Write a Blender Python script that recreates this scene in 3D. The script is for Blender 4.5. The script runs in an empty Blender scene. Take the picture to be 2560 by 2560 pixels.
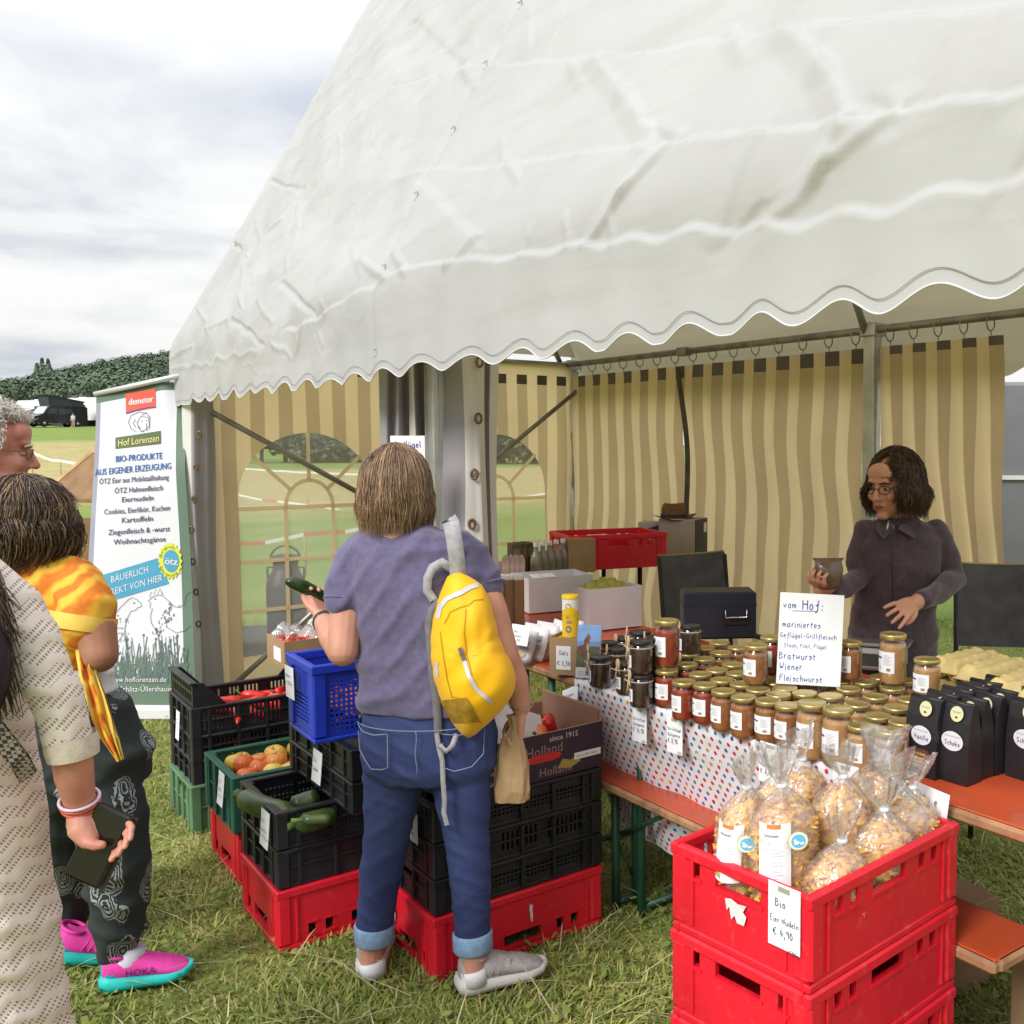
import bpy, bmesh, math, random
import numpy as np
from mathutils import Vector, Matrix
rnd = random.Random(7)
nr = np.random.default_rng(7)
PI = math.pi
SC = bpy.context.scene
COL = SC.collection

# ------------------------------------------------------------------ camera
H = 1.6
PITCH = math.atan(170 / 2466.0)
cd = bpy.data.cameras.new('camera')
cam = bpy.data.objects.new('camera', cd)
COL.objects.link(cam)
cam.location = (0, 0, H)
cam.rotation_euler = (PI / 2 - PITCH, 0, 0)
cd.sensor_width = 36
cd.lens = 36 * 2466 / 2560
cd.shift_x = -426 / 2560
cd.clip_start = 0.05
cd.clip_end = 3000
SC.camera = cam

# ------------------------------------------------------------------ world / sun / exposure
SUN_EL, SUN_AZ = math.radians(37), math.radians(215)      # light comes from behind the camera, a little to the left
w = bpy.data.worlds.new('World')
SC.world = w
w.use_nodes = True
nt = w.node_tree
nt.nodes.clear()
def wn(t, **k):
    n = nt.nodes.new(t)
    for a, b in k.items():
        setattr(n, a, b)
    return n
def wl(a, b):
    nt.links.new(a, b)
def wmath(op, a, b=None):
    n = wn('ShaderNodeMath', operation=op)
    for i, x in enumerate((a, b)):
        if x is None:
            continue
        if isinstance(x, (int, float)):
            n.inputs[i].default_value = x
        else:
            wl(x, n.inputs[i])
    return n.outputs[0]
tc = wn('ShaderNodeTexCoord')
sp = wn('ShaderNodeSeparateXYZ'); wl(tc.outputs['Generated'], sp.inputs[0])
zc = wmath('MAXIMUM', sp.outputs[2], 0.0)
den = wmath('ADD', zc, 0.16)
cb = wn('ShaderNodeCombineXYZ')
wl(wmath('DIVIDE', sp.outputs[0], den), cb.inputs[0]); wl(wmath('DIVIDE', sp.outputs[1], den), cb.inputs[1])
cb.inputs[2].default_value = 3.3
n1 = wn('ShaderNodeTexNoise'); n1.inputs['Scale'].default_value = 1.35; n1.inputs['Detail'].default_value = 7; n1.inputs['Roughness'].default_value = .52
n1.inputs['Distortion'].default_value = .25
wl(cb.outputs[0], n1.inputs['Vector'])
rp = wn('ShaderNodeValToRGB'); wl(n1.outputs[0], rp.inputs[0])
cr = rp.color_ramp
cr.elements[0].position = .33; cr.elements[0].color = (.50, .535, .60, 1)
cr.elements[1].position = .60; cr.elements[1].color = (.82, .82, .82, 1)
e_ = cr.elements.new(.43); e_.color = (.63, .65, .68, 1)
e_ = cr.elements.new(.50); e_.color = (.74, .745, .75, 1)
sk = wn('ShaderNodeTexSky', sky_type='NISHITA', sun_disc=False, sun_elevation=SUN_EL, sun_rotation=SUN_AZ)
sks = wn('ShaderNodeMixRGB', blend_type='MULTIPLY'); sks.inputs[0].default_value = 1
wl(sk.outputs[0], sks.inputs[1]); sks.inputs[2].default_value = (.1, .1, .1, 1)
mx = wn('ShaderNodeMixRGB'); mx.inputs[0].default_value = .97
wl(sks.outputs[0], mx.inputs[1]); wl(rp.outputs[0], mx.inputs[2])
bg = wn('ShaderNodeBackground')
wl(mx.outputs[0], bg.inputs[0])
wl(wmath('ADD', .95, wmath('MULTIPLY', wmath('POWER', zc, 1.5), 1.25)), bg.inputs[1])   # overcast sky: brighter towards the zenith
wo = wn('ShaderNodeOutputWorld'); wl(bg.outputs[0], wo.inputs[0])

sd = bpy.data.lights.new('sun', 'SUN'); sd.energy = 2.8; sd.angle = math.radians(22); sd.color = (1, .98, .95)
sun = bpy.data.objects.new('sun', sd); COL.objects.link(sun)
_d = Vector((math.sin(SUN_AZ) * math.cos(SUN_EL), math.cos(SUN_AZ) * math.cos(SUN_EL), math.sin(SUN_EL)))
sun.rotation_euler = _d.to_track_quat('Z', 'Y').to_euler()
sun.location = (0, -5, 12)
SC.view_settings.view_transform = 'Standard'
SC.view_settings.look = 'None'
SC.view_settings.exposure = 0.27
SC.view_settings.gamma = 1
SC.render.engine = 'CYCLES'
SC.cycles.use_denoising = True
SC.cycles.max_bounces = 9
SC.cycles.transparent_max_bounces = 20
SC.cycles.caustics_reflective = False
SC.cycles.caustics_refractive = False

# ------------------------------------------------------------------ measuring helpers (photo pixels -> places in the field)
_c, _s = math.cos(PITCH), math.sin(PITCH)
def ray(px, py):
    u = (px - 1706) / 2466; v = -(py - 1280) / 2466
    return np.array([u, _c + v * _s, -_s + v * _c])
O = np.array([0, 0, H])
def Pz(px, py, z):
    d = ray(px, py); return O + d * (z - H) / d[2]
def Py(px, py, Y):
    d = ray(px, py); return O + d * Y / d[1]
def Ppl(px, py, P0, nn):
    d = ray(px, py); return O + d * ((np.array(P0) - O) @ nn) / (d @ nn)
def proj(P):
    q = np.asarray(P, float) - O; dep = q[..., 1] * _c - q[..., 2] * _s; up = q[..., 1] * _s + q[..., 2] * _c
    return 1706 + 2466 * q[..., 0] / dep, 1280 - 2466 * up / dep
ANG = math.radians(-51)
EV = np.array([math.cos(ANG), math.sin(ANG), 0.0])         # along the tent front
NV = np.array([-math.sin(ANG), math.cos(ANG), 0.0])        # into the tent
CP = np.array([-1.011, 3.661, 0.0])                        # middle front post
def G(e, n, z=0.0):
    return tuple(CP + e * EV + n * NV + np.array([0, 0, z]))
def EN(P):
    d = np.array(P) - CP; return d @ EV, d @ NV
RZT = ANG            # local x along the front, local y into the tent
RZC = ANG + PI / 2   # local x into the tent, local y to the far left

# ------------------------------------------------------------------ materials
def lin(c):
    return tuple(((x / 255) / 12.92 if x <= 10 else ((x / 255 + .055) / 1.055) ** 2.4) for x in c)
MATS = {}
def mat(name, col, rough=.6, var=.12, sc=6, bump=0.0, bsc=120, metal=0.0, coat=0.0, spec=.35, col2=None, transl=None, alpha=None, sheen=0, noise2=None, dirt=None, crease=False):
    if name in MATS:
        return MATS[name]
    m = bpy.data.materials.new(name); m.use_nodes = True
    n = m.node_tree; nodes = n.nodes; L = n.links
    b = nodes['Principled BSDF']
    tc = nodes.new('ShaderNodeTexCoord')
    nz = nodes.new('ShaderNodeTexNoise'); nz.inputs['Scale'].default_value = sc; nz.inputs['Detail'].default_value = 5
    L.new(tc.outputs['Object'], nz.inputs['Vector'])
    mixn = nodes.new('ShaderNodeMixRGB')
    c2 = col2 if col2 else tuple(max(0, x * (1 - 2 * var)) for x in col)
    c1 = col if col2 else tuple(min(1, x * (1 + var)) for x in col)
    rr = nodes.new('ShaderNodeValToRGB'); rr.color_ramp.elements[0].position = .3; rr.color_ramp.elements[1].position = .7
    L.new(nz.outputs[0], rr.inputs[0])
    L.new(rr.outputs[0], mixn.inputs[0]); mixn.inputs[1].default_value = (*c1, 1); mixn.inputs[2].default_value = (*c2, 1)
    out = mixn.outputs[0]
    if dirt:       # (colour, scale, amount): stains and scuffs
        nd = nodes.new('ShaderNodeTexNoise'); nd.inputs['Scale'].default_value = dirt[1]; nd.inputs['Detail'].default_value = 8; nd.inputs['Roughness'].default_value = .7
        L.new(tc.outputs['Object'], nd.inputs['Vector'])
        rd = nodes.new('ShaderNodeValToRGB'); rd.color_ramp.elements[0].position = .55; rd.color_ramp.elements[1].position = .75
        L.new(nd.outputs[0], rd.inputs[0])
        mm = nodes.new('ShaderNodeMath'); mm.operation = 'MULTIPLY'; mm.inputs[1].default_value = dirt[2]; L.new(rd.outputs[0], mm.inputs[0])
        m2 = nodes.new('ShaderNodeMixRGB'); L.new(mm.outputs[0], m2.inputs[0]); L.new(out, m2.inputs[1]); m2.inputs[2].default_value = (*dirt[0], 1)
        out = m2.outputs[0]
    L.new(out, b.inputs['Base Color'])
    b.inputs['Roughness'].default_value = rough; b.inputs['Metallic'].default_value = metal
    b.inputs['Coat Weight'].default_value = coat; b.inputs['Specular IOR Level'].default_value = spec
    b.inputs['Sheen Weight'].default_value = sheen
    if bump:
        nb = nodes.new('ShaderNodeTexNoise'); nb.inputs['Scale'].default_value = bsc; nb.inputs['Detail'].default_value = 4
        L.new(tc.outputs['Object'], nb.inputs['Vector'])
        bp = nodes.new('ShaderNodeBump'); bp.inputs['Strength'].default_value = min(1, bump); bp.inputs['Distance'].default_value = .004 * max(1, bump)
        hgt = nb.outputs[0]
        if crease:     # net of thin packing creases, denser in the left bay, and rain streaks of dirt
            v = nodes.new('ShaderNodeTexVoronoi'); v.feature = 'DISTANCE_TO_EDGE'; v.inputs['Scale'].default_value = 2.6
            nd2 = nodes.new('ShaderNodeTexNoise'); nd2.inputs['Scale'].default_value = 2.2; L.new(tc.outputs['Object'], nd2.inputs['Vector'])
            mv = nodes.new('ShaderNodeMixRGB'); mv.inputs[0].default_value = .22; L.new(tc.outputs['Object'], mv.inputs[1]); L.new(nd2.outputs['Color'], mv.inputs[2]); L.new(mv.outputs[0], v.inputs['Vector'])
            rv = nodes.new('ShaderNodeMapRange'); rv.inputs[1].default_value = 0; rv.inputs[2].default_value = .035; rv.inputs[3].default_value = 1.0; rv.inputs[4].default_value = 0; L.new(v.outputs[0], rv.inputs[0])
            sx = nodes.new('ShaderNodeSeparateXYZ'); L.new(tc.outputs['Object'], sx.inputs[0])
            mk = nodes.new('ShaderNodeMapRange'); mk.inputs[1].default_value = .6; mk.inputs[2].default_value = -.6; mk.inputs[3].default_value = .12; mk.inputs[4].default_value = .9; L.new(sx.outputs[0], mk.inputs[0])
            mm2 = nodes.new('ShaderNodeMath'); mm2.operation = 'MULTIPLY'; L.new(rv.outputs[0], mm2.inputs[0]); L.new(mk.outputs[0], mm2.inputs[1])
            ad = nodes.new('ShaderNodeMath'); ad.operation = 'ADD'; L.new(mm2.outputs[0], ad.inputs[0]); L.new(nb.outputs[0], ad.inputs[1]); hgt = ad.outputs[0]
            ms_ = nodes.new('ShaderNodeMapping'); ms_.inputs['Scale'].default_value = (.7, 5, 5); L.new(tc.outputs['Object'], ms_.inputs[0])
            ns_ = nodes.new('ShaderNodeTexNoise'); ns_.inputs['Scale'].default_value = 2.2; ns_.inputs['Detail'].default_value = 9; ns_.inputs['Roughness'].default_value = .68; L.new(ms_.outputs[0], ns_.inputs['Vector'])
            rs_ = nodes.new('ShaderNodeMapRange'); rs_.inputs[1].default_value = .5; rs_.inputs[2].default_value = .8; rs_.inputs[3].default_value = 0; rs_.inputs[4].default_value = .45; L.new(ns_.outputs[0], rs_.inputs[0])
            mc = nodes.new('ShaderNodeMixRGB'); L.new(rs_.outputs[0], mc.inputs[0]); L.new(out, mc.inputs[1]); mc.inputs[2].default_value = (.42, .41, .38, 1); out = mc.outputs[0]; L.new(out, b.inputs['Base Color'])
        L.new(hgt, bp.inputs['Height']); L.new(bp.outputs[0], b.inputs['Normal'])
    o = nodes['Material Output']
    if transl:     # (colour, share): light passes through the cloth
        t = nodes.new('ShaderNodeBsdfTranslucent'); t.inputs[0].default_value = (*transl[0], 1)
        tm = nodes.new('ShaderNodeMixRGB'); tm.blend_type = 'MULTIPLY'; tm.inputs[0].default_value = 1
        L.new(out, tm.inputs[1]); tm.inputs[2].default_value = (*transl[0], 1); L.new(tm.outputs[0], t.inputs[0])
        ms = nodes.new('ShaderNodeMixShader'); ms.inputs[0].default_value = transl[1]
        L.new(b.outputs[0], ms.inputs[1]); L.new(t.outputs[0], ms.inputs[2]); L.new(ms.outputs[0], o.inputs[0])
        if bump:
            L.new(bp.outputs[0], t.inputs['Normal'])
    if alpha is not None:
        tr = nodes.new('ShaderNodeBsdfTransparent'); ms = nodes.new('ShaderNodeMixShader'); ms.inputs[0].default_value = alpha
        L.new(tr.outputs[0], ms.inputs[1]); L.new(b.outputs[0], ms.inputs[2]); L.new(ms.outputs[0], o.inputs[0])
    MATS[name] = m
    return m
def film(name, tint=(1, 1, 1), gloss=.1, rough=.15, milk=.06, wr=40):
    """clear plastic: mostly see-through, a little milky, with a crinkled gloss"""
    if name in MATS:
        return MATS[name]
    m = bpy.data.materials.new(name); m.use_nodes = True
    n = m.node_tree; n.nodes.clear(); L = n.links
    tr = n.nodes.new('ShaderNodeBsdfTransparent'); tr.inputs[0].default_value = (*tint, 1)
    gl = n.nodes.new('ShaderNodeBsdfGlossy'); gl.inputs['Roughness'].default_value = rough
    df = n.nodes.new('ShaderNodeBsdfDiffuse'); df.inputs[0].default_value = (.9, .9, .92, 1)
    fr = n.nodes.new('ShaderNodeLayerWeight'); fr.inputs[0].default_value = .25
    tc = n.nodes.new('ShaderNodeTexCoord'); nz = n.nodes.new('ShaderNodeTexNoise'); nz.inputs['Scale'].default_value = wr; nz.inputs['Detail'].default_value = 3
    L.new(tc.outputs['Object'], nz.inputs['Vector'])
    bp = n.nodes.new('ShaderNodeBump'); bp.inputs['Strength'].default_value = .9; bp.inputs['Distance'].default_value = .01
    L.new(nz.outputs[0], bp.inputs['Height']); L.new(bp.outputs[0], gl.inputs['Normal']); L.new(bp.outputs[0], fr.inputs['Normal'])
    a1 = n.nodes.new('ShaderNodeMath'); a1.operation = 'MULTIPLY_ADD'; a1.inputs[1].default_value = .55; a1.inputs[2].default_value = gloss
    L.new(fr.outputs['Facing'], a1.inputs[0])
    m0 = n.nodes.new('ShaderNodeMixShader'); m0.inputs[0].default_value = milk
    L.new(tr.outputs[0], m0.inputs[1]); L.new(df.outputs[0], m0.inputs[2])
    m1 = n.nodes.new('ShaderNodeMixShader'); L.new(a1.outputs[0], m1.inputs[0]); L.new(m0.outputs[0], m1.inputs[1]); L.new(gl.outputs[0], m1.inputs[2])
    o = n.nodes.new('ShaderNodeOutputMaterial'); L.new(m1.outputs[0], o.inputs[0])
    MATS[name] = m
    return m

# ------------------------------------------------------------------ mesh builder
class MB:
    def __init__(s):
        s.v = []; s.f = []; s.m = []; s.sm = []; s.X = None
    def add(s, vs, fs, m=0, smooth=False):
        off = len(s.v)
        if s.X is not None:
            vs = [tuple(s.X @ Vector(p)) for p in vs]
        s.v.extend([tuple(p) for p in vs]); s.f.extend([tuple(i + off for i in f) for f in fs])
        s.m.extend([m] * len(fs)); s.sm.extend([smooth] * len(fs))
        return s
    def box(s, c, d, m=0, rz=0.0, b=0.0, taper=1.0):
        x, y, z = d[0] / 2, d[1] / 2, d[2] / 2
        cr, sr = math.cos(rz), math.sin(rz)
        def T(p):
            return (c[0] + p[0] * cr - p[1] * sr, c[1] + p[0] * sr + p[1] * cr, c[2] + p[2])
        if b <= 0:
            vs = [(sx * x * (taper if sz < 0 else 1), sy * y * (taper if sz < 0 else 1), sz * z) for sz in (-1, 1) for sx, sy in ((-1, -1), (1, -1), (1, 1), (-1, 1))]
            fs = [(0, 3, 2, 1), (4, 5, 6, 7), (0, 1, 5, 4), (1, 2, 6, 5), (2, 3, 7, 6), (3, 0, 4, 7)]
        else:
            b = min(b, x * .9, y * .9, z * .9)
            vs = []
            for zz, ins in ((-z, b), (-z + b, 0), (z - b, 0), (z, b)):
                t = taper if zz < 0 else 1
                X, Y = (x - ins) * t, (y - ins) * t
                bb = b * .7
                vs += [(-X + bb, -Y, zz), (X - bb, -Y, zz), (X, -Y + bb, zz), (X, Y - bb, zz), (X - bb, Y, zz), (-X + bb, Y, zz), (-X, Y - bb, zz), (-X, -Y + bb, zz)]
            fs = [tuple(range(7, -1, -1)), tuple(range(24, 32))]
            for k in range(3):
                for i in range(8):
                    j = (i + 1) % 8
                    fs.append((k * 8 + i, k * 8 + j, k * 8 + 8 + j, k * 8 + 8 + i))
        return s.add([T(p) for p in vs], fs, m)
    def lathe(s, c, prof, n=20, m=0, smooth=True, sx=1, sy=1, cap=True, mats=None):
        vs = []; fs = []; mm = []
        for r, z in prof:
            for i in range(n):
                a = 2 * PI * i / n
                vs.append((c[0] + r * sx * math.cos(a), c[1] + r * sy * math.sin(a), c[2] + z))
        k = len(prof)
        for j in range(k - 1):
            for i in range(n):
                i2 = (i + 1) % n
                fs.append((j * n + i, j * n + i2, (j + 1) * n + i2, (j + 1) * n + i)); mm.append(mats[j] if mats else m)
        s.add(vs, fs, m, smooth)
        if mats:
            s.m[-len(fs):] = mm
        if cap:
            s.add(vs[:n], [tuple(range(n - 1, -1, -1))], mats[0] if mats else m)
            s.add(vs[-n:], [tuple(range(n))], mats[-1] if mats else m)
        return s
    def tube(s, pts, r, n=8, m=0, smooth=True, cap=True, flat=1.0, up=None):
        pts = [np.array(p, float) for p in pts]
        k = len(pts)
        rs = [r] * k if isinstance(r, (int, float)) else list(r)
        vs = []
        tprev = None; u = None
        for i in range(k):
            t = pts[min(i + 1, k - 1)] - pts[max(i - 1, 0)]
            t = t / (np.linalg.norm(t) + 1e-9)
            if u is None:
                a = np.array(up, float) if up is not None else (np.array([0, 0, 1.0]) if abs(t[2]) < .9 else np.array([1.0, 0, 0]))
                u = a - t * (a @ t)
            else:
                u = u - t * (u @ t)
            u = u / (np.linalg.norm(u) + 1e-9)
            w = np.cross(t, u)
            for j in range(n):
                a = 2 * PI * j / n
                vs.append(pts[i] + rs[i] * (math.cos(a) * w + math.sin(a) * u * flat))
        fs = [(i * n + j, i * n + (j + 1) % n, (i + 1) * n + (j + 1) % n, (i + 1) * n + j) for i in range(k - 1) for j in range(n)]
        if cap:
            fs += [tuple(range(n - 1, -1, -1)), tuple((k - 1) * n + j for j in range(n))]
        return s.add(vs, fs, m, smooth)
    def limb(s, pts, rs, n=12, m=0):
        """round-ended tapering limb"""
        pts = [np.array(p, float) for p in pts]
        d0 = pts[0] - pts[1]; d0 = d0 / np.linalg.norm(d0); d1 = pts[-1] - pts[-2]; d1 = d1 / np.linalg.norm(d1)
        P = []; R_ = []
        for a in (.97, .75, .4):
            P.append(pts[0] + d0 * rs[0] * a * .95); R_.append(rs[0] * math.sqrt(1 - a * a))
        P += pts; R_ += list(rs)
        for a in (.4, .75, .97):
            P.append(pts[-1] + d1 * rs[-1] * a * .95); R_.append(rs[-1] * math.sqrt(1 - a * a))
        return s.tube(P, R_, n, m)
    def ell(s, c, r, m=0, n=16, k=10, smooth=True, rot=None):
        vs = []
        for j in range(1, k):
            ph = PI * j / k
            for i in range(n):
                a = 2 * PI * i / n
                vs.append(Vector((r[0] * math.sin(ph) * math.cos(a), r[1] * math.sin(ph) * math.sin(a), r[2] * math.cos(ph))))
        vs += [Vector((0, 0, r[2])), Vector((0, 0, -r[2]))]
        if rot is not None:
            vs = [rot @ p for p in vs]
        vs = [(p[0] + c[0], p[1] + c[1], p[2] + c[2]) for p in vs]
        fs = [(j * n + i, (j + 1) * n + i, (j + 1) * n + (i + 1) % n, j * n + (i + 1) % n) for j in range(k - 2) for i in range(n)]
        a, b = (k - 1) * n, (k - 1) * n + 1
        fs += [(a, i, (i + 1) % n) for i in range(n)] + [(b, (k - 2) * n + (i + 1) % n, (k - 2) * n + i) for i in range(n)]
        return s.add(vs, fs, m, smooth)
    def loft(s, rings, m=0, smooth=True, cap=True, closed=True):
        n = len(rings[0]); vs = [p for r in rings for p in r]
        q = n if closed else n - 1
        fs = [(i * n + j, i * n + (j + 1) % n, (i + 1) * n + (j + 1) % n, (i + 1) * n + j) for i in range(len(rings) - 1) for j in range(q)]
        if cap:
            fs += [tuple(range(n - 1, -1, -1)), tuple((len(rings) - 1) * n + j for j in range(n))]
        return s.add(vs, fs, m, smooth)
    def body(s, rows, n=20, m=0, sq=2.3):
        """rows of (cx, cy, cz, rx, ry[, yaw]) level super-ellipse sections"""
        rings = []
        for r in rows:
            cx, cy, cz, rx, ry = r[:5]; yaw = r[5] if len(r) > 5 else 0
            ring = []
            for i in range(n):
                a = 2 * PI * i / n
                ca, sa = math.cos(a), math.sin(a)
                x = rx * math.copysign(abs(ca) ** (2 / sq), ca); y = ry * math.copysign(abs(sa) ** (2 / sq), sa)
                ring.append((cx + x * math.cos(yaw) - y * math.sin(yaw), cy + x * math.sin(yaw) + y * math.cos(yaw), cz))
            rings.append(ring)
        return s.loft(rings, m)
    def quad(s, a, b, c, d, m=0):
        return s.add([a, b, c, d], [(0, 1, 2, 3)], m)
    def grid(s, nu, nv, fn, m=0, smooth=True, skip=None):
        vs = [fn(i / nu, j / nv) for j in range(nv + 1) for i in range(nu + 1)]
        fs = [];  mm = []
        for j in range(nv):
            for i in range(nu):
                if skip and skip(i, j):
                    continue
                a = j * (nu + 1) + i
                fs.append((a, a + 1, a + nu + 2, a + nu + 1)); mm.append(m(i, j) if callable(m) else m)
        s.add(vs, fs, 0, smooth)
        if fs:
            s.m[-len(fs):] = mm
        return s
    def write(s, txt, size, o, xd, yd, m=0, align='C', hand=False, wd=.09, slant=0.0, fit=None):
        """letters as thin shapes in the plane o + x*xd + y*yd"""
        o, xd, yd = (np.array(t, float) for t in (o, xd, yd))
        xd = xd / np.linalg.norm(xd); yd = yd / np.linalg.norm(yd)
        V, F = hand_text(txt, wd) if hand else text_shape(txt)
        if not F:
            return s
        V = np.array(V) * size
        if hand: V[:, 0] *= .84
        wdt = V[:, 0].max()
        if fit and wdt > fit:
            V[:, 0] *= fit / wdt; wdt = fit
        if align == 'C':
            V[:, 0] -= wdt / 2
        elif align == 'R':
            V[:, 0] -= wdt
        V[:, 0] += V[:, 1] * slant
        return s.add([o + p[0] * xd + p[1] * yd for p in V], F, m)
    def build(s, name, mats, parent=None, loc=None, rz=None):
        me = bpy.data.meshes.new(name)
        v = np.array(s.v, np.float64)
        me.from_pydata([tuple(p) for p in s.v], [], s.f)
        if not isinstance(mats, (list, tuple)):
            mats = [mats]
        for q in mats:
            me.materials.append(q)
        me.polygons.foreach_set('material_index', [min(i, len(mats) - 1) for i in s.m])
        me.polygons.foreach_set('use_smooth', s.sm)
        me.update()
        o = bpy.data.objects.new(name, me); COL.objects.link(o)
        if parent is not None:
            o.parent = parent
        if loc is not None:
            o.location = loc
        if rz is not None:
            o.rotation_euler = (0, 0, rz)
        return o
_tc = {}
def text_shape(t):
    if t in _tc:
        return _tc[t]
    c = bpy.data.curves.new('t', 'FONT'); c.body = t; c.resolution_u = 2
    o = bpy.data.objects.new('t', c); COL.objects.link(o)
    dg = bpy.context.evaluated_depsgraph_get()
    me = bpy.data.meshes.new_from_object(o.evaluated_get(dg))
    V = [(p.co.x, p.co.y) for p in me.vertices]; F = [tuple(p.vertices) for p in me.polygons]
    bpy.data.objects.remove(o); bpy.data.curves.remove(c); bpy.data.meshes.remove(me)
    _tc[t] = (V, F)
    return V, F
# pen strokes for handwriting: digits are x,y on a 10x10 grid (baseline y=2, x-height y=6, ascender 9)
ST = {'a': '46 26 14 13 22 32 44|46 43 52', 'b': '19 12|14 26 45 43 32 12', 'c': '45 26 14 13 22 42', 'd': '44 26 14 13 22 32 44|49 42', 'e': '14 44 36 26 14 13 22 42', 'f': '49 38 31 10|15 46', 'g': '46 26 14 13 22 32 44|46 41 30 10', 'h': '19 12|14 26 36 44 42', 'i': '16 12 22|17 18', 'j': '26 21 10', 'k': '19 12|46 14 42', 'l': '19 13 22', 'm': '16 12|14 26 34 32|34 46 54 52', 'n': '16 12|14 26 36 44 42', 'o': '26 14 13 22 32 44 36 26', 'p': '16 10|15 26 45 43 32 13', 'r': '16 12|14 26 36', 's': '45 26 15 44 43 22 12', 't': '28 23 32|16 46', 'u': '16 13 22 32 44|46 42', 'v': '16 22 46', 'w': '16 12 35 42 56', 'x': '16 42|46 12', 'y': '16 13 32|46 20 10', 'z': '16 46 12 42',
      'ü': '16 13 22 32 44|46 42|18 17|38 37', 'ö': '26 14 13 22 32 44 36 26|18 17|38 37', 'ä': '46 26 14 13 22 32 44|46 42|18 17|38 37',
      'A': '12 39 52|25 45', 'B': '19 12|19 48 46 16|45 54 43 12', 'C': '58 39 16 14 32 53', 'D': '19 12 43 56 38 19', 'E': '49 19 12 42|16 36', 'F': '59 19 12|16 46', 'G': '58 39 16 14 32 53 55 35', 'H': '19 12|59 52|16 56', 'K': '19 12|59 15 52', 'M': '12 19 35 59 52', 'N': '12 19 52 59', 'S': '58 39 17 26 45 43 22 12', 'V': '19 32 59', 'W': '19 22 36 42 69', 'Z': '19 59 12 52', 'Q': '39 16 14 32 53 56 39',
      '0': '29 16 14 22 43 46 29', '1': '17 39 32', '2': '17 29 48 46 12 52', '3': '18 39 47 26 45 33 12', '4': '39 14 54|47 42', '5': '49 19 16 36 44 32 12', '6': '39 15 13 32 44 35 15', '7': '19 49 22', '8': '29 18 45 43 22 13 25 48 29', '9': '46 26 18 39 48 42', ',': '23 10', '.': '22 23', ':': '22 23|25 26', '-': '15 45', '/': '11 49', '€': '58 39 16 14 32 53|06 36|05 35', '_': '00 60'}
_hr = random.Random(3)
def hand_text(t, wd=.09):
    V = []; F = []; x = 0
    for ch in t:
        g = ST.get(ch)
        if g is None:
            x += .35; continue
        jx, jy = _hr.uniform(-.02, .02), _hr.uniform(-.03, .03); wmax = 0
        for st in g.split('|'):
            p = [np.array((int(q[0]) / 10 + jx + x + _hr.uniform(-.012, .012), (int(q[1]) - 2) / 10 + jy)) for q in st.split()]
            wmax = max(wmax, max(int(q[0]) for q in st.split()) / 10)
            if len(p) > 2:      # round the corners once
                q = [p[0]]
                for a, b in zip(p[:-1], p[1:]):
                    q += [a * .75 + b * .25, a * .25 + b * .75]
                p = q + [p[-1]]
            k = len(p); off = len(V)
            for i in range(k):
                d = p[min(i + 1, k - 1)] - p[max(i - 1, 0)]; d = d / (np.linalg.norm(d) + 1e-6)
                nn = np.array((-d[1], d[0])) * wd / 2
                V += [tuple(p[i] + nn), tuple(p[i] - nn)]
            F += [(off + 2 * i, off + 2 * i + 1, off + 2 * i + 3, off + 2 * i + 2) for i in range(k - 1)]
        x += wmax + .11
    return V, F
def tag(o, label, cat, group=None):
    o['label'] = label; o['category'] = cat
    if group:
        o['group'] = group
    return o
def thing(name, label, cat, loc=(0, 0, 0), rz=0.0, group=None):
    o = bpy.data.objects.new(name, None); COL.objects.link(o)
    o.location = loc; o.rotation_euler = (0, 0, rz); o.empty_display_size = .1
    return tag(o, label, cat, group)
def dup(root, loc, rz=None, label=None, group=None):
    r = root.copy(); COL.objects.link(r); r.location = loc
    if rz is not None:
        r.rotation_euler = (0, 0, rz)
    if label:
        r['label'] = label
    if group:
        r['group'] = group
    for ch in list(root.children):
        c = ch.copy(); COL.objects.link(c); c.parent = r
        for g in list(ch.children):
            d = g.copy(); COL.objects.link(d); d.parent = c
    return r
def structure(o):
    o['kind'] = 'structure'; return o
def remesh(mb, name, m, parent, vox=.006, smooth=4, fold=None, thin=0.0):
    """melt the added solids into one continuous skin"""
    me = bpy.data.meshes.new('tmp'); me.from_pydata([tuple(p) for p in mb.v], [], mb.f); me.update()
    o = bpy.data.objects.new('tmp', me); COL.objects.link(o)
    r = o.modifiers.new('r', 'REMESH'); r.mode = 'VOXEL'; r.voxel_size = vox
    s = o.modifiers.new('s', 'SMOOTH'); s.factor = .5; s.iterations = smooth
    dg = bpy.context.evaluated_depsgraph_get(); dg.update()
    new = bpy.data.meshes.new_from_object(o.evaluated_get(dg))
    bpy.data.objects.remove(o); bpy.data.meshes.remove(me)
    new.name = name
    nv = len(new.vertices)
    if fold is not None or thin:
        co = np.empty(nv * 3); new.vertices.foreach_get('co', co); co = co.reshape(-1, 3)
        no = np.empty(nv * 3); new.vertices.foreach_get('normal', no); no = no.reshape(-1, 3)
        d = np.zeros(nv) + thin
        if fold is not None:
            d = d + fold(co, no)
        new.vertices.foreach_set('co', (co + no * d[:, None]).ravel())
    new.materials.clear()
    for q in (m if isinstance(m, (list, tuple)) else [m]):
        new.materials.append(q)
    new.polygons.foreach_set('use_smooth', [True] * len(new.polygons)); new.update()
    ob = bpy.data.objects.new(name, new); COL.objects.link(ob)
    if parent is not None:
        ob.parent = parent
    return ob
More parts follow.
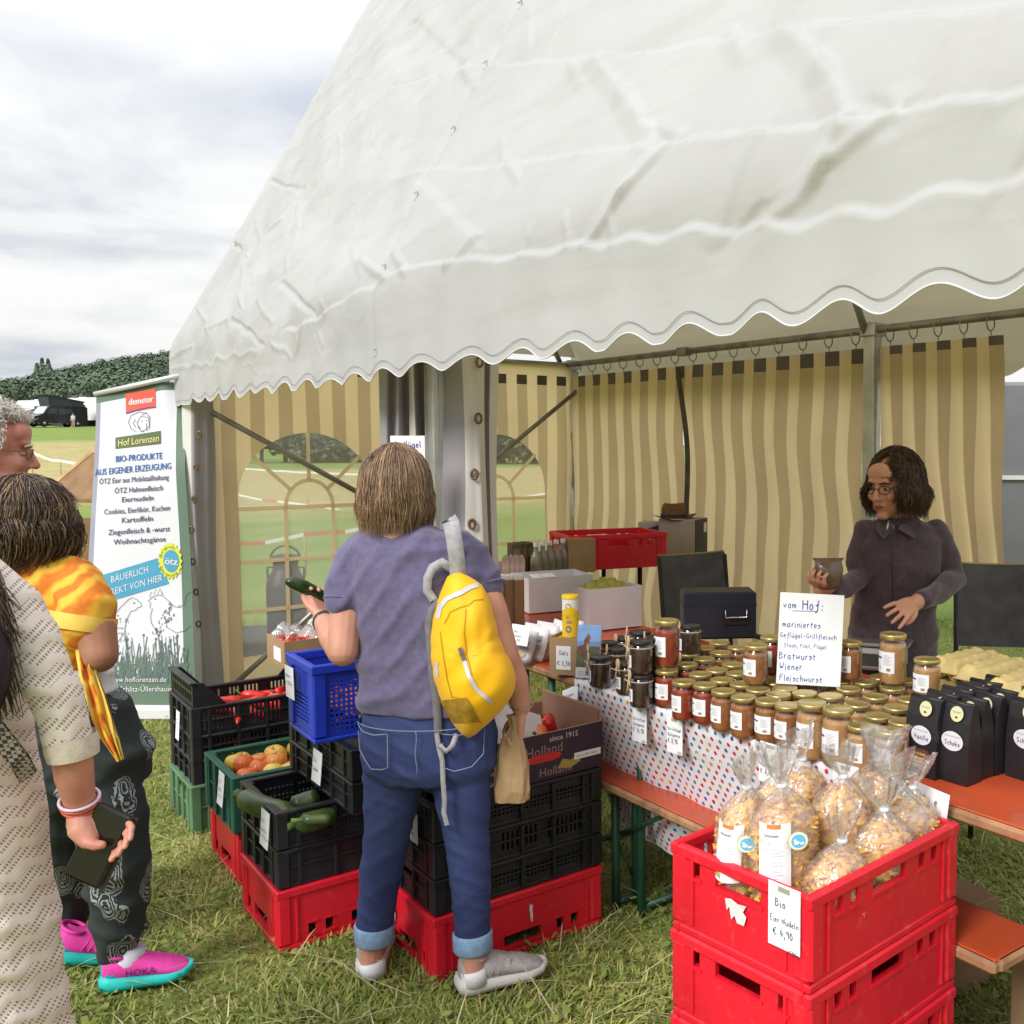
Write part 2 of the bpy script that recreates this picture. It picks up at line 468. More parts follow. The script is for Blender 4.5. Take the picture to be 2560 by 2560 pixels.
def ridges(dirs):
    """cloth folds: (direction, wavelength, amplitude, phase) sharp-crested waves"""
    def f(co, no):
        d = np.zeros(len(co))
        for dv, wl_, am, ph in dirs:
            u = co @ np.array(dv) * 2 * PI / wl_ + ph + 1.3 * np.sin(co @ np.array([7.1, 5.3, 6.7]) + ph)
            mod = .5 + .5 * np.sin(co @ np.array([11.0, 8.0, 9.0]) + 2 * ph)
            d += am * mod * ((.5 + .5 * np.sin(u)) ** 3 - .3)
        return d
    return f
def holes_wall(mb, T, L, Hh, holes, th, m=0):
    """upright panel 0..L x 0..Hh, thickness th, with real openings; T maps (x, depth, z)"""
    xs = sorted({0, L} | {h[0] for h in holes} | {h[1] for h in holes}); zs = sorted({0, Hh} | {h[2] for h in holes} | {h[3] for h in holes})
    nx, nz = len(xs) - 1, len(zs) - 1
    def solid(i, j):
        if i < 0 or j < 0 or i >= nx or j >= nz:
            return False
        cx, cz = (xs[i] + xs[i + 1]) / 2, (zs[j] + zs[j + 1]) / 2
        return not any(h[0] < cx < h[1] and h[2] < cz < h[3] for h in holes)
    V = []; F = []
    def q(*p):
        o = len(V); V.extend(T(*a) for a in p); F.append((o, o + 1, o + 2, o + 3))
    S = [[solid(i, j) for j in range(-1, nz + 1)] for i in range(-1, nx + 1)]
    for i in range(nx):
        for j in range(nz):
            if not S[i + 1][j + 1]:
                continue
            a, b, c, d = xs[i], xs[i + 1], zs[j], zs[j + 1]
            q((a, 0, c), (b, 0, c), (b, 0, d), (a, 0, d)); q((b, th, c), (a, th, c), (a, th, d), (b, th, d))
            if not S[i][j + 1]: q((a, th, c), (a, 0, c), (a, 0, d), (a, th, d))
            if not S[i + 2][j + 1]: q((b, 0, c), (b, th, c), (b, th, d), (b, 0, d))
            if not S[i + 1][j]: q((a, th, c), (b, th, c), (b, 0, c), (a, 0, c))
            if not S[i + 1][j + 2]: q((a, 0, d), (b, 0, d), (b, th, d), (a, th, d))
    mb.add(V, F, m)
# ================================================================== SETTING: field, hill, wood
def sstep(x, a, b):
    t = np.clip((x - a) / (b - a), 0, 1); return t * t * (3 - 2 * t)
def gz(X, Y):
    """height of the field: flat round the stall, climbing gently to the far left"""
    ra = np.where(np.abs(Y) > .1, X / np.maximum(Y, .1), 0)
    k = sstep(-ra, .44, .58) * (Y > 0)
    z = .039 * np.maximum(0, Y - 11) * k
    return z
def gzf(X, Y):
    return float(gz(np.array(float(X)), np.array(float(Y))))
def ground_material():
    m = bpy.data.materials.new('meadow'); m.use_nodes = True
    n = m.node_tree; N = n.nodes; L = n.links; b = N['Principled BSDF']
    tc = N.new('ShaderNodeTexCoord'); sp = N.new('ShaderNodeSeparateXYZ'); L.new(tc.outputs['Object'], sp.inputs[0])
    def noise(scale, det=6, rough=.6):
        x = N.new('ShaderNodeTexNoise'); x.inputs['Scale'].default_value = scale; x.inputs['Detail'].default_value = det; x.inputs['Roughness'].default_value = rough
        L.new(tc.outputs['Object'], x.inputs['Vector']); return x.outputs[0]
    def ramp(i, *els):
        r = N.new('ShaderNodeValToRGB'); L.new(i, r.inputs[0]); c = r.color_ramp
        c.elements[0].position, c.elements[0].color = els[0]; c.elements[1].position, c.elements[1].color = els[-1]
        for p, q in els[1:-1]:
            c.elements.new(p).color = q
        return r.outputs[0]
    def ma(op, a, b_=None, c=None):
        x = N.new('ShaderNodeMath'); x.operation = op
        for i, v in enumerate((a, b_, c)):
            if v is None: continue
            if isinstance(v, (int, float)): x.inputs[i].default_value = v
            else: L.new(v, x.inputs[i])
        return x.outputs[0]
    g = ramp(noise(1.3), (.3, (.18, .225, .055, 1)), (.5, (.26, .29, .08, 1)), (.7, (.37, .36, .13, 1)))
    fine = ramp(noise(45, 4, .7), (.3, (.45, .45, .45, 1)), (.7, (1.25, 1.25, 1.2, 1)))
    far = ramp(noise(.35, 8, .65), (.3, (.16, .25, .055, 1)), (.7, (.27, .34, .10, 1)))
    yv = ma('ADD', sp.outputs[1], ma('MULTIPLY', ma('SUBTRACT', noise(.12, 3), .5), 7))
    yq = ma('SUBTRACT', yv, ma('MULTIPLY', sp.outputs[0], .55))
    nearfar = N.new('ShaderNodeMapRange'); nearfar.inputs[1].default_value = 6.5; nearfar.inputs[2].default_value = 9; L.new(sp.outputs[1], nearfar.inputs[0])
    m1 = N.new('ShaderNodeMixRGB'); L.new(nearfar.outputs[0], m1.inputs[0]); L.new(g, m1.inputs[1]); L.new(far, m1.inputs[2])
    # mown, dried strips
    t1 = N.new('ShaderNodeMapRange'); t1.inputs[1].default_value = 25; t1.inputs[2].default_value = 31; L.new(yq, t1.inputs[0])
    t2 = N.new('ShaderNodeMapRange'); t2.inputs[1].default_value = 72; t2.inputs[2].default_value = 78; L.new(yq, t2.inputs[0])
    band = ma('MULTIPLY', t1.outputs[0], ma('SUBTRACT', 1, t2.outputs[0]))
    straw = ramp(noise(.9, 8, .7), (.3, (.36, .31, .13, 1)), (.7, (.56, .46, .24, 1)))
    m2 = N.new('ShaderNodeMixRGB'); L.new(ma('MULTIPLY', band, .92), m2.inputs[0]); L.new(m1.outputs[0], m2.inputs[1]); L.new(straw, m2.inputs[2])
    m3 = N.new('ShaderNodeMixRGB'); m3.blend_type = 'MULTIPLY'; m3.inputs[0].default_value = 1; L.new(m2.outputs[0], m3.inputs[1]); L.new(fine, m3.inputs[2])
    L.new(m3.outputs[0], b.inputs['Base Color']); b.inputs['Roughness'].default_value = .95; b.inputs['Specular IOR Level'].default_value = .1
    bp = N.new('ShaderNodeBump'); bp.inputs['Strength'].default_value = .8; bp.inputs['Distance'].default_value = .03; L.new(noise(30, 5), bp.inputs['Height']); L.new(bp.outputs[0], b.inputs['Normal'])
    return m
def make_ground():
    mb = MB(); na = 240
    rs = [0.0] + list(np.geomspace(.4, 1500, 110))
    V = [(0, 0, 0)]
    for r in rs[1:]:
        for i in range(na):
            a = 2 * PI * i / na; V.append((r * math.cos(a), r * math.sin(a), 0))
    A = np.array(V); A[:, 2] = gz(A[:, 0], A[:, 1])
    F = [(0, 1 + i, 1 + (i + 1) % na) for i in range(na)]
    for k in range(len(rs) - 2):
        o = 1 + k * na
        F += [(o + i, o + na + i, o + na + (i + 1) % na, o + (i + 1) % na) for i in range(na)]
    mb.add(A, F, 0, True)
    structure(mb.build('ground', ground_material()))
make_ground()

def make_grass():
    """cut, half-lying meadow grass around the stall: separate blades, clover leaves and dry stalks"""
    cols = [(.20, .27, .055), (.31, .355, .085), (.43, .415, .14), (.57, .48, .22), (.15, .21, .045), (.64, .57, .35)]
    mats = [mat('blade%d' % i, c, rough=.7, var=.15, sc=3, spec=.25, transl=(tuple(min(1, x * 1.1) for x in c), .25)) for i, c in enumerate(cols)]
    N = 250000
    Y = 1.75 + (nr.random(N) ** 1.7) * 7.2
    ra = nr.uniform(-.72, .40, N)
    X = ra * Y
    gx, gy = X, Y
    # patchiness: clumps and thin spots
    pat = np.sin(X * 5.1 + 1.7 * np.sin(Y * 3.3)) * np.sin(Y * 4.7 + 1.3 * np.sin(X * 4.1))
    keep = nr.random(N) < .62 + .38 * pat
    dry = .5 + .5 * np.sin(X * 1.9 + 2.1 * np.sin(Y * 1.1) + .6)
    X, Y, pat, dry = X[keep], Y[keep], pat[keep], dry[keep]; n = len(X)
    ln = nr.uniform(.020, .064, n) * (1 + .3 * pat)
    wd = nr.uniform(.0016, .0042, n)
    az = nr.uniform(0, 2 * PI, n) * .6 + 1.2 * np.sin(X * 2.3 + Y * 1.7)
    lean = np.clip(nr.normal(1.2, .33, n), .2, 1.55)
    dx, dy = np.cos(az), np.sin(az)
    base = np.stack([X, Y, gz(X, Y) - .004], 1)
    side = np.stack([-dy, dx, np.zeros(n)], 1) * wd[:, None]
    l1 = lean * .75
    mid = base + np.stack([dx * np.sin(l1), dy * np.sin(l1), np.cos(l1)], 1) * (ln * .55)[:, None]
    l2 = np.minimum(lean * 1.35, 1.75)
    tip = mid + np.stack([dx * np.sin(l2), dy * np.sin(l2), np.cos(l2)], 1) * (ln * .5)[:, None]
    tip[:, 2] = np.maximum(tip[:, 2], .006 + gz(X, Y))
    V = np.stack([base - side, base + side, mid - side * .8, mid + side * .8, tip], 1).reshape(-1, 3)
    u = nr.random(n)
    mi = np.where(u < .30, 0, np.where(u < .66, 1, np.where(u < .86, 2, 4)))
    mi = np.where((nr.random(n) < .10 + .30 * dry ** 2), np.where(nr.random(n) < .6, 2, 3), mi)
    # long dry stalks
    ns = 1000
    sy = 1.8 + nr.random(ns) ** 1.5 * 5; sx = nr.uniform(-.7, .38, ns) * sy; sa = nr.uniform(0, 2 * PI, ns); sl = nr.uniform(.1, .26, ns); sz = nr.uniform(.02, .06, ns)
    sb = np.stack([sx, sy, sz * .4], 1); sd_ = np.stack([np.cos(sa), np.sin(sa), nr.uniform(-.05, .5, ns)], 1) * sl[:, None]; sw = np.stack([-np.sin(sa), np.cos(sa), 0 * sa], 1) * .0018
    SV = np.stack([sb - sw, sb + sw, sb + sd_ * .6 - sw + [0, 0, .01], sb + sd_ * .6 + sw + [0, 0, .01], sb + sd_], 1).reshape(-1, 3)
    # clover and dandelion leaves
    nl = 5200
    ly = 1.75 + nr.random(nl) ** 1.5 * 4.5; lx = nr.uniform(-.7, .38, nl) * ly; la = nr.uniform(0, 2 * PI, nl); lr = nr.uniform(.006, .017, nl); lz = nr.uniform(.012, .045, nl)
    c_, s_ = np.cos(la), np.sin(la); tl = nr.uniform(-.4, .4, (nl, 2))
    q = []
    for a, b in ((-1, -.45), (-1, .45), (.6, .6), (1.2, 0), (.6, -.6)):
        q.append(np.stack([lx + lr * (a * c_ - b * s_), ly + lr * (a * s_ + b * c_), lz + lr * (a * tl[:, 0] + b * tl[:, 1])], 1))
    LV = np.stack(q, 1).reshape(-1, 3)
    VV = np.concatenate([V, SV, LV])
    nb = n + ns
    i = np.arange(nb) * 5
    quads = np.stack([i, i + 1, i + 3, i + 2], 1); tris = np.stack([i + 2, i + 3, i + 4], 1)
    pent = (nb * 5 + np.arange(nl) * 5)[:, None] + np.arange(5)[None]
    loops = np.concatenate([quads.ravel(), tris.ravel(), pent.ravel()])
    tot = np.concatenate([np.full(nb, 4), np.full(nb, 3), np.full(nl, 5)])
    st = np.concatenate([[0], np.cumsum(tot)[:-1]])
    mb_ = np.concatenate([mi, np.where(nr.random(ns) < .7, 5, 3)])
    ml = np.concatenate([mb_, mb_, np.where(nr.random(nl) < .5, 1, 0)])
    me = bpy.data.meshes.new('grass')
    me.vertices.add(len(VV)); me.vertices.foreach_set('co', VV.ravel())
    me.loops.add(len(loops)); me.loops.foreach_set('vertex_index', loops.astype(np.int32))
    me.polygons.add(len(tot)); me.polygons.foreach_set('loop_start', st.astype(np.int32)); me.polygons.foreach_set('loop_total', tot.astype(np.int32))
    for q_ in mats: me.materials.append(q_)
    me.polygons.foreach_set('material_index', ml.astype(np.int32)); me.update(calc_edges=True)
    o = bpy.data.objects.new('grass', me); COL.objects.link(o); o['kind'] = 'stuff'
    o['label'] = 'cut meadow grass with dry stalks underfoot'
make_grass()

# ---- the wooded hill on the far left
HILLM = [mat('leaf_dark', (.085, .125, .08), .8, .3, .02), mat('leaf_mid', (.10, .145, .085), .8, .3, .02), mat('leaf_light', (.12, .165, .095), .8, .3, .02), mat('trunk_bark', (.11, .085, .06), .9, .3, 5)]  # distance haze is mixed into the leaf colours: lightened, slightly bluish greens
def crest(px):
    return np.interp(px, [-700, -200, 0, 120, 260, 430, 560, 800], [995, 985, 975, 950, 918, 893, 905, 960])
def make_hill():
    mb = MB(); D0, D1 = 300., 520.
    def fn(u, v):
        px = -700 + u * 1500; ra = (px - 1706) / 2466
        Y = D0 + (D1 - D0) * v; zt = H + (1110 - crest(px)) / 2466 * D1 - 8
        zb = gzf(ra * D0, D0) - 2
        zb = min(zb, 11)
        return (ra * Y, Y, zb + (zt - zb) * (v ** .9))
    mb.grid(40, 12, fn, 0)
    structure(mb.build('hill', mat('forest_floor', (.06, .095, .055), .95, .2, .05)))
    V = []; F = []; M = []
    r = np.random.default_rng(11)
    for k in range(2600):
        u, v = r.random(), r.random() ** .8
        if k < 420: v = .93 + .07 * r.random()
        x, y, z = fn(u, v); hh = r.uniform(7, 12); rr = r.uniform(3.2, 5.2); mi = r.choice([0, 1, 1, 2])
        for q in range(64):
            d = r.normal(size=3); d /= np.linalg.norm(d); d[2] = abs(d[2]) if d[2] < -.3 else d[2]
            c = np.array((x, y, z + hh * .55)) + d * (rr, rr, hh * .5) * r.uniform(.75, 1.05)
            a = np.cross(d, r.normal(size=3)); a /= np.linalg.norm(a); b = np.cross(d, a); s = r.uniform(.4, .8)
            o = len(V); V += [c + a * s, c + b * s * .8, c - a * s, c - b * s * .8]; F.append((o, o + 1, o + 2, o + 3)); M.append(mi if r.random() < .45 else int(r.integers(0, 3)))
    mb = MB(); mb.add(V, F); mb.m = M
    o = mb.build('forest', HILLM); o['kind'] = 'stuff'; o['label'] = 'dark green wood covering the hillside'
    for i, (px, hgt, lb) in enumerate([(0, 11, 'spiky dark conifer farthest left on the wooded skyline'), (105, 12, 'small dark conifer left of the tallest pair on the skyline'), (118, 14, 'dark conifer with bent tip in the middle of the skyline group'), (133, 13, 'broad dark conifer nearest the hilltop on the skyline')]):
        D = 510; ra = (px - 1706) / 2466; z = H + (1110 - crest(px)) / 2466 * D - 3
        t = thing('conifer_tree', lb, 'tree', (ra * D, D, z), 0, 'conifers on the skyline')
        b = MB(); b.tube([(0, 0, -4), (0, 0, hgt)], [.4, .05], 6, 0); b.build('trunk', HILLM[3], t)
        b = MB()
        for q in range(170):
            zz = r.uniform(.05, 1) ; rr = (1 - zz) * 3.6 * r.uniform(.7, 1.1) + .2; a = r.uniform(0, 2 * PI); p = np.array((rr * math.cos(a), rr * math.sin(a), zz * hgt)); s = .9
            b.add([p + (0, 0, .5), p + (-s * math.sin(a), s * math.cos(a), -.3), p * (1.15, 1.15, 1) + (0, 0, -.6), p + (s * math.sin(a), -s * math.cos(a), -.3)], [(0, 1, 2, 3)], int(r.integers(0, 2)))
        b.build('crown', HILLM, t)
make_hill()

# ---- trees and bushes beyond the tent windows
def leafy_tree(name, px, D, hgt, wid, label, seed, bushy=False):
    r = np.random.default_rng(seed); ra = (px - 1706) / 2466; X = ra * D
    t = thing(name, label, 'bush' if bushy else 'tree', (X, D, gzf(X, D)), 0, 'bushes across the field' if bushy else 'trees across the field')
    b = MB()
    b.tube([(0, 0, -.2), (.1, 0, hgt * .4), (0, .1, hgt * .8)], [wid * .035, wid * .025, .03], 7)
    for q in range(5):
        a = r.uniform(0, 2 * PI); b.tube([(0, 0, hgt * (.25 + .1 * q)), (wid * .3 * math.cos(a), wid * .3 * math.sin(a), hgt * (.45 + .09 * q))], [wid * .03, .03], 5)
    b.build('trunk', HILLM[3], t)
    V = []; F = []; M = []
    cl = [(np.array((r.uniform(-.3, .3) * wid, r.uniform(-.3, .3) * wid, hgt * r.uniform(.22 if not bushy else .2, .85))), r.uniform(.2, .34) * wid, int(r.integers(0, 3))) for _ in range(15)]
    for c, rad, mi in cl:
        for q in range(110):
            d = r.normal(size=3); d /= np.linalg.norm(d); p = c + d * rad * r.uniform(.5, 1.05) * (1, 1, .85)
            p[2] = max(p[2], .1)
            a = r.normal(size=3); a /= np.linalg.norm(a); bb = np.cross(a, r.normal(size=3)); bb /= np.linalg.norm(bb); s = wid * .045
            o = len(V); V += [p + a * s, p + bb * s, p - a * s, p - bb * s]; F.append((o, o + 1, o + 2, o + 3)); M.append(mi)
    b = MB(); b.add(V, F); b.m = M; b.build('crown', HILLM, t)
for i, (px, D, hg, wd_, bu, lb) in enumerate([(655, 84, 7.5, 5, 0, 'round dark tree at the left edge of the left tent window'), (715, 88, 9, 5.5, 0, 'tall tree behind the upright bar of the left tent window'), (800, 84, 2.3, 5, 1, 'low dark bush right of the tall tree in the left tent window'),
        (862, 86, 2.6, 6, 1, 'wide low bush at the right side of the left tent window'), (920, 90, 2.4, 5, 1, 'low bush hidden partly by the shopper with brown hair'), (1195, 80, 6, 6, 0, 'greyish tree at the left of the right tent window'), (1255, 84, 4.6, 5, 0, 'broad tree in the middle of the right tent window'), (1318, 80, 4.2, 5, 0, 'rounded tree at the right of the right tent window'), (600, 95, 8, 6, 0, 'leafy tree partly hidden by the tent wall beside the left window'), (1130, 90, 7, 6, 0, 'leafy tree hidden partly by the gathered curtain')]):
    leafy_tree('bush' if bu else 'leafy_tree', px, D, hg, wd_, lb, 30 + i, bool(bu))

# ---- parked vehicles and awnings at the foot of the hill
BLK = mat('van_black', (.025, .026, .03), .25, .1, 3, coat=.5); WHT = mat('van_white', (.8, .8, .8), .35, .05, 3); GLS = mat('van_glass', (.05, .06, .07), .08, .1, 3, spec=.8); RUB = mat('rubber', (.02, .02, .02), .8, .2, 10); CHR = mat('chrome', (.6, .6, .62), .25, .1, 5, metal=1); CANV = mat('awning_cloth', (.05, .055, .065), .8, .2, 2); PLATE = mat('plate_white', (.8, .8, .75), .5, .05, 5); REDP = mat('red_paint', (.55, .05, .04), .4, .1, 3); LAMP = mat('headlamp', (.75, .78, .8), .1, .05, 3, spec=.8)
def wheelpart(t, x, y, r=.33, w=.22):
    b = MB(); b.X = Matrix.Translation((x, y, r)) @ Matrix.Rotation(PI / 2, 4, 'Y')
    b.lathe((0, 0, -w / 2), [(r * .55, 0), (r * .95, 0), (r, w * .2), (r, w * .8), (r * .95, w), (r * .55, w)], 20, 0)
    o = b.build('wheel', RUB, t)
    b = MB(); b.X = Matrix.Translation((x, y, r)) @ Matrix.Rotation(PI / 2, 4, 'Y'); b.lathe((0, 0, -w / 2 - .01), [(.05, 0), (r * .58, .02), (r * .58, w), (.05, w + .02)], 12, 0); b.build('rim', CHR, o)
def prism(b, prof, x0, x1, m=0):
    """side outline (y,z) swept across x"""
    k = len(prof); V = [(x0, *p) for p in prof] + [(x1, *p) for p in prof]
    b.add(V, [tuple(range(k)), tuple(range(2 * k - 1, k - 1, -1))] + [(i, i + k, (i + 1) % k + k, (i + 1) % k) for i in range(k)], m)
def campervan(px, py, D, rz):
    P = Py(px, py, D); X, Y = P[0], P[1]
    t = thing('camper_van', 'black camper van with its dark pop-up roof raised, parked below the wood', 'van', (X, Y, gzf(X, Y)), rz)
    b = MB(); prism(b, [(-2.4, .35), (2.45, .35), (2.45, 1.85), (2.2, 1.95), (-1.0, 1.95), (-1.55, 1.18), (-2.3, .98), (-2.45, .7)], -.94, .94); b.build('body', BLK, t)
    b = MB(); b.add([(-.82, -1.53, 1.21), (.82, -1.53, 1.21), (.72, -1.05, 1.86), (-.72, -1.05, 1.86)], [(0, 1, 2, 3)]); o = b.build('windscreen', mat('windscreen', (.6, .68, .72), .1, .1, 3, spec=.9), t); o.location = (0, -.03, 0.01)
    for sx in (-1, 1):
        b = MB(); b.box((.66 * sx, -2.42, .82), (.36, .08, .17), 0, 0, .03); b.build('headlight', LAMP, t)
        b = MB(); b.box((.945 * sx, -.75, 1.45), (.012, .75, .45), 0); b.box((.945 * sx, .45, 1.45), (.012, 1.2, .45), 0); b.build('side_window', GLS, t)
        b = MB(); b.box((1.05 * sx, -1.25, 1.25), (.18, .1, .2), 0, 0, .03); b.build('wing_mirror', BLK, t)
        for y in (-1.5, 1.5): wheelpart(t, .84 * sx, y)
    b = MB()
    for k in range(3): b.box((0, -2.44, .7 + .08 * k), (.8, .05, .03), 0)
    b.ell((0, -2.47, .79), (.1, .03, .1), 0, 14, 8); b.build('grille', CHR, t)
    b = MB(); b.box((0, -2.47, .5), (.5, .03, .11)); b.build('number_plate', PLATE, t)
    b = MB(); prism(b, [(-.9, 1.95), (2.2, 1.95), (2.2, 2.35), (-1.1, 2.9)], -.8, .8, 0); b.build('pop_up_roof', CANV, t)
    b = MB(); b.add([(-.85, -1.25, 2.9), (.85, -1.25, 2.9), (.85, 2.3, 2.34), (-.85, 2.3, 2.34), (-.85, -1.25, 2.98), (.85, -1.25, 2.98), (.85, 2.3, 2.42), (-.85, 2.3, 2.42)], [(0, 3, 2, 1), (4, 5, 6, 7), (0, 1, 5, 4), (1, 2, 6, 5), (2, 3, 7, 6), (3, 0, 4, 7)]); b.build('roof_lid', BLK, t)
campervan(139, 1062, 92, R0 := math.radians(-28))
def caravan(px, D, rz, label, L=6.0, hh=2.55, stripe=None):
    X = (px - 1706) / 2466 * D
    t = thing('caravan', label, 'caravan', (X, D, gzf(X, D)), rz, 'caravans below the wood')
    b = MB(); prism(b, [(-L / 2, .5), (L / 2, .5), (L / 2, hh - .5), (L / 2 - .5, hh), (-L / 2 + .4, hh), (-L / 2 - .15, 1.6)], -1.1, 1.1); b.build('body', WHT, t)
    b = MB(); b.box((1.105, -1, 1.6), (.02, 1.2, .6)); b.build('side_window', GLS, t)
    b = MB(); b.box((1.105, 1.3, 1.6), (.02, .9, .6)); b.build('side_window', GLS, t)
    b = MB(); b.box((-1.105, -1, 1.6), (.02, 1.2, .6)); b.build('side_window', GLS, t)
    b = MB(); b.box((0, -L / 2 - .12, 1.75), (1.5, .08, .6)); b.build('front_window', GLS, t)
    b = MB(); b.box((0, .4, hh + .06), (.6, .6, .14), 0, 0, .04); b.build('roof_hatch', WHT, t)
    if stripe: b = MB(); b.box((0, -L / 2 + .2, hh + .03), (2.0, .9, .3), 0, 0, .05); b.build('roof_box', REDP, t)
    for sx in (-1, 1): wheelpart(t, sx * .95, 0)
caravan(222, 98, math.radians(62), 'long white caravan behind the black camper van with hatches on its roof', 7.5, 2.7)
caravan(112, 104, math.radians(70), 'white caravan with a red box on the roof, left of the black van', 5, 2.5, True)
def awning(px, D, w, d, h, label):
    X = (px - 1706) / 2466 * D; t = thing('awning_tent', label, 'awning', (X, D, gzf(X, D)), math.radians(-20), 'dark awnings beside the vans')
    b = MB(); b.add([(-w / 2, -d / 2, 0), (w / 2, -d / 2, 0), (w / 2, d / 2, 0), (-w / 2, d / 2, 0), (-w / 2, -d / 2, h * .62), (w / 2, -d / 2, h * .7), (w / 2, d / 2, h), (-w / 2, d / 2, h)], [(0, 1, 5, 4), (1, 2, 6, 5), (2, 3, 7, 6), (3, 0, 4, 7), (4, 5, 6, 7)]); b.build('canopy', CANV, t)
    b = MB(); b.tube([(-w / 2, -d / 2 - .05, 0), (-w / 2, -d / 2 - .05, h * .62)], .03, 6); b.build('pole', CHR, t)
    b = MB(); b.box((0, -d / 2 - .01, h * .38), (w * .3, .02, h * .3)); b.build('window', GLS, t)
awning(196, 97, 3.2, 2.5, 2.5, 'dark sloping awning between the black van and white caravan')
awning(98, 99, 2.4, 2.5, 1.9, 'low dark awning left of the black van')
def far_person(px, D, hgt, label, cl):
    X = (px - 1706) / 2466 * D; t = thing('person', label, 'person', (X, D, gzf(X, D)), 0); k = hgt / 1.7
    b = MB()
    b.limb([(.09 * k, 0, .02), (.1 * k, 0, .45 * k), (.08 * k, 0, .85 * k)], [.05 * k, .06 * k, .09 * k], 8); b.limb([(-.12 * k, -.1, .02), (-.1 * k, 0, .45 * k), (-.07 * k, 0, .85 * k)], [.05 * k, .06 * k, .09 * k], 8)
    b.limb([(.2 * k, 0, 1.38 * k), (.25 * k, -.05, 1.1 * k), (.22 * k, -.15, .88 * k)], [.05 * k, .045 * k, .04 * k], 8); b.limb([(-.2 * k, 0, 1.38 * k), (-.25 * k, .05, 1.1 * k), (-.24 * k, -.1, .88 * k)], [.05 * k, .045 * k, .04 * k], 8)
    b.limb([(0, 0, 1.35 * k), (0, 0, 1.5 * k)], [.06 * k, .055 * k], 8); b.ell((0, 0, 1.6 * k), (.085 * k, .1 * k, .115 * k))
    remesh(b, 'body', mat('skin', (.56, .30, .21), .55, .1, 8), t, .02, 3)
    b = MB(); b.body([(0, 0, .8 * k, .17 * k, .12 * k), (0, 0, 1.1 * k, .17 * k, .12 * k), (0, 0, 1.38 * k, .2 * k, .11 * k), (0, 0, 1.44 * k, .1 * k, .08 * k)], 14); b.build('top', cl, t)
    b = MB(); b.ell((0, .015 * k, 1.635 * k), (.095 * k, .105 * k, .1 * k)); b.build('hair', mat('hair_dark', (.04, .028, .02), .6, .3, 20), t)
far_person(189, 86, 1.35, 'small figure in pale clothes walking in front of the black van', mat('pale_cloth', (.5, .5, .58), .8, .1, 5))

# ---- barrier tape on the field
def tape(label, pts, w=.045, red=True, sag=.05):
    mats = [mat('tape_white', (.82, .8, .76), .5, .05, 4), mat('tape_red', (.62, .20, .13), .5, .05, 4)]
    t = thing('barrier_tape', label, 'tape', pts[0], 0, 'barrier tapes on the field')
    b = MB(); o = np.array(pts[0])
    for a, c in zip(pts[:-1], pts[1:]):
        a, c = np.array(a) - o, np.array(c) - o; L = np.linalg.norm(c - a); k = max(2, int(L / .35))
        def at(i, dz): u = i / k; return a + (c - a) * u + np.array([0, .01 * math.sin(i), dz - sag * 4 * u * (1 - u) + .01 * math.sin(i * 1.7)])
        for i in range(k):
            b.add([at(i, -w / 2), at(i + 1, -w / 2), at(i + 1, w / 2), at(i, w / 2)], [(0, 1, 2, 3)], (1 if i % 3 == 0 else 0) if red else 0)
    b.build('ribbon', mats, t)
    for p in pts:
        q = np.array(p) - o; b = MB(); b.tube([(q[0], q[1] + .02, -p[2]), (q[0], q[1] + .02, q[2] + .06)], .012, 6); b.build('stake', mat('stake_wood', (.4, .3, .18), .8, .2, 20), t)
def tp(px, py, D): return tuple(Py(px, py, D))
tape('red and white tape low over the grass just beyond the tent windows', [tp(560, 1362, 11.5), tp(760, 1336, 12), tp(960, 1308, 12.5), tp(1240, 1285, 13)])
tape('red and white tape crossing the dry strip beyond the tent windows', [tp(540, 1225, 24), tp(770, 1262, 24), tp(930, 1278, 24), tp(1380, 1232, 24)])
tape('white tape farthest out along the dry strip', [tp(560, 1168, 50), tp(900, 1186, 50), tp(1400, 1200, 50)], .09, False)
tape('white tape stretched over the bright grass beside the grey-haired man', [tp(-120, 1085, 26), tp(78, 1130, 26), tp(150, 1152, 25), tp(420, 1190, 24)], .06, False)

# ---- wooden stand between the visitors and the banner, board behind the tent
WOOD = mat('weathered_wood', (.27, .155, .07), .7, .25, 9, bump=.4, bsc=40, col2=(.17, .095, .045)); PINE = mat('pine_wood', (.52, .36, .17), .65, .15, 12, bump=.3, bsc=40)
def wooden_stand():
    P = Py(138, 1400, 6.9); X, Y = P[0], P[1]
    t = thing('wooden_stand', 'brown wooden stand with a slanting lid beside the white banner', 'wooden stand', (X, Y, 0), math.radians(-14))
    b = MB()
    for k in range(6): b.box((.36, .0, .10 + .18 * k), (.45, .025, .176), 0, 0, .006)
    for k in range(6): b.box((.57, .35, .10 + .18 * k), (.025, .66, .176), 0, 0, .006)
    b.build('side_boards', WOOD, t)
    b = MB(); b.box((.10, -.005, .6), (.09, .07, 1.2), 0, 0, .008); b.build('post', PINE, t)
    b = MB(); b.box((.60, -.005, .6), (.07, .07, 1.2), 0, 0, .008); b.build('post', PINE, t)
    b = MB(); b.add([(-.02, -.1, 1.2), (.66, -.1, 1.2), (.66, .25, 1.52), (.12, .25, 1.52), (-.02, -.1, 1.225), (.66, -.1, 1.225), (.66, .25, 1.545), (.12, .25, 1.545)], [(0, 3, 2, 1), (4, 5, 6, 7), (0, 1, 5, 4), (1, 2, 6, 5), (2, 3, 7, 6), (3, 0, 4, 7)]); b.build('lid', WOOD, t)
    b = MB(); b.tube([(-.03, -.11, 1.215), (.11, .25, 1.545), (.66, .25, 1.55)], .018, 4, 0, False); b.build('lid_edge', PINE, t)
wooden_stand()
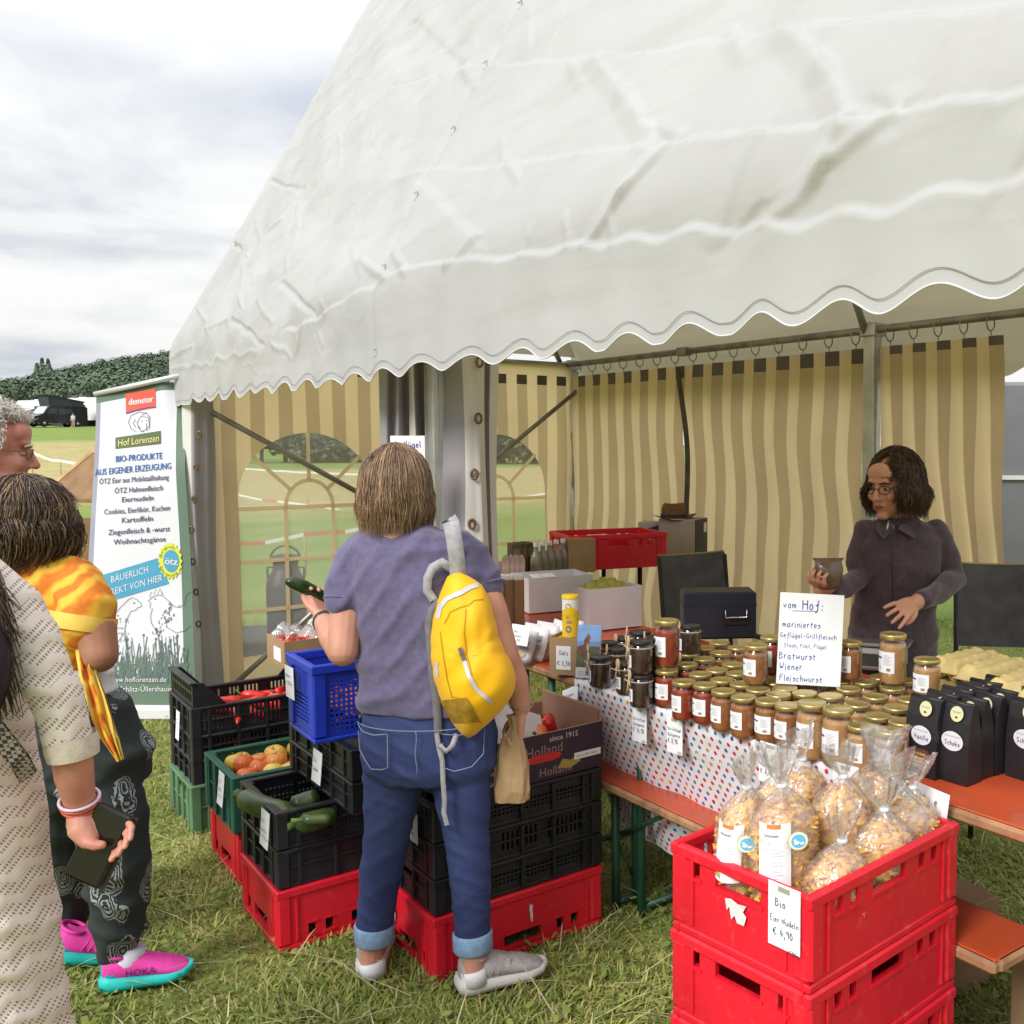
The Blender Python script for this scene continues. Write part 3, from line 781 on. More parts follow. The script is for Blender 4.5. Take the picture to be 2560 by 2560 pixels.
def pale_board():
    P = Py(438, 905, 7.2)
    t = MB(); t.box((0, 0, 1.14), (.07, .03, 2.28), 0, .3, .006)
    tag(t.build('wooden_board', PINE, None, (P[0], P[1], 0)), 'pale upright board showing beside the tent roof', 'board')
pale_board()
# ================================================================== THE MARKET TENT
PVC = mat('tent_pvc', (.60, .61, .635), .45, .03, 1.2, bump=.4, bsc=14, transl=((1, .86, .58), .36), crease=True, spec=.4, dirt=((.42, .40, .36), 2.2, .35))
CREAM = mat('wall_cream', (.88, .76, .60), .65, .05, 2, bump=.35, bsc=7, transl=((1, .88, .64), .74), spec=.2)
GREYST = mat('wall_grey', (.60, .50, .39), .65, .05, 2, bump=.35, bsc=7, transl=((1, .86, .60), .72), spec=.2)
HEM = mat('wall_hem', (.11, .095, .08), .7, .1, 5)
ALU = mat('tent_frame', (.55, .54, .52), .4, .15, 6, metal=.7); STEEL = mat('dull_steel', (.3, .28, .26), .45, .2, 9, metal=.6); BRASS = mat('eyelet_brass', (.22, .13, .07), .4, .2, 10, metal=.6)
CURTW = mat('drape_white', (.68, .66, .63), .6, .04, 3, bump=.3, bsc=8, spec=.3, transl=((1, .95, .85), .12)); CURTG = mat('drape_grey', (.335, .315, .34), .6, .05, 3, bump=.3, bsc=8, spec=.3, transl=((1, .95, .9), .08))
PANE = film('window_film', (.97, .97, .95), .04, .12, .32, 3)
tent = thing('market_tent', 'long white market tent with scalloped valance and striped side walls', 'tent', tuple(CP), RZT)
EAVE, RID, RY, VB = 2.27, 4.78, 1.35, 1.826
SL = math.hypot(RY, RID - EAVE); CS, SN = RY / SL, (RID - EAVE) / SL
TOT = (EAVE - VB) + SL
_q = np.linspace(0, TOT, 500); _sl = .04 + (CS - .04) * sstep(_q, .22, .50)              # the sheet bends smoothly from hanging band to steep roof
_py = np.concatenate([[-.14], -.14 + np.cumsum((_sl[1:] + _sl[:-1]) / 2 * np.diff(_q))]); _dz = np.sqrt(1 - _sl ** 2); _pz = VB + np.concatenate([[0], np.cumsum((_dz[1:] + _dz[:-1]) / 2 * np.diff(_q))])
RY, RID = float(_py[-1]), float(_pz[-1])
_gx, _gq = np.meshgrid(np.linspace(-3.3, 3.3, 420), np.linspace(-.05, TOT, 320))
_gy, _gz = np.interp(_gq, _q, _py), np.interp(_gq, _q, _pz)
_gpx, _gpy = proj(CP + _gx[..., None] * EV + _gy[..., None] * NV + _gz[..., None] * np.array([0, 0, 1.0]))
def roof_xq(px, py):
    """place on the roof sheet that the photo shows at this pixel"""
    i = np.argmin((_gpx - px) ** 2 + (_gpy - py) ** 2); return float(_gx.flat[i]), float(_gq.flat[i])
def curve(pts):
    c = sorted(roof_xq(a[0] + (b_[0] - a[0]) * k / 14, a[1] + (b_[1] - a[1]) * k / 14) for a, b_ in zip(pts[:-1], pts[1:]) for k in range(14)); x = np.array([a for a, _ in c]); q = np.array([b for _, b in c]); q = np.convolve(np.pad(q, 4, 'edge'), np.ones(9) / 9, 'valid'); return x, q
CRE = [curve(c) for c in ([(2560, 455), (2360, 515), (1940, 571), (1785, 584), (1312, 636), (1020, 668), (960, 705), (865, 745), (790, 800), (696, 842)], [(2560, 232), (2171, 302), (1690, 352), (1252, 411), (1016, 432), (960, 462), (860, 537), (820, 606), (725, 686), (607, 774), (524, 821)],
                          [(2560, 12), (1810, 95), (1484, 150), (1012, 185), (960, 248), (855, 338), (820, 398), (725, 517), (651, 616), (547, 711), (457, 825)], [(1100, 20), (1010, 70), (940, 140), (880, 215), (800, 330), (700, 470), (600, 610)])]
def z3(x, y): return roof_xq(900 + x * .859, y * .859)
def z2(x, y): return roof_xq(400 + x / 1.932, 500 + y / 1.932)
def zs(x, y): return roof_xq(x * .497, y * .497)
WRK = [(z3(690, 172), z3(775, 270), .015, .024), (z3(775, 270), z3(850, 395), .017, .026), (z3(905, 425), z3(780, 560), .016, .026), (z3(780, 560), z3(660, 705), .014, .022), (z3(1252, 95), z3(1360, 200), .015, .024), (z3(1360, 200), z3(1425, 335), .015, .026), (z3(1560, 345), z3(1390, 480), .015, .03), (z3(1410, 385), z3(1340, 520), .014, .022), (z3(1340, 520), z3(1212, 665), .014, .024), (z3(1175, 395), z3(1045, 665), .008, .03),
       (z3(1925, 450), z3(1870, 540), .014, .03), (z3(300, 190), z3(345, 250), .012, .016), (z3(255, 765), z3(345, 680), .014, .014), (z3(410, 400), z3(412, 470), .008, .012), (z3(430, 460), z3(465, 520), .010, .012), (z3(180, 540), z3(330, 700), .008, .06), (z3(1090, 80), z3(1130, 150), .010, .02), (z3(850, 380), z3(920, 410), -.012, .022), (z3(1060, 715), z3(1180, 615), -.012, .03), (z3(590, 40), z3(540, 170), .006, .03), (z3(500, 30), z3(490, 150), .006, .026), (z3(930, 10), z3(850, 130), .006, .04), (z3(600, 640), z3(603, 715), .010, .012), (z3(737, 640), z3(742, 700), .009, .012), (z3(485, 680), z3(475, 735), .009, .014), (z3(1500, 300), z3(1560, 345), -.010, .022), (z3(620, 180), z3(650, 240), .009, .016), (z3(160, 60), z3(290, 190), -.008, .05), (z3(1870, 660), z3(1900, 690), .004, .03), (z3(240, 190), z3(250, 225), .012, .012)]
WRK += [(z2(690, 20), z2(625, 330), .016, .012), (z2(600, 400), z2(680, 480), -.018, .014), (z2(680, 480), z2(740, 545), -.016, .012), (z2(340, 570), z2(430, 630), -.016, .014), (z2(430, 630), z2(500, 710), -.014, .012), (z2(980, 285), z2(1095, 370), .020, .014), (z2(1135, 250), z2(1195, 340), .014, .014), (z2(540, 690), z2(625, 770), .016, .012), (z2(420, 250), z2(400, 520), .011, .011), (z2(270, 775), z2(470, 735), .010, .012), (z2(590, 110), z2(480, 210), .014, .018), (z2(355, 200), z2(405, 235), -.016, .010), (z2(240, 620), z2(340, 570), .011, .012), (z2(70, 750), z2(150, 690), .012, .012), (z2(480, 470), z2(540, 590), .010, .012), (z2(790, 470), z2(800, 540), .009, .010), (z2(930, 215), z2(980, 355), .008, .012), (z2(235, 560), z2(240, 640), .01, .012), (z2(150, 700), z2(160, 800), .008, .014), (z2(220, 590), z2(190, 520), .012, .012), (z2(550, 660), z2(545, 720), .01, .012), (z2(70, 800), z2(260, 800), .009, .012), (z2(700, 610), z2(650, 760), .008, .016), (z2(770, 640), z2(790, 700), .008, .016)]
WRK += [(zs(1365, 900), zs(1450, 940), -.016, .012), (zs(1450, 940), zs(1540, 940), -.012, .012), (zs(1590, 930), zs(1650, 830), .014, .012), (zs(1170, 1215), zs(1225, 1255), -.016, .010), (zs(1500, 1020), zs(1460, 1310), .013, .011), (zs(1245, 1260), zs(1220, 1540), .011, .011), (zs(1720, 680), zs(1710, 820), .008, .012), (zs(1300, 1090), zs(1310, 1230), .01, .014), (zs(1210, 1110), zs(1200, 1190), .01, .014), (zs(1610, 480), zs(1660, 420), .008, .02), (zs(1830, 560), zs(1790, 620), .012, .012)]
_ph = np.random.default_rng(5)
CRD = [(a, w_, am, _ph.uniform(0, 6)) for a, w_, am in ((.3, .62, .008), (1.1, .47, .008), (1.9, .38, .007), (2.6, .55, .008), (.75, .29, .005), (2.2, .23, .0045), (1.5, .8, .010))]
def roof_disp(x, q):
    x = np.asarray(x, float); q = np.asarray(q, float); d = np.zeros(np.broadcast(x, q).shape)
    lf = sstep(-x, -.15, .5)                                # the left bay is far more crumpled
    for k, (cx_, cq) in enumerate(CRE):                     # sharp packing folds right across the sheet
        c2 = np.interp(x, cx_, cq) + .003 * np.sin(x * 5.1 + 2 * k) + .002 * np.sin(x * 11 + k)
        t = q - c2; ok = sstep(x, cx_[0] - .05, cx_[0] + .15)
        d += ok * (.009 * (1 - sstep(t, -.007, .007)) * np.exp(-np.maximum(0, -t) / .16) - .009 * sstep(t, -.007, .007) * np.exp(-np.maximum(0, t) / (.09 + .05 * np.sin(x * 2.7 + k))))
    for (x0, s0), (x1, s1), am, wd in WRK:
        dx, ds = x1 - x0, s1 - s0; L2 = dx * dx + ds * ds + 1e-9; wd = wd * 1.1
        t = ((x - x0) * dx + (q - s0) * ds) / L2; tc_ = np.clip(t, 0, 1)
        dd = np.hypot(x - x0 - tc_ * dx, q - s0 - tc_ * ds); sg = (x - x0) * ds - (q - s0) * dx      # a fold: one long flank, one steep
        d += am * .8 * np.maximum(0, 1 - dd / np.where(sg > 0, wd * 2.2, wd * .5))
    for a, wl_, am, ph in CRD:
        u = (x * math.cos(a) + q * math.sin(a)) / wl_ + ph + .25 * np.sin(x * 2.3 + ph) + .2 * np.sin(q * 3.1 + 2 * ph)
        tri = np.abs((u % 1) * 2 - 1)
        d += am * (tri - .5) * (.16 + .95 * lf) * np.clip((x + 3.14) / .35, .15, 1)
    d += .003 * np.sin(x * 3 + 2 * np.sin(q * 2)) + .0012 * np.sin(q * 9 + 2.2 * np.sin(x * 3.1))
    d += -.012 * np.exp(-(x / .03) ** 2)
    return d
X0, X1 = -3.14, 3.15
TRO = [-.071 - .2995 * k for k in range(11, -1, -1)] + [.31, .685, .977, 1.265, 1.508, 1.767, 1.997, 2.228, 2.479, 2.73, 2.98, 3.23]; TRO = [3.48 + .909 * (t - 3.48) for t in TRO]
def scal(x):
    ph = np.interp(x, TRO, range(len(TRO)))
    return VB + .019 * (1 - math.cos(2 * PI * ph)) + .003 * math.sin(x * 2.9) + (.008 * math.sin(x * 17) if x < -.3 else 0)
def make_roof():
    nu, nv = 640, 330
    b = MB()
    xs = X0 + (X1 - X0) * np.arange(nu + 1) / nu; qs = TOT * np.arange(nv + 1) / nv
    XX, QQ = np.meshgrid(xs, qs); D = roof_disp(XX, QQ)
    sc_ = np.array([scal(x) for x in xs])[None] - VB
    tv = np.clip(QQ / .42, 0, 1); q2 = QQ + sc_ * (1 - tv)
    sl = np.interp(q2, _q, _sl); nz_ = sl; ny_ = -np.sqrt(1 - sl ** 2); D = D * (.25 + .75 * np.clip(QQ / .3, 0, 1))
    Yv = np.interp(q2, _q, _py) + D * ny_ - .006 * np.sin(2 * PI * XX / .29) * (1 - tv); Zv = np.interp(q2, _q, _pz) + D * nz_
    fl = np.clip((-2.55 - XX) / .6, 0, 1) ** 1.5 * np.exp(-np.abs(QQ - .42) / .32)          # loose corner flaring out at the far left
    XX = XX - .05 * fl; Yv = Yv - .02 * fl; Zv = Zv - .02 * fl * np.clip(QQ / .4, 0, 1)
    V = np.stack([XX, Yv, Zv], 2).reshape(-1, 3)
    F = [(j * (nu + 1) + i, j * (nu + 1) + i + 1, (j + 1) * (nu + 1) + i + 1, (j + 1) * (nu + 1) + i) for j in range(nv) for i in range(nu)]
    b.add(V, F, 0, True)
    edge = V[:nu + 1]
    def back(u, v):                                          # rear slope and rear valance
        x = X0 + (X1 - X0) * u; q = v * (SL + .32)
        if q < SL:
            s = q / SL; return (x, RY + (2.7 - RY) * s, RID + (EAVE - RID) * s)
        z0 = EAVE - .32 + .024 * math.cos(2 * PI * x / .29); return (x, 2.72, EAVE + (z0 - EAVE) * (q - SL) / .32)
    b.grid(200, 40, back, 0)
    # gable triangle at the far-left end
    b.grid(16, 30, lambda u, v: (X0 + .1 - .012 * math.sin(v * 21 + u * 9), (-.08 + (RY + .08) * v) * (1 - u) + (2.7 + (RY - 2.7) * v) * u, EAVE + (RID - EAVE) * v * .99), 0)
    b.build('roof_cover', PVC, tent)
    t = MB(); P = [tuple(p + np.array((0, -.002, 0))) for p in edge]
    t.tube(P, .0021, 6); t.tube([(x, y - .001, z + .026) for x, y, z in P], .0010, 4, 1)
    t.build('valance_piping', [mat('piping_white', (.60, .60, .60), .9, .02), mat('stitching', (.25, .25, .27), .8, .05)], tent)
    for k in range(10):
        t = MB(); q = .10 + k * .3; sl1 = float(np.interp(q, _q, _sl)); d = float(roof_disp(.045, q)) + .004
        c = (.045, float(np.interp(q, _q, _py)) - d * math.sqrt(1 - sl1 ** 2), float(np.interp(q, _q, _pz)) + d * sl1)
        for o in (-.012, .012): t.box((c[0], c[1], c[2] + o), (.030, .004, .004))
        t.box((c[0] + .013, c[1], c[2]), (.004, .004, .024))
        t.build('lacing_loop', mat('lacing_grey', (.42, .42, .42), .6, .1), tent)
make_roof()
def frame():
    for x, y in ((-3, 0), (-0.10, .16), (3, 0), (-2.98, 2.62), (.02, 2.58), (3, 2.62)):
        b = MB(); b.box((x, y, 1.12), (.07, .07, 2.24), 0, 0, .006); b.box((x + .037, y, 1.12), (.006, .02, 2.2)); b.box((x, y, 2.2), (.1, .1, .07), 0, 0, .006); b.box((x, y, .008), (.16, .16, .016))
        b.build('post', ALU, tent)
    b = MB(); b.tube([(-3, .08, 2.19), (3, .08, 2.19)], .021, 10); b.build('eave_rail', ALU, tent)
    b = MB(); b.tube([(-2.98, 2.57, 2.2), (3, 2.57, 2.2)], .021, 10)
    for x in (-1.55, 1.5): b.box((x, 2.57, 2.2), (.1, .06, .055), 0, 0, .006)
    b.build('curtain_rail', STEEL, tent)
    b = MB(); b.tube([(-2.97, 0, 2.2), (-2.97, 2.62, 2.2)], .02, 10); b.build('gable_rail', ALU, tent)
    b = MB(); b.tube([(-3, RY, RID - .12), (3, RY, RID - .12)], .022, 10); b.build('ridge_rail', ALU, tent)
    for x in (-3, 0, 3):
        for y in (0, 2.65):
            b = MB(); b.tube([(x, y + (.10 if y == 0 else -.10), 2.18), (x, RY, RID - .14)], .02, 8); b.build('rafter', ALU, tent)
    for p, q in (((0.02, 1.79), (1.42, .98)), ((.1, .13), (1.38, 1.17)), ((2.6, 2.0), (1.5, 1.2))):
        b = MB(); b.tube([(-2.88, p[0], p[1]), (-2.88, q[0], q[1])], .017, 8); b.build('brace', STEEL, tent)
frame()
def gable_wall():
    W, T = .085, 2.2
    wins = ((.6, .43), (1.93, .43)); ZB, ZS = .28, 1.24
    def rng_(y):
        for c, r in wins:
            if abs(y - c) < r: return ZB, ZS + math.sqrt(max(0, r * r - (y - c) ** 2))
        return None
    ys = sorted({round(k * W / 4, 5) for k in range(int(2.62 / (W / 4)) + 1)} | {round(c + s * r, 5) for c, r in wins for s in (-1, 1)} | {round(c + r * math.cos(a * PI / 24), 5) for c, r in wins for a in range(25)})
    def xw(y, z): return -2.945 + .02 * math.sin(y * 9 + z * 1.3) * (.4 + .6 * math.sin(z * 2.1)) + .006 * math.sin(z * 7 + y * 4)
    b = MB(); p = []
    for a, c in zip(ys[:-1], ys[1:]):
        my = (a + c) / 2; g = int(my / W) % 2; r = rng_(my)
        def strip(za, zc, zb2a, zb2c, m, n):
            for k in range(n):
                f0, f1 = k / n, (k + 1) / n
                z00, z01 = za + (zb2a - za) * f0, za + (zb2a - za) * f1; z10, z11 = zc + (zb2c - zc) * f0, zc + (zb2c - zc) * f1
                b.add([(xw(a, z00), a, z00), (xw(c, z10), c, z10), (xw(c, z11), c, z11), (xw(a, z01), a, z01)], [(0, 1, 2, 3)], m, True)
        if r is None:
            strip(0, 0, 2.04, 2.04, g, 12)
        else:
            ra, rc = rng_(a) or (ZB, ZS), rng_(c) or (ZB, ZS)
            strip(0, 0, ZB, ZB, 0, 2); strip(ra[1], rc[1], 2.04, 2.04, g, 5); p.append((a, c, ra[1], rc[1]))
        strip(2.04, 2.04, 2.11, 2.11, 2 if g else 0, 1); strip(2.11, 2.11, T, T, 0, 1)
    b.build('gable_wall', [CREAM, GREYST, HEM], tent)
    for c, r in wins:
        b = MB()
        for a, d, za, zd in p:
            if abs((a + d) / 2 - c) < r: b.add([(-2.945, a, ZB), (-2.945, d, ZB), (-2.945, d, zd), (-2.945, a, za)], [(0, 1, 2, 3)])
        w_ = b.build('window_pane', PANE, tent)
        b = MB(); x = -2.938
        def bar(y0, z0, y1, z1, w=.012):
            L = math.hypot(y1 - y0, z1 - z0); ny, nz = -(z1 - z0) / L * w, (y1 - y0) / L * w
            b.add([(x, y0 - ny, z0 - nz), (x, y1 - ny, z1 - nz), (x, y1 + ny, z1 + nz), (x, y0 + ny, z0 + nz)], [(0, 1, 2, 3)])
        for z in (.56, .87, 1.2): bar(c - r, z, c + r, z)
        for s in (-1, 1): bar(c + s * .15, ZB, c + s * .15, 1.2)
        for k in range(12):
            a0, a1 = PI * k / 12, PI * (k + 1) / 12; bar(c + .15 * math.cos(a0), 1.2 + .17 * math.sin(a0), c + .15 * math.cos(a1), 1.2 + .17 * math.sin(a1))
        for a in (PI / 4.5, PI / 2, PI - PI / 4.5): bar(c + .15 * math.cos(a), 1.2 + .17 * math.sin(a), c + (r + .01) * math.cos(a), ZS + (r + .01) * math.sin(a) - .0)
        b.build('glazing_bars', CREAM, tent)
gable_wall()
def back_curtain(x0, x1, W, seed, zt=2.11, zb=.02, amp=.02, side=.02, lean=0.0):
    n = int(round((x1 - x0) / W)); nx = n * 5; nz = 26; b = MB(); r = random.Random(seed); ph = r.uniform(0, 6)
    def fn(u, v):
        z = zb + (zt - zb) * v; x = x0 + (x1 - x0) * u; k = 1 - v
        x2 = x + side * math.sin(z * 4.6 + x * 1.6 + ph) * min(1, k * 2.2) + .5 * side * math.sin(z * 9.3 + x * 3 + ph) * k + lean * k
        y = 2.585 + amp * math.sin(2 * PI * u * n / 2 + .8 * math.sin(z * 2 + ph)) * (.35 + k) + .02 * math.sin(z * 3.1 + u * 5 + ph) * k
        return (x2, y, z)
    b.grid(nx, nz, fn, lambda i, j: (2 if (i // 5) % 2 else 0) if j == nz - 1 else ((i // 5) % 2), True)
    o = b.build('back_curtain', [CREAM, GREYST, HEM], tent)
    for k in range(1, n, 2):
        x = x0 + (k + .1) * W; c = MB()
        c.tube([(x, 2.57 + .033 * math.cos(a), 2.17 + .038 * math.sin(a)) for a in [2 * PI * q / 14 for q in range(15)]], .0035, 5, 0, True, False); c.tube([(x, 2.575, 2.13), (x, 2.58, 2.08)], .003, 4); c.build('curtain_ring', STEEL, tent)
    return o
back_curtain(-2.93, -1.56, .098, 2, amp=.018, side=.04)
back_curtain(-1.57, -.03, .098, 5, amp=.02, side=.036)
back_curtain(.06, .80, .075, 9, zb=.93, amp=.03, side=.01, lean=.06)
b = MB(); b.tube([(-1.56 + (.03 * math.sin(z * 5) + .11 * (2.1 - z) / 1.2 * .9), 2.545, z) for z in [2.1 - .1 * k for k in range(21)]], .022, 6, flat=.35); b.build('curtain_overlap', mat('overlap_dark', (.09, .08, .065), .7, .2, 8), tent)
def drape(pxs, Y, ztop, zbot, name, lean, mats_idx, eyelets=(), yslope=0.0):
    b = MB(); nz = 24; prof = []
    for k in range(len(pxs) - 1):
        for q in range(4): prof.append((pxs[k][0] + (pxs[k + 1][0] - pxs[k][0]) * q / 4, pxs[k][1] + (pxs[k + 1][1] - pxs[k][1]) * (.5 - .5 * math.cos(PI * q / 4)), mats_idx[k]))
    prof.append((*pxs[-1], 0))
    def fn(i, v):
        px, dy, _ = prof[i]; z = zbot + (ztop - zbot) * v; Yb = Y + (yslope * (1080 - px)); X = (px - 1706) / 2466 * Yb + lean * (1 - v) + .008 * math.sin(z * 4 + px * .05); Yv = Yb + dy + .012 * math.sin(z * 3 + px * .03)
        e, n = EN((X, Yv, z)); return (e, n, z)
    np_ = len(prof)
    V = [fn(i, j / nz) for j in range(nz + 1) for i in range(np_)]; F = []; M = []
    for j in range(nz):
        for i in range(np_ - 1): F.append((j * np_ + i, j * np_ + i + 1, (j + 1) * np_ + i + 1, (j + 1) * np_ + i)); M.append(prof[i][2])
    b.add(V, F, 0, True); b.m = M
    o = b.build(name, [CURTW, CURTG, HEM], tent)
    for px, py, dy in eyelets:
        P = Py(px, py, Y + dy + yslope * (1080 - px)); e, n = EN(P); c = MB(); c.X = Matrix.Translation((e, n, P[2])) @ Matrix.Rotation(-RZT, 4, 'Z') @ Matrix.Rotation(PI / 2, 4, 'X')
        c.tube([(.012 * math.cos(a), .018 * math.sin(a), 0) for a in [2 * PI * q / 12 for q in range(13)]], .005, 6, 0, True, False); c.build('eyelet', BRASS, o)
drape([(952, .05), (958, 0), (980, -.02), (986, .03), (1008, -.04), (1013, .05), (1020, .05), (1026, 0), (1052, -.05), (1058, .06), (1068, .07), (1073, -.01), (1112, -.03), (1168, -.05), (1206, .0), (1214, .06)], 3.87, 2.1, .12, 'gathered_drape', -.02, [1, 1, 1, 1, 1, 1, 0, 0, 1, 1, 0, 0, 1, 0, 0], ((1196, 1046, -.03), (1186, 1186, -.03), (1199, 905, -.03), (1180, 1310, -.03)), .0009)
drape([(1196, .16), (1206, .12), (1222, .1), (1236, .14)], 3.87, 2.1, .12, 'inner_drape', -.03, [0, 1, 0], (), .0009)
drape([(452, .08), (462, 0), (486, -.03), (494, -.06), (512, .0), (524, .05)], 5.86, 1.95, .03, 'corner_drape', .02, [0, 0, 1, 1, 1], ((498, 1086, -.07), (490, 1168, -.07), (484, 1248, -.07), (478, 1404 - 80, -.07), (482, 1404, -.07), (490, 1480, -.07), (496, 1560, -.07)))
# paper notice pinned to the gathered drape
def notice():
    P = Py(1020, 1158, 3.60); t = MB(); w_, h_ = .128, .2
    t.box((0, 0, 0), (w_, .002, h_)); t.write('Geflügel', .033, (-.053, -.0022, .055), (1, 0, .02), (0, 0, 1), 1, 'L', True, .1); t.write('wurst', .033, (-.053, -.0022, .0), (1, 0, .02), (0, 0, 1), 1, 'L', True, .1)
    tag(t.build('paper_notice', [mat('paper', (.8, .8, .82), .6, .03, 5), mat('ink_blue', (.04, .09, .35), .5, .1, 5)], None, tuple(P), -.06), 'white handwritten notice pinned to the gathered drape behind the shopper', 'notice')
notice()
# grey box trailer showing past the right end of the rear curtain
def trailer():
    X, Y = 4.1, 8.6; t = thing('box_trailer', 'grey box trailer showing past the end of the rear curtain', 'trailer', (X, Y, 0), math.radians(-8))
    b = MB(); b.box((0, 0, 1.25), (3.0, 1.6, 1.7), 0, 0, .03); b.build('body', mat('trailer_grey', (.2, .2, .22), .45, .08, 2, dirt=((.12, .12, .12), 4, .4)), t)
    b = MB(); b.box((0, -.82, 1.33), (3.02, .02, .035)); b.build('trim_strip', mat('trim_white', (.75, .75, .75), .4, .05), t)
    for x in (-.5, .5): wheelpart(t, x, -.72, .3, .18)
trailer()

# ================================================================== ROLL-UP BANNER
def banner():
    PB = Py(345, 1785, 5.62); t = thing('rollup_banner', 'white roll-up banner with green border listing organic farm products', 'banner', (PB[0], PB[1], 0)); o0 = np.array([PB[0], PB[1], 0])
    BL, BR, TL, TR = Py(207, 1778, 5.62), Py(494, 1778, 5.62), Py(241, 990, 5.98), Py(452, 944, 5.9)
    def S(px, py, off=0.0):
        yt = 990 - 46 * (px - 241) / 211; v = (py - yt) / (1778 - yt)
        xl = 241 - 34 * v; xr = 452 + 42 * v; u = (px - xl) / (xr - xl)
        p = (TL * (1 - u) + TR * u) * (1 - v) + (BL * (1 - u) + BR * u) * v
        curl = .10 * max(0, u - .78) / .22 * max(0, .28 - v) / .28
        return tuple(p - o0 + np.array([0, -off + .012 * math.sin(u * 3.1) + curl + .008 * math.sin(v * 9 + u * 3), -.25 * curl]))
    def X(u, v):
        yt = 990 - 46 * u; y = yt + v * (1778 - yt); return 241 - 34 * v + u * (211 + 76 * v), y
    b = MB()
    b.grid(20, 40, lambda u, v: S(*X(u, v)), lambda i, j: 1 if (i >= 18 or j == 0 or j >= 36) else (3 if i < 1 else 0))
    m = 0
    def poly(pts, mi, off=.003): b.add([S(x, y, off) for x, y in pts], [tuple(range(len(pts)))], mi)
    def panel(p00, p10, p11, p01, mi, off=.003, n=8):
        def f(u, v):
            a = np.array(p00) * (1 - u) * (1 - v) + np.array(p10) * u * (1 - v) + np.array(p11) * u * v + np.array(p01) * (1 - u) * v; return S(*a, off)
        b.grid(n, n, f, mi, False)
    def put(txt, cx, cy, wpx, mi, slope=-.11, hpx=None, align='C', off=.005, bold=0):
        V, F = text_shape(txt); V = np.array(V); k = wpx / V[:, 0].max(); ky = (hpx / .72) if hpx else k
        for q in ([0] if not bold else [-bold, 0, bold]):
            pts = []
            for x, y in V:
                xx = x * k - wpx / 2 + q; pts.append(S(cx + xx, cy + slope * xx - y * ky + .36 * ky, off))
            b.add(pts, F, mi)
    def stroke(pts, w, mi, off=.004):
        p = [np.array(a, float) for a in pts]; V = []
        for i in range(len(p)):
            d = p[min(i + 1, len(p) - 1)] - p[max(i - 1, 0)]; d = d / (np.linalg.norm(d) + 1e-6); nn = np.array((-d[1], d[0])) * w / 2
            V += [S(*(p[i] + nn), off), S(*(p[i] - nn), off)]
        b.add(V, [(2 * i, 2 * i + 1, 2 * i + 3, 2 * i + 2) for i in range(len(p) - 1)], mi)
    panel((311, 984), (386, 971), (388, 1020), (312, 1034), 4); put('demeter', 350, 1001, 62, 0, -.14, 17, bold=.8)
    stroke([(312, 1035), (340, 1026), (370, 1019), (388, 1019)], 3, 5)
    for pts in ([(340, 1083), (325, 1075), (318, 1058), (325, 1040), (345, 1031), (365, 1035), (374, 1048)], [(345, 1075), (340, 1058), (350, 1042), (368, 1045), (372, 1066), (360, 1078), (350, 1082)], [(352, 1040), (362, 1032), (373, 1045), (372, 1075), (366, 1080), (364, 1060)], [(335, 1050), (330, 1062), (338, 1072)], [(350, 1056), (354, 1054)], [(362, 1054), (366, 1053)], [(345, 1068), (350, 1080), (358, 1082)]): stroke(pts, 1.3, 6)
    panel((286, 1098), (402, 1079), (403, 1112), (286, 1127), 7); put('Hof Lorenzen', 345, 1104, 106, 8, -.14, 18)
    put('BIO-PRODUKTE', 347, 1147, 120, 9, -.09, 17, bold=.35); put('AUS EIGENER ERZEUGUNG', 333, 1177, 192, 9, -.11, 17, bold=.35)
    for s_, x, y, w_ in (('ÖTZ Eier aus Mobilstallhaltung', 335, 1203, 176), ('ÖTZ Hahnenfleisch', 347, 1228, 122), ('Eiernudeln', 344, 1252, 80), ('Cookies, Eierlikör, Kuchen', 343, 1280, 164), ('Kartoffeln', 343, 1304, 78), ('Ziegenfleisch & -wurst', 348, 1332, 152), ('Weihnachtsgänse', 349, 1357, 128)):
        put(s_, x, y, w_, 6, -.09, 14, bold=.22)
    panel((235, 1453), (392, 1401), (420, 1464), (248, 1519), 10); put('BÄUERLICH', 322, 1443, 92, 0, -.31, 17); put('DIREKT VON HIER', 330, 1471, 146, 0, -.31, 17)
    cx, cy = 424, 1407
    poly([(cx + (29 + 2.2 * math.cos(a * 18)) * math.cos(a), cy + (44 + 3 * math.cos(a * 18)) * math.sin(a)) for a in [2 * PI * k / 90 for k in range(90)]], 11, .006); poly([(cx + 3 + 20 * math.cos(a), cy + 28 * math.sin(a)) for a in [2 * PI * k / 30 for k in range(30)]], 10, .008); put('ötz', cx + 3, cy, 33, 0, .04, 18, off=.010, bold=.8)
    for txt, a0, a1, ry in (('Ökologische', 3.4, 5.2, 1), ('Zweinutzung', 2.7, .9, 1)):
        for k, ch in enumerate(txt):
            a = a0 + (a1 - a0) * k / (len(txt) - 1); V, F = text_shape(ch); V = np.array(V) * 9; ro = (a + PI / 2) if a0 < a1 else a - PI / 2
            x0, y0 = cx + 25 * math.cos(a), cy + 36 * math.sin(a)
            if F: b.add([S(x0 + (x - 2.5) * math.cos(ro) + (y - 3) * math.sin(ro), y0 + (x - 2.5) * math.sin(ro) - (y - 3) * math.cos(ro), .009) for x, y in V], F, 6)
    def zz(x, y): return x * .3313, 1360 + y * .3313
    hen = [(690, 655), (760, 600), (850, 560), (900, 500), (950, 450), (985, 425), (1020, 440), (1050, 465), (1058, 490), (1030, 500), (1010, 520), (975, 530), (940, 600), (930, 680), (880, 760)]
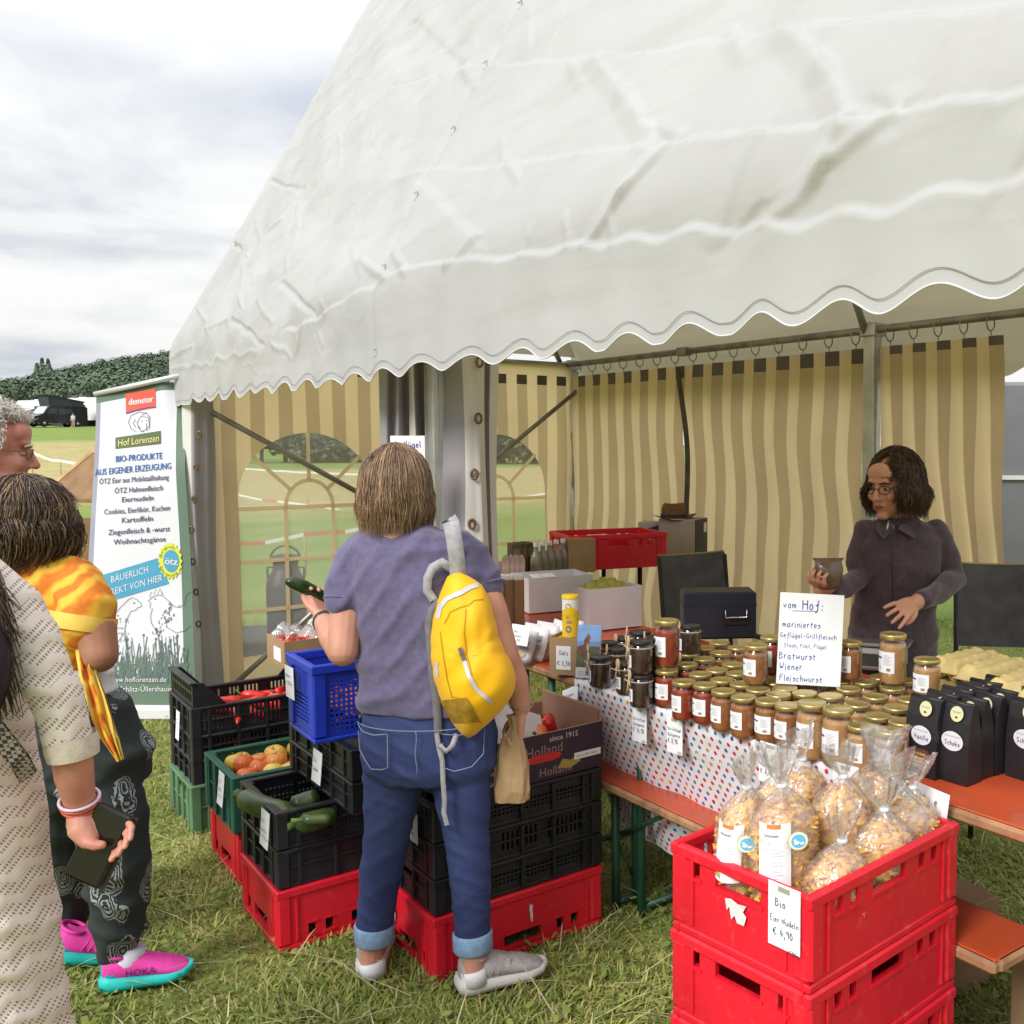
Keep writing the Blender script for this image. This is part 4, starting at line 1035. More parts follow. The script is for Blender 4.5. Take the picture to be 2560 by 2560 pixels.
    roo = [(1370, 490), (1310, 485), (1260, 440), (1215, 405), (1180, 400), (1140, 420), (1105, 450), (1125, 460), (1120, 500), (1140, 505), (1125, 560), (1130, 610), (1180, 690)]
    comb = [(1120, 420), (1130, 380), (1150, 400), (1165, 355), (1180, 390), (1200, 350), (1210, 380), (1218, 400)]
    for pl_ in (hen, roo, comb, [(1250, 640), (1330, 680), (1400, 660), (1440, 620)], [(1340, 480), (1390, 470), (1400, 400), (1440, 370)]): stroke([zz(*p) for p in pl_], 1.2, 6)
    r = random.Random(4)
    for k in range(120):
        x, y = r.uniform(1130, 1310), r.uniform(440, 680)
        if (x - 1130) / 180 > (y - 700) / -260 - .15 + .0 and x - 1130 < 190 - abs(y - 520) * .6: stroke([zz(x, y), zz(x + r.uniform(-12, 4), y + r.uniform(14, 26))], 1.4, 6)
    for k in range(50):
        x, y = r.uniform(800, 960), r.uniform(520, 760)
        if y > 1180 - x * .72: stroke([zz(x, y), zz(x - 4, y + 11)], 1.4, 6)
    for p_ in ((1000, 467), (1160, 433)): stroke([zz(p_[0] - 5, p_[1]), zz(p_[0] + 6, p_[1])], 3, 6)
    for k in range(210):                         # meadow drawing along the foot of the print
        x = r.uniform(232, 470); h_ = r.uniform(14, 85) if r.random() < .55 else r.uniform(30, 115); y = 1706; dx_ = r.uniform(-14, 14)
        stroke([(x, y), (x + dx_ * .3, y - h_ * .5), (x + dx_, y - h_)], r.uniform(.8, 2.2), 1 if r.random() < .7 else 6)
        if r.random() < .6: q = r.uniform(.3, .9); stroke([(x + dx_ * q, y - h_ * q), (x + dx_ * q + r.uniform(-8, 8), y - h_ * q - r.uniform(4, 12))], r.uniform(1.5, 4.5), 1)
        if r.random() < .3: stroke([(x + dx_, y - h_), (x + dx_ + 1, y - h_ - 6)], 5, 1)
    for k in range(60):
        x = r.uniform(232, 474); poly([(x, 1708), (x + r.uniform(5, 12), 1710), (x + r.uniform(-2, 12), 1690 - r.uniform(0, 16))], 1)
    put('www.hoflorenzen.de', 343, 1701, 146, 0, -.02, 13, off=.006); put('36110 Schlitz-Üllershausen', 345, 1724, 196, 0, -.02, 13, off=.006)
    b.build('printed_sheet', [mat('banner_white', (.62, .625, .66), .5, .02, 3), mat('banner_green', (.105, .165, .115), .55, .06, 3), PVC, mat('banner_edge', (.28, .29, .36), .6, .05), mat('print_red', (.72, .085, .05), .5, .05), mat('print_violet', (.07, .05, .22), .5, .05), mat('print_slate', (.075, .085, .16), .5, .05), mat('print_olive', (.085, .125, .055), .5, .05), mat('print_gold', (.75, .58, .22), .5, .05), mat('print_blue', (.03, .13, .36), .5, .05), mat('print_cyan', (.06, .29, .46), .5, .05), mat('print_lime', (.58, .62, .03), .5, .05)], t)
    a, c = TL - o0, TR - o0; d = (c - a) / np.linalg.norm(c - a)
    b = MB(); b.tube([a - d * .01 + (0, 0, .012), c + d * .012 + (0, 0, .012)], .016, 8); b.build('top_bar', mat('bar_silver', (.68, .69, .70), .35, .05, 3, metal=.5), t)
    b = MB(); b.tube([c + d * .008 + (0, 0, .012), c + d * .022 + (0, 0, .012)], .019, 8); b.build('end_cap', mat('cap_black', (.03, .03, .05), .5, .1), t)
    b = MB(); b.box(((BL[0] + BR[0]) / 2 - o0[0], .03, .045), (.74, .12, .09), 0, 0, .02); b.build('base', mat('base_white', (.72, .72, .72), .4, .05, 3), t)
    b = MB(); mid = (a + c) / 2; b.tube([(0, .05, .08), (mid[0], mid[1] + .06, mid[2])], .011, 8); b.build('support_pole', ALU, t)
banner()
# ================================================================== CRATES AND PRODUCE
PAPER = mat('paper', (.8, .8, .82), .6, .03, 5); INK = mat('ink_dark', (.03, .03, .09), .5, .1, 5); INKB = mat('ink_blue', (.03, .08, .36), .5, .1, 5); TAPEC = mat('sticky_tape', (.35, .33, .25), .3, .1, 9)
REDC = mat('crate_red', (.68, .010, .028), .42, .10, 3, bump=.12, bsc=60, spec=.4, dirt=((.74, .13, .12), 30, .35)); BLACKC = mat('crate_black', (.016, .015, .02), .42, .3, 5, bump=.2, bsc=50, spec=.45, dirt=((.06, .055, .055), 12, .6)); GREENC = mat('crate_green', (.02, .10, .075), .5, .2, 4, bump=.2, bsc=50, dirt=((.09, .12, .09), 10, .6)); GREENL = mat('crate_green_pale', (.105, .20, .10), .55, .2, 4, bump=.2, bsc=50, dirt=((.2, .2, .13), 10, .7)); BLUEC = mat('crate_blue', (.012, .035, .42), .4, .12, 4, bump=.15, bsc=60, spec=.45)
WHSCRAP = mat('label_scrap', (.7, .68, .66), .7, .1, 30)
def walls(b, L, W, Hh, hl, hs, th=.012, ins=.005, z0=0.0, m=0):
    l, w_ = L / 2 - ins, W / 2 - ins
    Hh = Hh - .003
    def off(hs_, o): return [(h[0] - o, h[1] - o, h[2] - z0, h[3] - z0) for h in hs_]
    holes_wall(b, lambda x, d, z: (-l + x, -w_ + d, z + z0), 2 * l, Hh - z0, off(hl, ins), th, m)
    holes_wall(b, lambda x, d, z: (l - x, w_ - d, z + z0), 2 * l, Hh - z0, off(hl, ins), th, m)
    holes_wall(b, lambda x, d, z: (-l + d, w_ - x, z + z0), 2 * w_, Hh - z0, off(hs, ins), th, m)
    holes_wall(b, lambda x, d, z: (l - d, -w_ + x, z + z0), 2 * w_, Hh - z0, off(hs, ins), th, m)
def ring(b, L, W, z, h, t, bev=.003, m=0):
    for s in (-1, 1):
        b.box((0, s * (W / 2 - t / 2), z + h / 2), (L, t, h), m, 0, bev); b.box((s * (L / 2 - t / 2), 0, z + h / 2), (t, W - 2 * t + .001, h - .0006), m, 0, bev)
def meat_crate(name, label, loc, rz, upside=False, scraps=(), k=1.0, grp='red plastic crates', Hh=.2):
    L, W = .6 * k, .4 * k; b = MB(); za, zb = (.13, .168) if not upside else (.035, .072)
    hl = [(a * k, c * k, za, zb) for a, c in ((.095, .12), (.15, .175), (.235, .365), (.425, .45), (.48, .505))]; hs = [(a * k, c * k, za, zb) for a, c in ((.062, .087), (.135, .265), (.313, .338))]
    walls(b, L, W, Hh, hl, hs)
    for bx in hl:      # raised lips round the openings
        for s in (-1, 1): b.box(((bx[0] + bx[1]) / 2 - L / 2, s * (W / 2 - .004), za - .004), (bx[1] - bx[0] + .012, .005, .006)); b.box(((bx[0] + bx[1]) / 2 - L / 2, s * (W / 2 - .004), zb + .003), (bx[1] - bx[0] + .012, .005, .006))
    for bx in hs:
        for s in (-1, 1): b.box((s * (L / 2 - .004), (bx[0] + bx[1]) / 2 - W / 2, za - .004), (.005, bx[1] - bx[0] + .012, .006))
    ring(b, L + .004, W + .004, Hh - .028, .028, .02, .005)
    ring(b, L - .004, W - .004, .0 if not upside else 0, .018, .02, .004)
    for sx in (-1, 1):
        for sy in (-1, 1):
            b.box((sx * (L / 2 - .022), sy * (W / 2 - .022), Hh / 2), (.046, .046, Hh - .03), 0, 0, .012)
            b.box((sx * (L / 2 - .06), sy * (W / 2 - .003), Hh / 2), (.008, .006, Hh - .05), 0, 0, .002); b.box((sx * (L / 2 - .003), sy * (W / 2 - .06), Hh / 2), (.006, .008, Hh - .05), 0, 0, .002)
    b.box((0, 0, .008 if not upside else Hh - .008), (L - .02, W - .02, .012))
    for face, u, z, w_, h_ in scraps:          # torn remains of paper labels
        pts = [(-.5, .4), (-.42, -.1), (-.3, .1), (-.2, -.45), (-.05, -.2), (.08, -.5), (.4, -.48), (.5, -.05), (.35, .12), (.5, .45), (.1, .38), (-.2, .5)]
        P = [((-L / 2 - .0012, -(u + p[0] * w_), z + p[1] * h_) if face == 's' else (u + p[0] * w_, -W / 2 - .0012 + .003, z + p[1] * h_)) for p in pts]
        b.add(P, [tuple(range(len(P)))], 1)
    return tag(b.build(name, [REDC, WHSCRAP], None, loc, rz), label, 'crate', grp)
def Cc(e, n, z, L=.6, W=.4):  # centre of a crate whose near corner is at (e, n), long side running into the tent
    return G(e - W / 2, n + L / 2, z)
def Ce(e, n, z, L=.6, W=.4):  # same, long side along the tent front
    return G(e - L / 2, n + W / 2, z)
def veg_crate(name, label, loc, rz, Hh=.12, m=None, grp='black vegetable crates', slots='v', ends=0.0, L=.6, W=.4, cat='crate'):
    b = MB(); hl = []; hs = []
    if slots == 'v':
        hl = [(.05 + .0165 * k, .058 + .0165 * k, .03, Hh - .022) for k in range(30) if k not in (9, 10, 19, 20)]; hs = [(.05 + .0165 * k, .058 + .0165 * k, .03, Hh - .03) for k in range(18) if k not in (8, 9)]
    elif slots == 'x':
        hl = [(.08 + .014 * k, .0875 + .014 * k, .035 + .014 * q, .0425 + .014 * q) for k in range(32) for q in range(max(2, int((Hh - .06) / .014)))]; hs = [(.13, .27, Hh - .055, Hh - .03)]
    else:
        hs = [(.13, .27, Hh - .055, Hh - .03)]
    walls(b, L, W, Hh, hl, hs, .008, .010)
    ring(b, L, W, Hh - .012, .012, .026, .003); ring(b, L - .006, W - .006, Hh * .52, .006, .012, .001); ring(b, L - .012, W - .012, 0, .012, .03, .002)
    for s in (-1, 1):
        for k in range(5): b.box((-L / 2 + .07 + k * (L - .14) / 4, s * (W / 2 - .006), Hh / 2 - .004), (.012, .012, Hh - .02), 0, 0, .002)
        for k in range(4): b.box((s * (L / 2 - .006), -W / 2 + .06 + k * (W - .12) / 3, Hh / 2 - .004), (.012, .012, Hh - .02), 0, 0, .002)
        for q in (-1, 1): b.box((s * (L / 2 - .02), q * (W / 2 - .02), Hh / 2), (.04, .04, Hh - .004), 0, 0, .006)
    b.box((0, 0, .010), (L - .03, W - .03, .008))
    if ends:
        for s in (-1, 1):     # raised slotted corner wings at both short ends, stepping down to the long sides
            hl2 = [(.03 + .03 * k, .05 + .03 * k, .018 + .045 * q, .05 + .045 * q) for k in range(11) for q in range(int(ends / .05))]
            holes_wall(b, (lambda x, d, z, s=s: (s * (L / 2 - .012 - d), -W / 2 + .008 + x, Hh + z)), W - .016, ends, hl2, .01)
            b.box((s * (L / 2 - .014), 0, Hh + ends), (.03, W, .012), 0, 0, .003)
            for q in (-1, 1):
                V = [(s * (L / 2 - .01), q * (W / 2 - .006), Hh), (s * (L / 2 - .01), q * (W / 2 - .006), Hh + ends), (s * (L / 2 - .05), q * (W / 2 - .006), Hh + ends), (s * (L / 2 - .14), q * (W / 2 - .006), Hh)]
                b.add(V + [(x, y - q * .01, z) for x, y, z in V], [(0, 1, 2, 3), (7, 6, 5, 4), (1, 5, 6, 2), (2, 6, 7, 3), (0, 4, 5, 1)])
    return tag(b.build(name, m or BLACKC, None, loc, rz), label, cat, grp)

# --- stack A: red peppers at the far left
veg_crate('green_crate', 'pale green crate on the grass at the bottom of the pepper stack', Cc(-.84, -.60, 0), RZC, .2, GREENL, 'green plastic crates', 's')
veg_crate('vegetable_crate', 'lowest black crate of the pepper stack, resting on the pale green crate', Cc(-.86, -.585, .19), RZC, .11, slots='s')
veg_crate('vegetable_crate', 'black crate with red peppers second from the top of the far-left stack', Cc(-.86, -.585, .29), RZC, .11)
veg_crate('vegetable_crate', 'topmost black pepper crate with raised slotted ends, nearest the banner', Cc(-.86, -.585, .39), RZC, .13, ends=.10)
# --- stack B: apples on green and red crates
meat_crate('red_crate', 'red crate on the grass under the dark green apple crate', Cc(-.22, -.58, 0), RZC, True)
veg_crate('green_crate', 'dark green crate full of apples, on a red crate', Cc(-.2, -.60, .2), RZC, .21, GREENC, 'green plastic crates', 's')
# --- stack C: zucchini on a red crate
meat_crate('red_crate', 'red crate lying upside down under the zucchini crates', Cc(.36, -.62, 0), RZC, True)
veg_crate('vegetable_crate', 'black crate standing on the red crate beneath the zucchini', Cc(.355, -.615, .2), RZC, .125, slots='s')
veg_crate('vegetable_crate', 'black crate holding large dark zucchini', Cc(.355, -.615, .325), RZC, .125, slots='x')
# --- stack D: cucumber crates with the blue crate on top
veg_crate('vegetable_crate', 'black crate under the blue crate, lower of the two, overlapping the zucchini', Ce(.53, -.44, .45), RZT, .105, slots='x')
veg_crate('vegetable_crate', 'black crate carrying the blue carrot crate and a cucumber price card', Ce(.53, -.44, .555), RZT, .105, slots='s')
def blue_crate():
    L, W, Hh = .40, .275, .25; b = MB()
    hl = [(.06 + .0155 * k, .0695 + .0155 * k, .03 + .0155 * q, .0395 + .0155 * q) for k in range(18) for q in range(11)]; hs = [(.055 + .013 * k, .107 + .013 * k, .05 + .013 * q, .057 + .013 * q) for k in range(13) for q in range(7)]
    walls(b, L, W, Hh, hl, hs, .007, .012); ring(b, L, W, Hh - .03, .03, .022, .004); ring(b, L - .012, W - .012, 0, .014, .03, .003); b.box((0, 0, .01), (L - .04, W - .04, .008))
    for s in (-1, 1):
        for q in (-1, 1): b.box((s * (L / 2 - .026), q * (W / 2 - .026), Hh / 2), (.044, .044, Hh - .03), 0, 0, .008)
        for u in (-.09, .09): b.box((s * (L / 2 - .009), u, Hh / 2), (.01, .012, Hh - .04), 0, 0, .002)
    return tag(b.build('blue_crate', BLUEC, None, Cc(.415, -.51, .66, L, W), RZC - .02), 'blue perforated crate with carrots, left of the shopper', 'crate')
blue_crate()
# --- stack E: right of the shopper
meat_crate('red_crate', 'red crate on the grass behind the shopper\'s feet, with torn white label', Cc(.83, -.315, 0), RZC, True, (('s', -.16 + .05, .12, .06, .09), ('l', .03, .12, .012, .06)))
for k in range(3):
    veg_crate('vegetable_crate', ('lowest black crate on the red crate behind the shopper', 'middle black crate behind the shopper with tomatoes showing through its slots', 'upper black crate behind the shopper, under the pepper carton')[k], Cc(.825, -.31, .2 + .11 * k), RZC, .11, slots='xvx'[k])
# --- stack F: three red crates carrying noodles
FK = .905
RZF = math.radians(44.5); F0 = np.array([.238, 1.774, 0]); NF = np.array([math.cos(RZF), math.sin(RZF), 0]); FC = tuple(F0 + .265 * NF + .1875 * np.array([-NF[1], NF[0], 0]))
for k, lb in enumerate(('lowest red crate in the stack of four under the noodle bags', 'second red crate from the ground in the noodle bag stack', 'red crate right below the one that holds the noodle bags')):
    meat_crate('red_crate', lb, (FC[0], FC[1], .19 * k), RZF, k=FK, Hh=.19).scale = (.976, 1.036, 1)
meat_crate('red_crate', 'topmost red crate holding noodle bags, with handwritten price card and torn label', (FC[0], FC[1], .57), RZF, False, (('s', .0, .10, .055, .045),), k=FK, Hh=.19).scale = (.976, 1.036, 1)

# --- fruit and vegetables
def scatter(make, n, box, loc, rz, z, name, labels, cat, grp, seed, lie=True, zj=.02):
    r = random.Random(seed); c, s = math.cos(rz), math.sin(rz); protos = make; out = []
    for i in range(n):
        for _ in range(30):
            x, y = r.uniform(box[0], box[1]), r.uniform(box[2], box[3])
            if all((x - a) ** 2 + (y - b_) ** 2 > box[4] ** 2 for a, b_ in out): break
        out.append((x, y))
        p = protos[i % len(protos)]; o = bpy.data.objects.new(name, p); COL.objects.link(o)
        o.location = (loc[0] + x * c - y * s, loc[1] + x * s + y * c, z + r.uniform(0, zj)); o.rotation_euler = (r.uniform(-.3, .3), r.uniform(-.3, .3), r.uniform(0, 6.28)) if lie else (0, 0, r.uniform(0, 6.28))
        tag(o, labels if isinstance(labels, str) else labels[i % len(labels)], cat, grp)
def mesh_only(b, name, mats):
    o = b.build(name, mats); me = o.data; bpy.data.objects.remove(o); return me
PEPR = mat('pepper_red', (.58, .02, .015), .25, .15, 8, coat=.3); STEM = mat('stem_green', (.1, .16, .04), .7, .2, 20); TOM = mat('tomato_red', (.6, .035, .015), .25, .12, 8, coat=.3)
def pepper_mesh(k):
    b = MB(); r = random.Random(k); c = r.uniform(-.03, .03)
    b.tube([(-.075, 0, .024), (-.065, 0, .024), (-.03, c * .3, .025), (.02, c * .8, .024), (.07, c * 1.5, .02), (.10, c * 2.2, .014)], [.006, .02, .024, .021, .013, .003], 10); b.tube([(-.075, 0, .024), (-.095, .004, .03), (-.105, .01, .034)], [.007, .004, .004], 6, 1)
    return mesh_only(b, 'pepper', [PEPR, STEM])
PEPS = [pepper_mesh(k) for k in range(3)]
pa = Cc(-.86, -.585, 0)
scatter(PEPS, 16, (-.24, .24, -.13, .13, .05), pa, RZC, .415, 'red_pepper', 'pointed red pepper lying in the topmost black crate near the banner', 'pepper', 'red peppers in the top crate', 3)
scatter(PEPS, 14, (-.24, .24, -.14, .14, .05), pa, RZC, .318, 'red_pepper', 'pointed red pepper seen through the slots of the second black crate', 'pepper', 'red peppers in the second crate', 4)
def apple_mesh(k):
    cols = [(.62, .36, .05), (.66, .48, .07), (.60, .13, .03), (.62, .52, .09), (.63, .24, .05)]; b = MB(); R = .041
    prof = [(.002, -.030), (.012, -.034), (.026, -.030), (.037, -.016), (.041, .002), (.038, .019), (.028, .032), (.015, .036), (.006, .031), (.002, .026)]
    b.lathe((0, 0, .036), prof, 18, 0, True, 1, .97); b.tube([(0, 0, .06), (.003, 0, .072), (.007, .002, .082)], .0016, 5, 1)
    a = mat('apple_skin_%d' % k, cols[k], .3, .15, 18, coat=.25, col2=tuple(x * .75 + y * .25 for x, y in zip(cols[k], (.6, .1, .03))))
    return mesh_only(b, 'apple', [a, STEM])
APS = [apple_mesh(k) for k in range(5)]
ac = Cc(-.2, -.60, 0)
scatter(APS, 16, (-.25, .05, -.14, .14, .066), ac, RZC, .325, 'apple', ['orange-yellow apple in the dark green crate', 'yellow apple in the dark green crate', 'red apple in the dark green crate', 'pale yellow apple in the dark green crate', 'red-flushed orange apple in the dark green crate'], 'apple', 'apples in the dark green crate', 8, zj=.03)
# individual apples share a look with others of their colour only
ZUC = mat('zucchini_skin', (.035, .062, .018), .35, .3, 30, coat=.2, col2=(.075, .105, .03)); CUC = mat('cucumber_skin', (.02, .045, .012), .35, .3, 40, coat=.2, bump=.2, bsc=90)
def zucchini(label, p0, p1, bend, r, grp='zucchini in the black crate'):
    p0, p1 = np.array(p0), np.array(p1); c = (p0 + p1) / 2; b = MB(); P = []; Rr = []
    d = p1 - p0; L = np.linalg.norm(d); side = np.cross(d / L, (0, 0, 1))
    for k in range(14):
        t = k / 13; P.append(p0 + d * t + side * bend * 4 * t * (1 - t) - c); Rr.append(r * min(1, (.55 + 3 * t) if t < .15 else 1, .35 + 4.2 * (1 - t)))
    b.tube(P, Rr, 12); e = P[0] - d / L * .035; b.tube([P[0], (P[0] + e) / 2, e], [r * .55, r * .42, r * .5], 8, 1)
    return tag(b.build('zucchini', [ZUC, STEM], None, tuple(c)), label, 'zucchini', grp)
zc_ = lambda px, py, z: Pz(px, py, z)
zucchini('long dark zucchini with pale stem end at the left of the black crate', zc_(607, 1990, .42), zc_(738, 2036, .42), .02, .036)
zucchini('dark zucchini lying crosswise at the back of the black crate', zc_(728, 2020, .40), zc_(800, 1995, .42), -.01, .034)
zucchini('zucchini partly under the overhanging black crate', zc_(740, 2058, .40), zc_(830, 2030, .40), .02, .036)
zucchini('small pale-tipped zucchini at the right side of the black crate', zc_(758, 2050, .43), zc_(830, 2046, .43), .0, .016)
CAR = mat('carrot_orange', (.62, .16, .05), .5, .15, 30, bump=.3, bsc=60)
def carrot_mesh():
    b = MB(); b.tube([(-.09, 0, .016), (-.085, 0, .016), (-.03, .004, .016), (.04, 0, .013), (.1, -.004, .008), (.13, 0, .006)], [.006, .017, .016, .012, .006, .001], 9); b.tube([(-.09, 0, .016), (-.105, 0, .02)], [.008, .004], 6, 1); return mesh_only(b, 'carrot', [CAR, STEM])
bc = Cc(.415, -.51, 0, .40, .275)
scatter([carrot_mesh()], 26, (-.06, .1, -.07, .07, .02), bc, RZC, .685, 'carrot', 'orange carrot in the blue perforated crate', 'carrot', 'carrots in the blue crate', 12, zj=.07)
def tomato_mesh():
    b = MB(); b.lathe((0, 0, .028), [(.002, -.026), (.016, -.024), (.029, -.009), (.031, .004), (.025, .018), (.01, .025), (.002, .023)], 14)
    for q in range(5): a = q * 1.257; b.add([(0, 0, .053), (.018 * math.cos(a - .2), .018 * math.sin(a - .2), .052), (.026 * math.cos(a), .026 * math.sin(a), .05), (.018 * math.cos(a + .2), .018 * math.sin(a + .2), .052)], [(0, 1, 2, 3)], 1)
    return mesh_only(b, 'tomato', [TOM, STEM])
ec = Cc(.825, -.31, 0)
TM = tomato_mesh()
scatter([TM], 16, (-.1, .26, -.15, .1, .06), ec, RZC, .335, 'tomato', 'red tomato showing through the middle slotted crate', 'tomato', 'tomatoes in the slotted crate', 14)
scatter([TM], 10, (-.1, .26, -.15, .1, .06), ec, RZC, .445, 'tomato', 'red tomato seen in the mesh crate under the carton', 'tomato', 'tomatoes in the mesh crate', 15)

# --- cardboard carton of peppers on stack E
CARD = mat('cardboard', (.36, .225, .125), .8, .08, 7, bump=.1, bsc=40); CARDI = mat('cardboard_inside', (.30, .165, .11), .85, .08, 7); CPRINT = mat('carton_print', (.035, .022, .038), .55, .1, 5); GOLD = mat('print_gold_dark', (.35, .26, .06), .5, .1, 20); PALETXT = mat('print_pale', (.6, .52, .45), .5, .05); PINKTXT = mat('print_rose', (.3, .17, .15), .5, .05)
def pepper_carton():
    L, W, Hh = .56, .36, .15; fc = Cc(.815, -.26, .532, L, W); rz = RZC + .03
    t = thing('pepper_carton', 'dark printed cardboard carton of peppers on the crates right of the shopper', 'carton', fc, rz)
    b = MB(); th = .006
    for s in (-1, 1):
        b.box((0, s * (W / 2 - th / 2), Hh / 2), (L, th, Hh), 0); b.box((s * (L / 2 - th / 2), 0, Hh / 2 + .02), (th, W - 2 * th, Hh + .04), 0)
        b.box((0, s * (W / 2 - th * 1.5 - .0005), Hh / 2), (L - 2 * th - .002, th, Hh - .004), 1); b.box((s * (L / 2 - th * 1.5 - .0005), 0, Hh / 2 + .02), (th, W - 4 * th, Hh + .036), 1)
    b.box((0, 0, .005), (L - .02, W - .02, .006), 1)
    y = -W / 2 - .0012
    b.box((0, y + .0006, Hh / 2), (L, .001, Hh), 2); b.box((-L / 2 - .0006, 0, Hh / 2 + .02), (.001, W, Hh + .04), 2)
    xd, zd = (1, 0, 0), (0, 0, 1); y -= .0008
    def wr(s_, sz, x, z, m): b.write(s_, sz, (x, y, z), xd, zd, m, 'L')
    wr('since 1915', .026, .07, Hh - .03, 4); wr('Holland', .045, -.02, Hh - .068, 5); wr('Sweet Peppers', .02, -.18, .055, 4); wr('Growers', .026, -.16, .02, 4); wr('Holland', .04, .03, .012, 5)
    b.add([(.05 + .045 * math.cos(a) + (.02 if math.cos(a) > 0 else -.02), y, .072 + .014 * math.sin(a)) for a in [2 * PI * k / 20 for k in range(20)]], [tuple(range(20))], 6)
    b.add([(.10, y - .0003, .028), (.12, y - .0003, .055), (.15, y - .0003, .045), (.175, y - .0003, .058), (.19, y - .0003, .035), (.15, y - .0003, .02)], [(0, 1, 2, 3, 4, 5)], 3)
    b.add([(.165, y - .0006, .042), (.27, y - .0006, .042), (.27, y - .0006, .064), (.165, y - .0006, .064)], [(0, 1, 2, 3)], 7); b.write('Gemüse Bio Klasse', .011, (.17, y - .001, .049), xd, zd, 2, 'L')
    b.build('box', [CARD, CARDI, CPRINT, GOLD, PALETXT, PINKTXT, PEPR, PAPER], t)
    b = MB(); b.add([(-.10, -.06, .10), (.12, -.08, .09), (.14, -.02, .16), (-.06, .02, .25), (-.12, -.02, .2)], [(0, 1, 2, 3, 4)]); b.build('paper_liner', mat('liner_paper', (.62, .56, .58), .7, .05, 9), t)
    r = random.Random(5)
    for k in range(9):
        o = bpy.data.objects.new('sweet_pepper', SWP[k % 2]); COL.objects.link(o); x, y_ = -.2 + .05 * k, r.uniform(-.12, .02); q = Matrix.Rotation(rz, 4, 'Z') @ Vector((x, y_, .055 + r.uniform(0, .03)))
        o.location = (fc[0] + q.x, fc[1] + q.y, fc[2] + q.z); o.rotation_euler = (r.uniform(-1, 1), r.uniform(-.5, .5), r.uniform(0, 6)); tag(o, ('red', 'orange')[k % 2] + ' sweet pepper lying in the dark cardboard carton', 'pepper', 'sweet peppers in the carton')
def swp(c):
    b = MB(); n = 20
    for_prof = [(.004, -.04), (.022, -.042), (.034, -.02), (.04, .015), (.036, .035), (.018, .042), (.006, .034)]
    rings = []
    for r_, z in for_prof: rings.append([(r_ * (1 + .1 * math.cos(4 * a)) * math.cos(a), r_ * (1 + .1 * math.cos(4 * a)) * math.sin(a), z + .042) for a in [2 * PI * i / n for i in range(n)]])
    b.loft(rings); b.tube([(0, 0, .078), (.004, 0, .10)], [.007, .005], 6, 1)
    return mesh_only(b, 'sweet_pepper', [c, STEM])
SWP = [swp(PEPR), swp(mat('pepper_orange', (.75, .16, .02), .25, .1, 8, coat=.3))]
pepper_carton()
# --- small open box with red apples farther left behind the blue crate
def fruit_box():
    P = Pz(752, 1640, .62); t = thing('fruit_box', 'small open cardboard box with red fruit in thin plastic, behind the blue crate', 'box', (P[0], P[1], .60), RZC)
    b = MB()
    for s in (-1, 1): b.box((0, s * .13, .06), (.22, .004, .12)); b.box((s * .11, 0, .06), (.004, .256, .12))
    b.box((0, 0, .003), (.22, .26, .004)); b.box((-.113, -.03, .05), (.002, .10, .06), 1); b.build('box', [CARD, PAPER], t)
    r = random.Random(1); b = MB()
    def fn(u, v): return (-.10 + .2 * u, -.12 + .24 * v, .125 + .03 * math.sin(u * 9 + v * 5) + .02 * math.sin(v * 21))
    b.grid(10, 10, fn); b.build('plastic_liner', film('bag_film', milk=.12), t)
    for k in range(8):
        o = bpy.data.objects.new('red_fruit', TM); COL.objects.link(o); q = Matrix.Rotation(RZC, 4, 'Z') @ Vector((-.07 + .045 * (k % 4), -.07 + .09 * (k // 4), .07)); o.location = (P[0] + q.x, P[1] + q.y, .60 + q.z); tag(o, 'round red fruit in the small cardboard box', 'fruit', 'red fruit in the small box')
fruit_box()

# --- handwritten price cards
def card(label, P, nrm_az, w_, h_, lines, ink=None, tilt=0.0, roll=0.0, clip=True, grp='handwritten price cards', size=.026, name='price_card', lead=1.3, curl=.0):
    """paper card facing azimuth nrm_az (where its face looks), lines = [(text, size factor, x shift)]"""
    b = MB(); ins = ink or INK
    def fn(u, v): return (-w_ / 2 + w_ * u, -.004 * curl * math.sin(v * 3) - curl * .02 * (1 - v) ** 2, -h_ / 2 + h_ * v)
    b.grid(4, 6, fn, 0, True); b.grid(4, 6, lambda u, v: tuple(np.array(fn(u, v)) + (0, .0012, 0)), 0, True)
    y = -.0015 - .012 * curl; z = h_ / 2 - .012 - size
    if clip:
        b.box((0, y, h_ / 2 - .009), (w_ * .34, .002, .009), 2); z -= .010
    for t_, k, dx in lines:
        b.write(t_, size * k, (-w_ / 2 + w_ * .08 + dx * w_, y, z), (1, 0, .03), (0, 0, 1), 1, 'L', True, .075, fit=w_ * (.88 - dx)); z -= size * k * lead
    o = b.build(name, [PAPER, ins, TAPEC], None, tuple(P)); o.rotation_mode = 'ZYX'; o.rotation_euler = (tilt, roll, nrm_az + PI / 2)
    return tag(o, label, 'price card', grp)
AZF = ANG - PI / 2       # facing out of the tent front (azimuth of -n)
AZL = ANG + PI           # facing far left along the front (-e)
def on(px, py, P0, nn, off=.006): 
    P = Ppl(px, py, P0, nn); return P - nn * off
card('tilted price card reading Bio Eier Nudeln on the topmost red crate', on(1965, 2292, F0, NF, .006), RZF + PI, .078, .125, [('Bio', 1.0, .14), ('Eier Nudeln', .78, -.02), ('€ 4,90', .9, .08), ('/500g', .6, .55)], tilt=0, size=.0225, lead=1.42)
card('price card reading Möhren on the end of the blue crate', on(730, 1705, G(.415, -.515, .8), NV, .008), AZF, .085, .105, [('Möhren', .7, .02), ('€ 1,80/kg', .7, 0)], clip=False, roll=-.02)
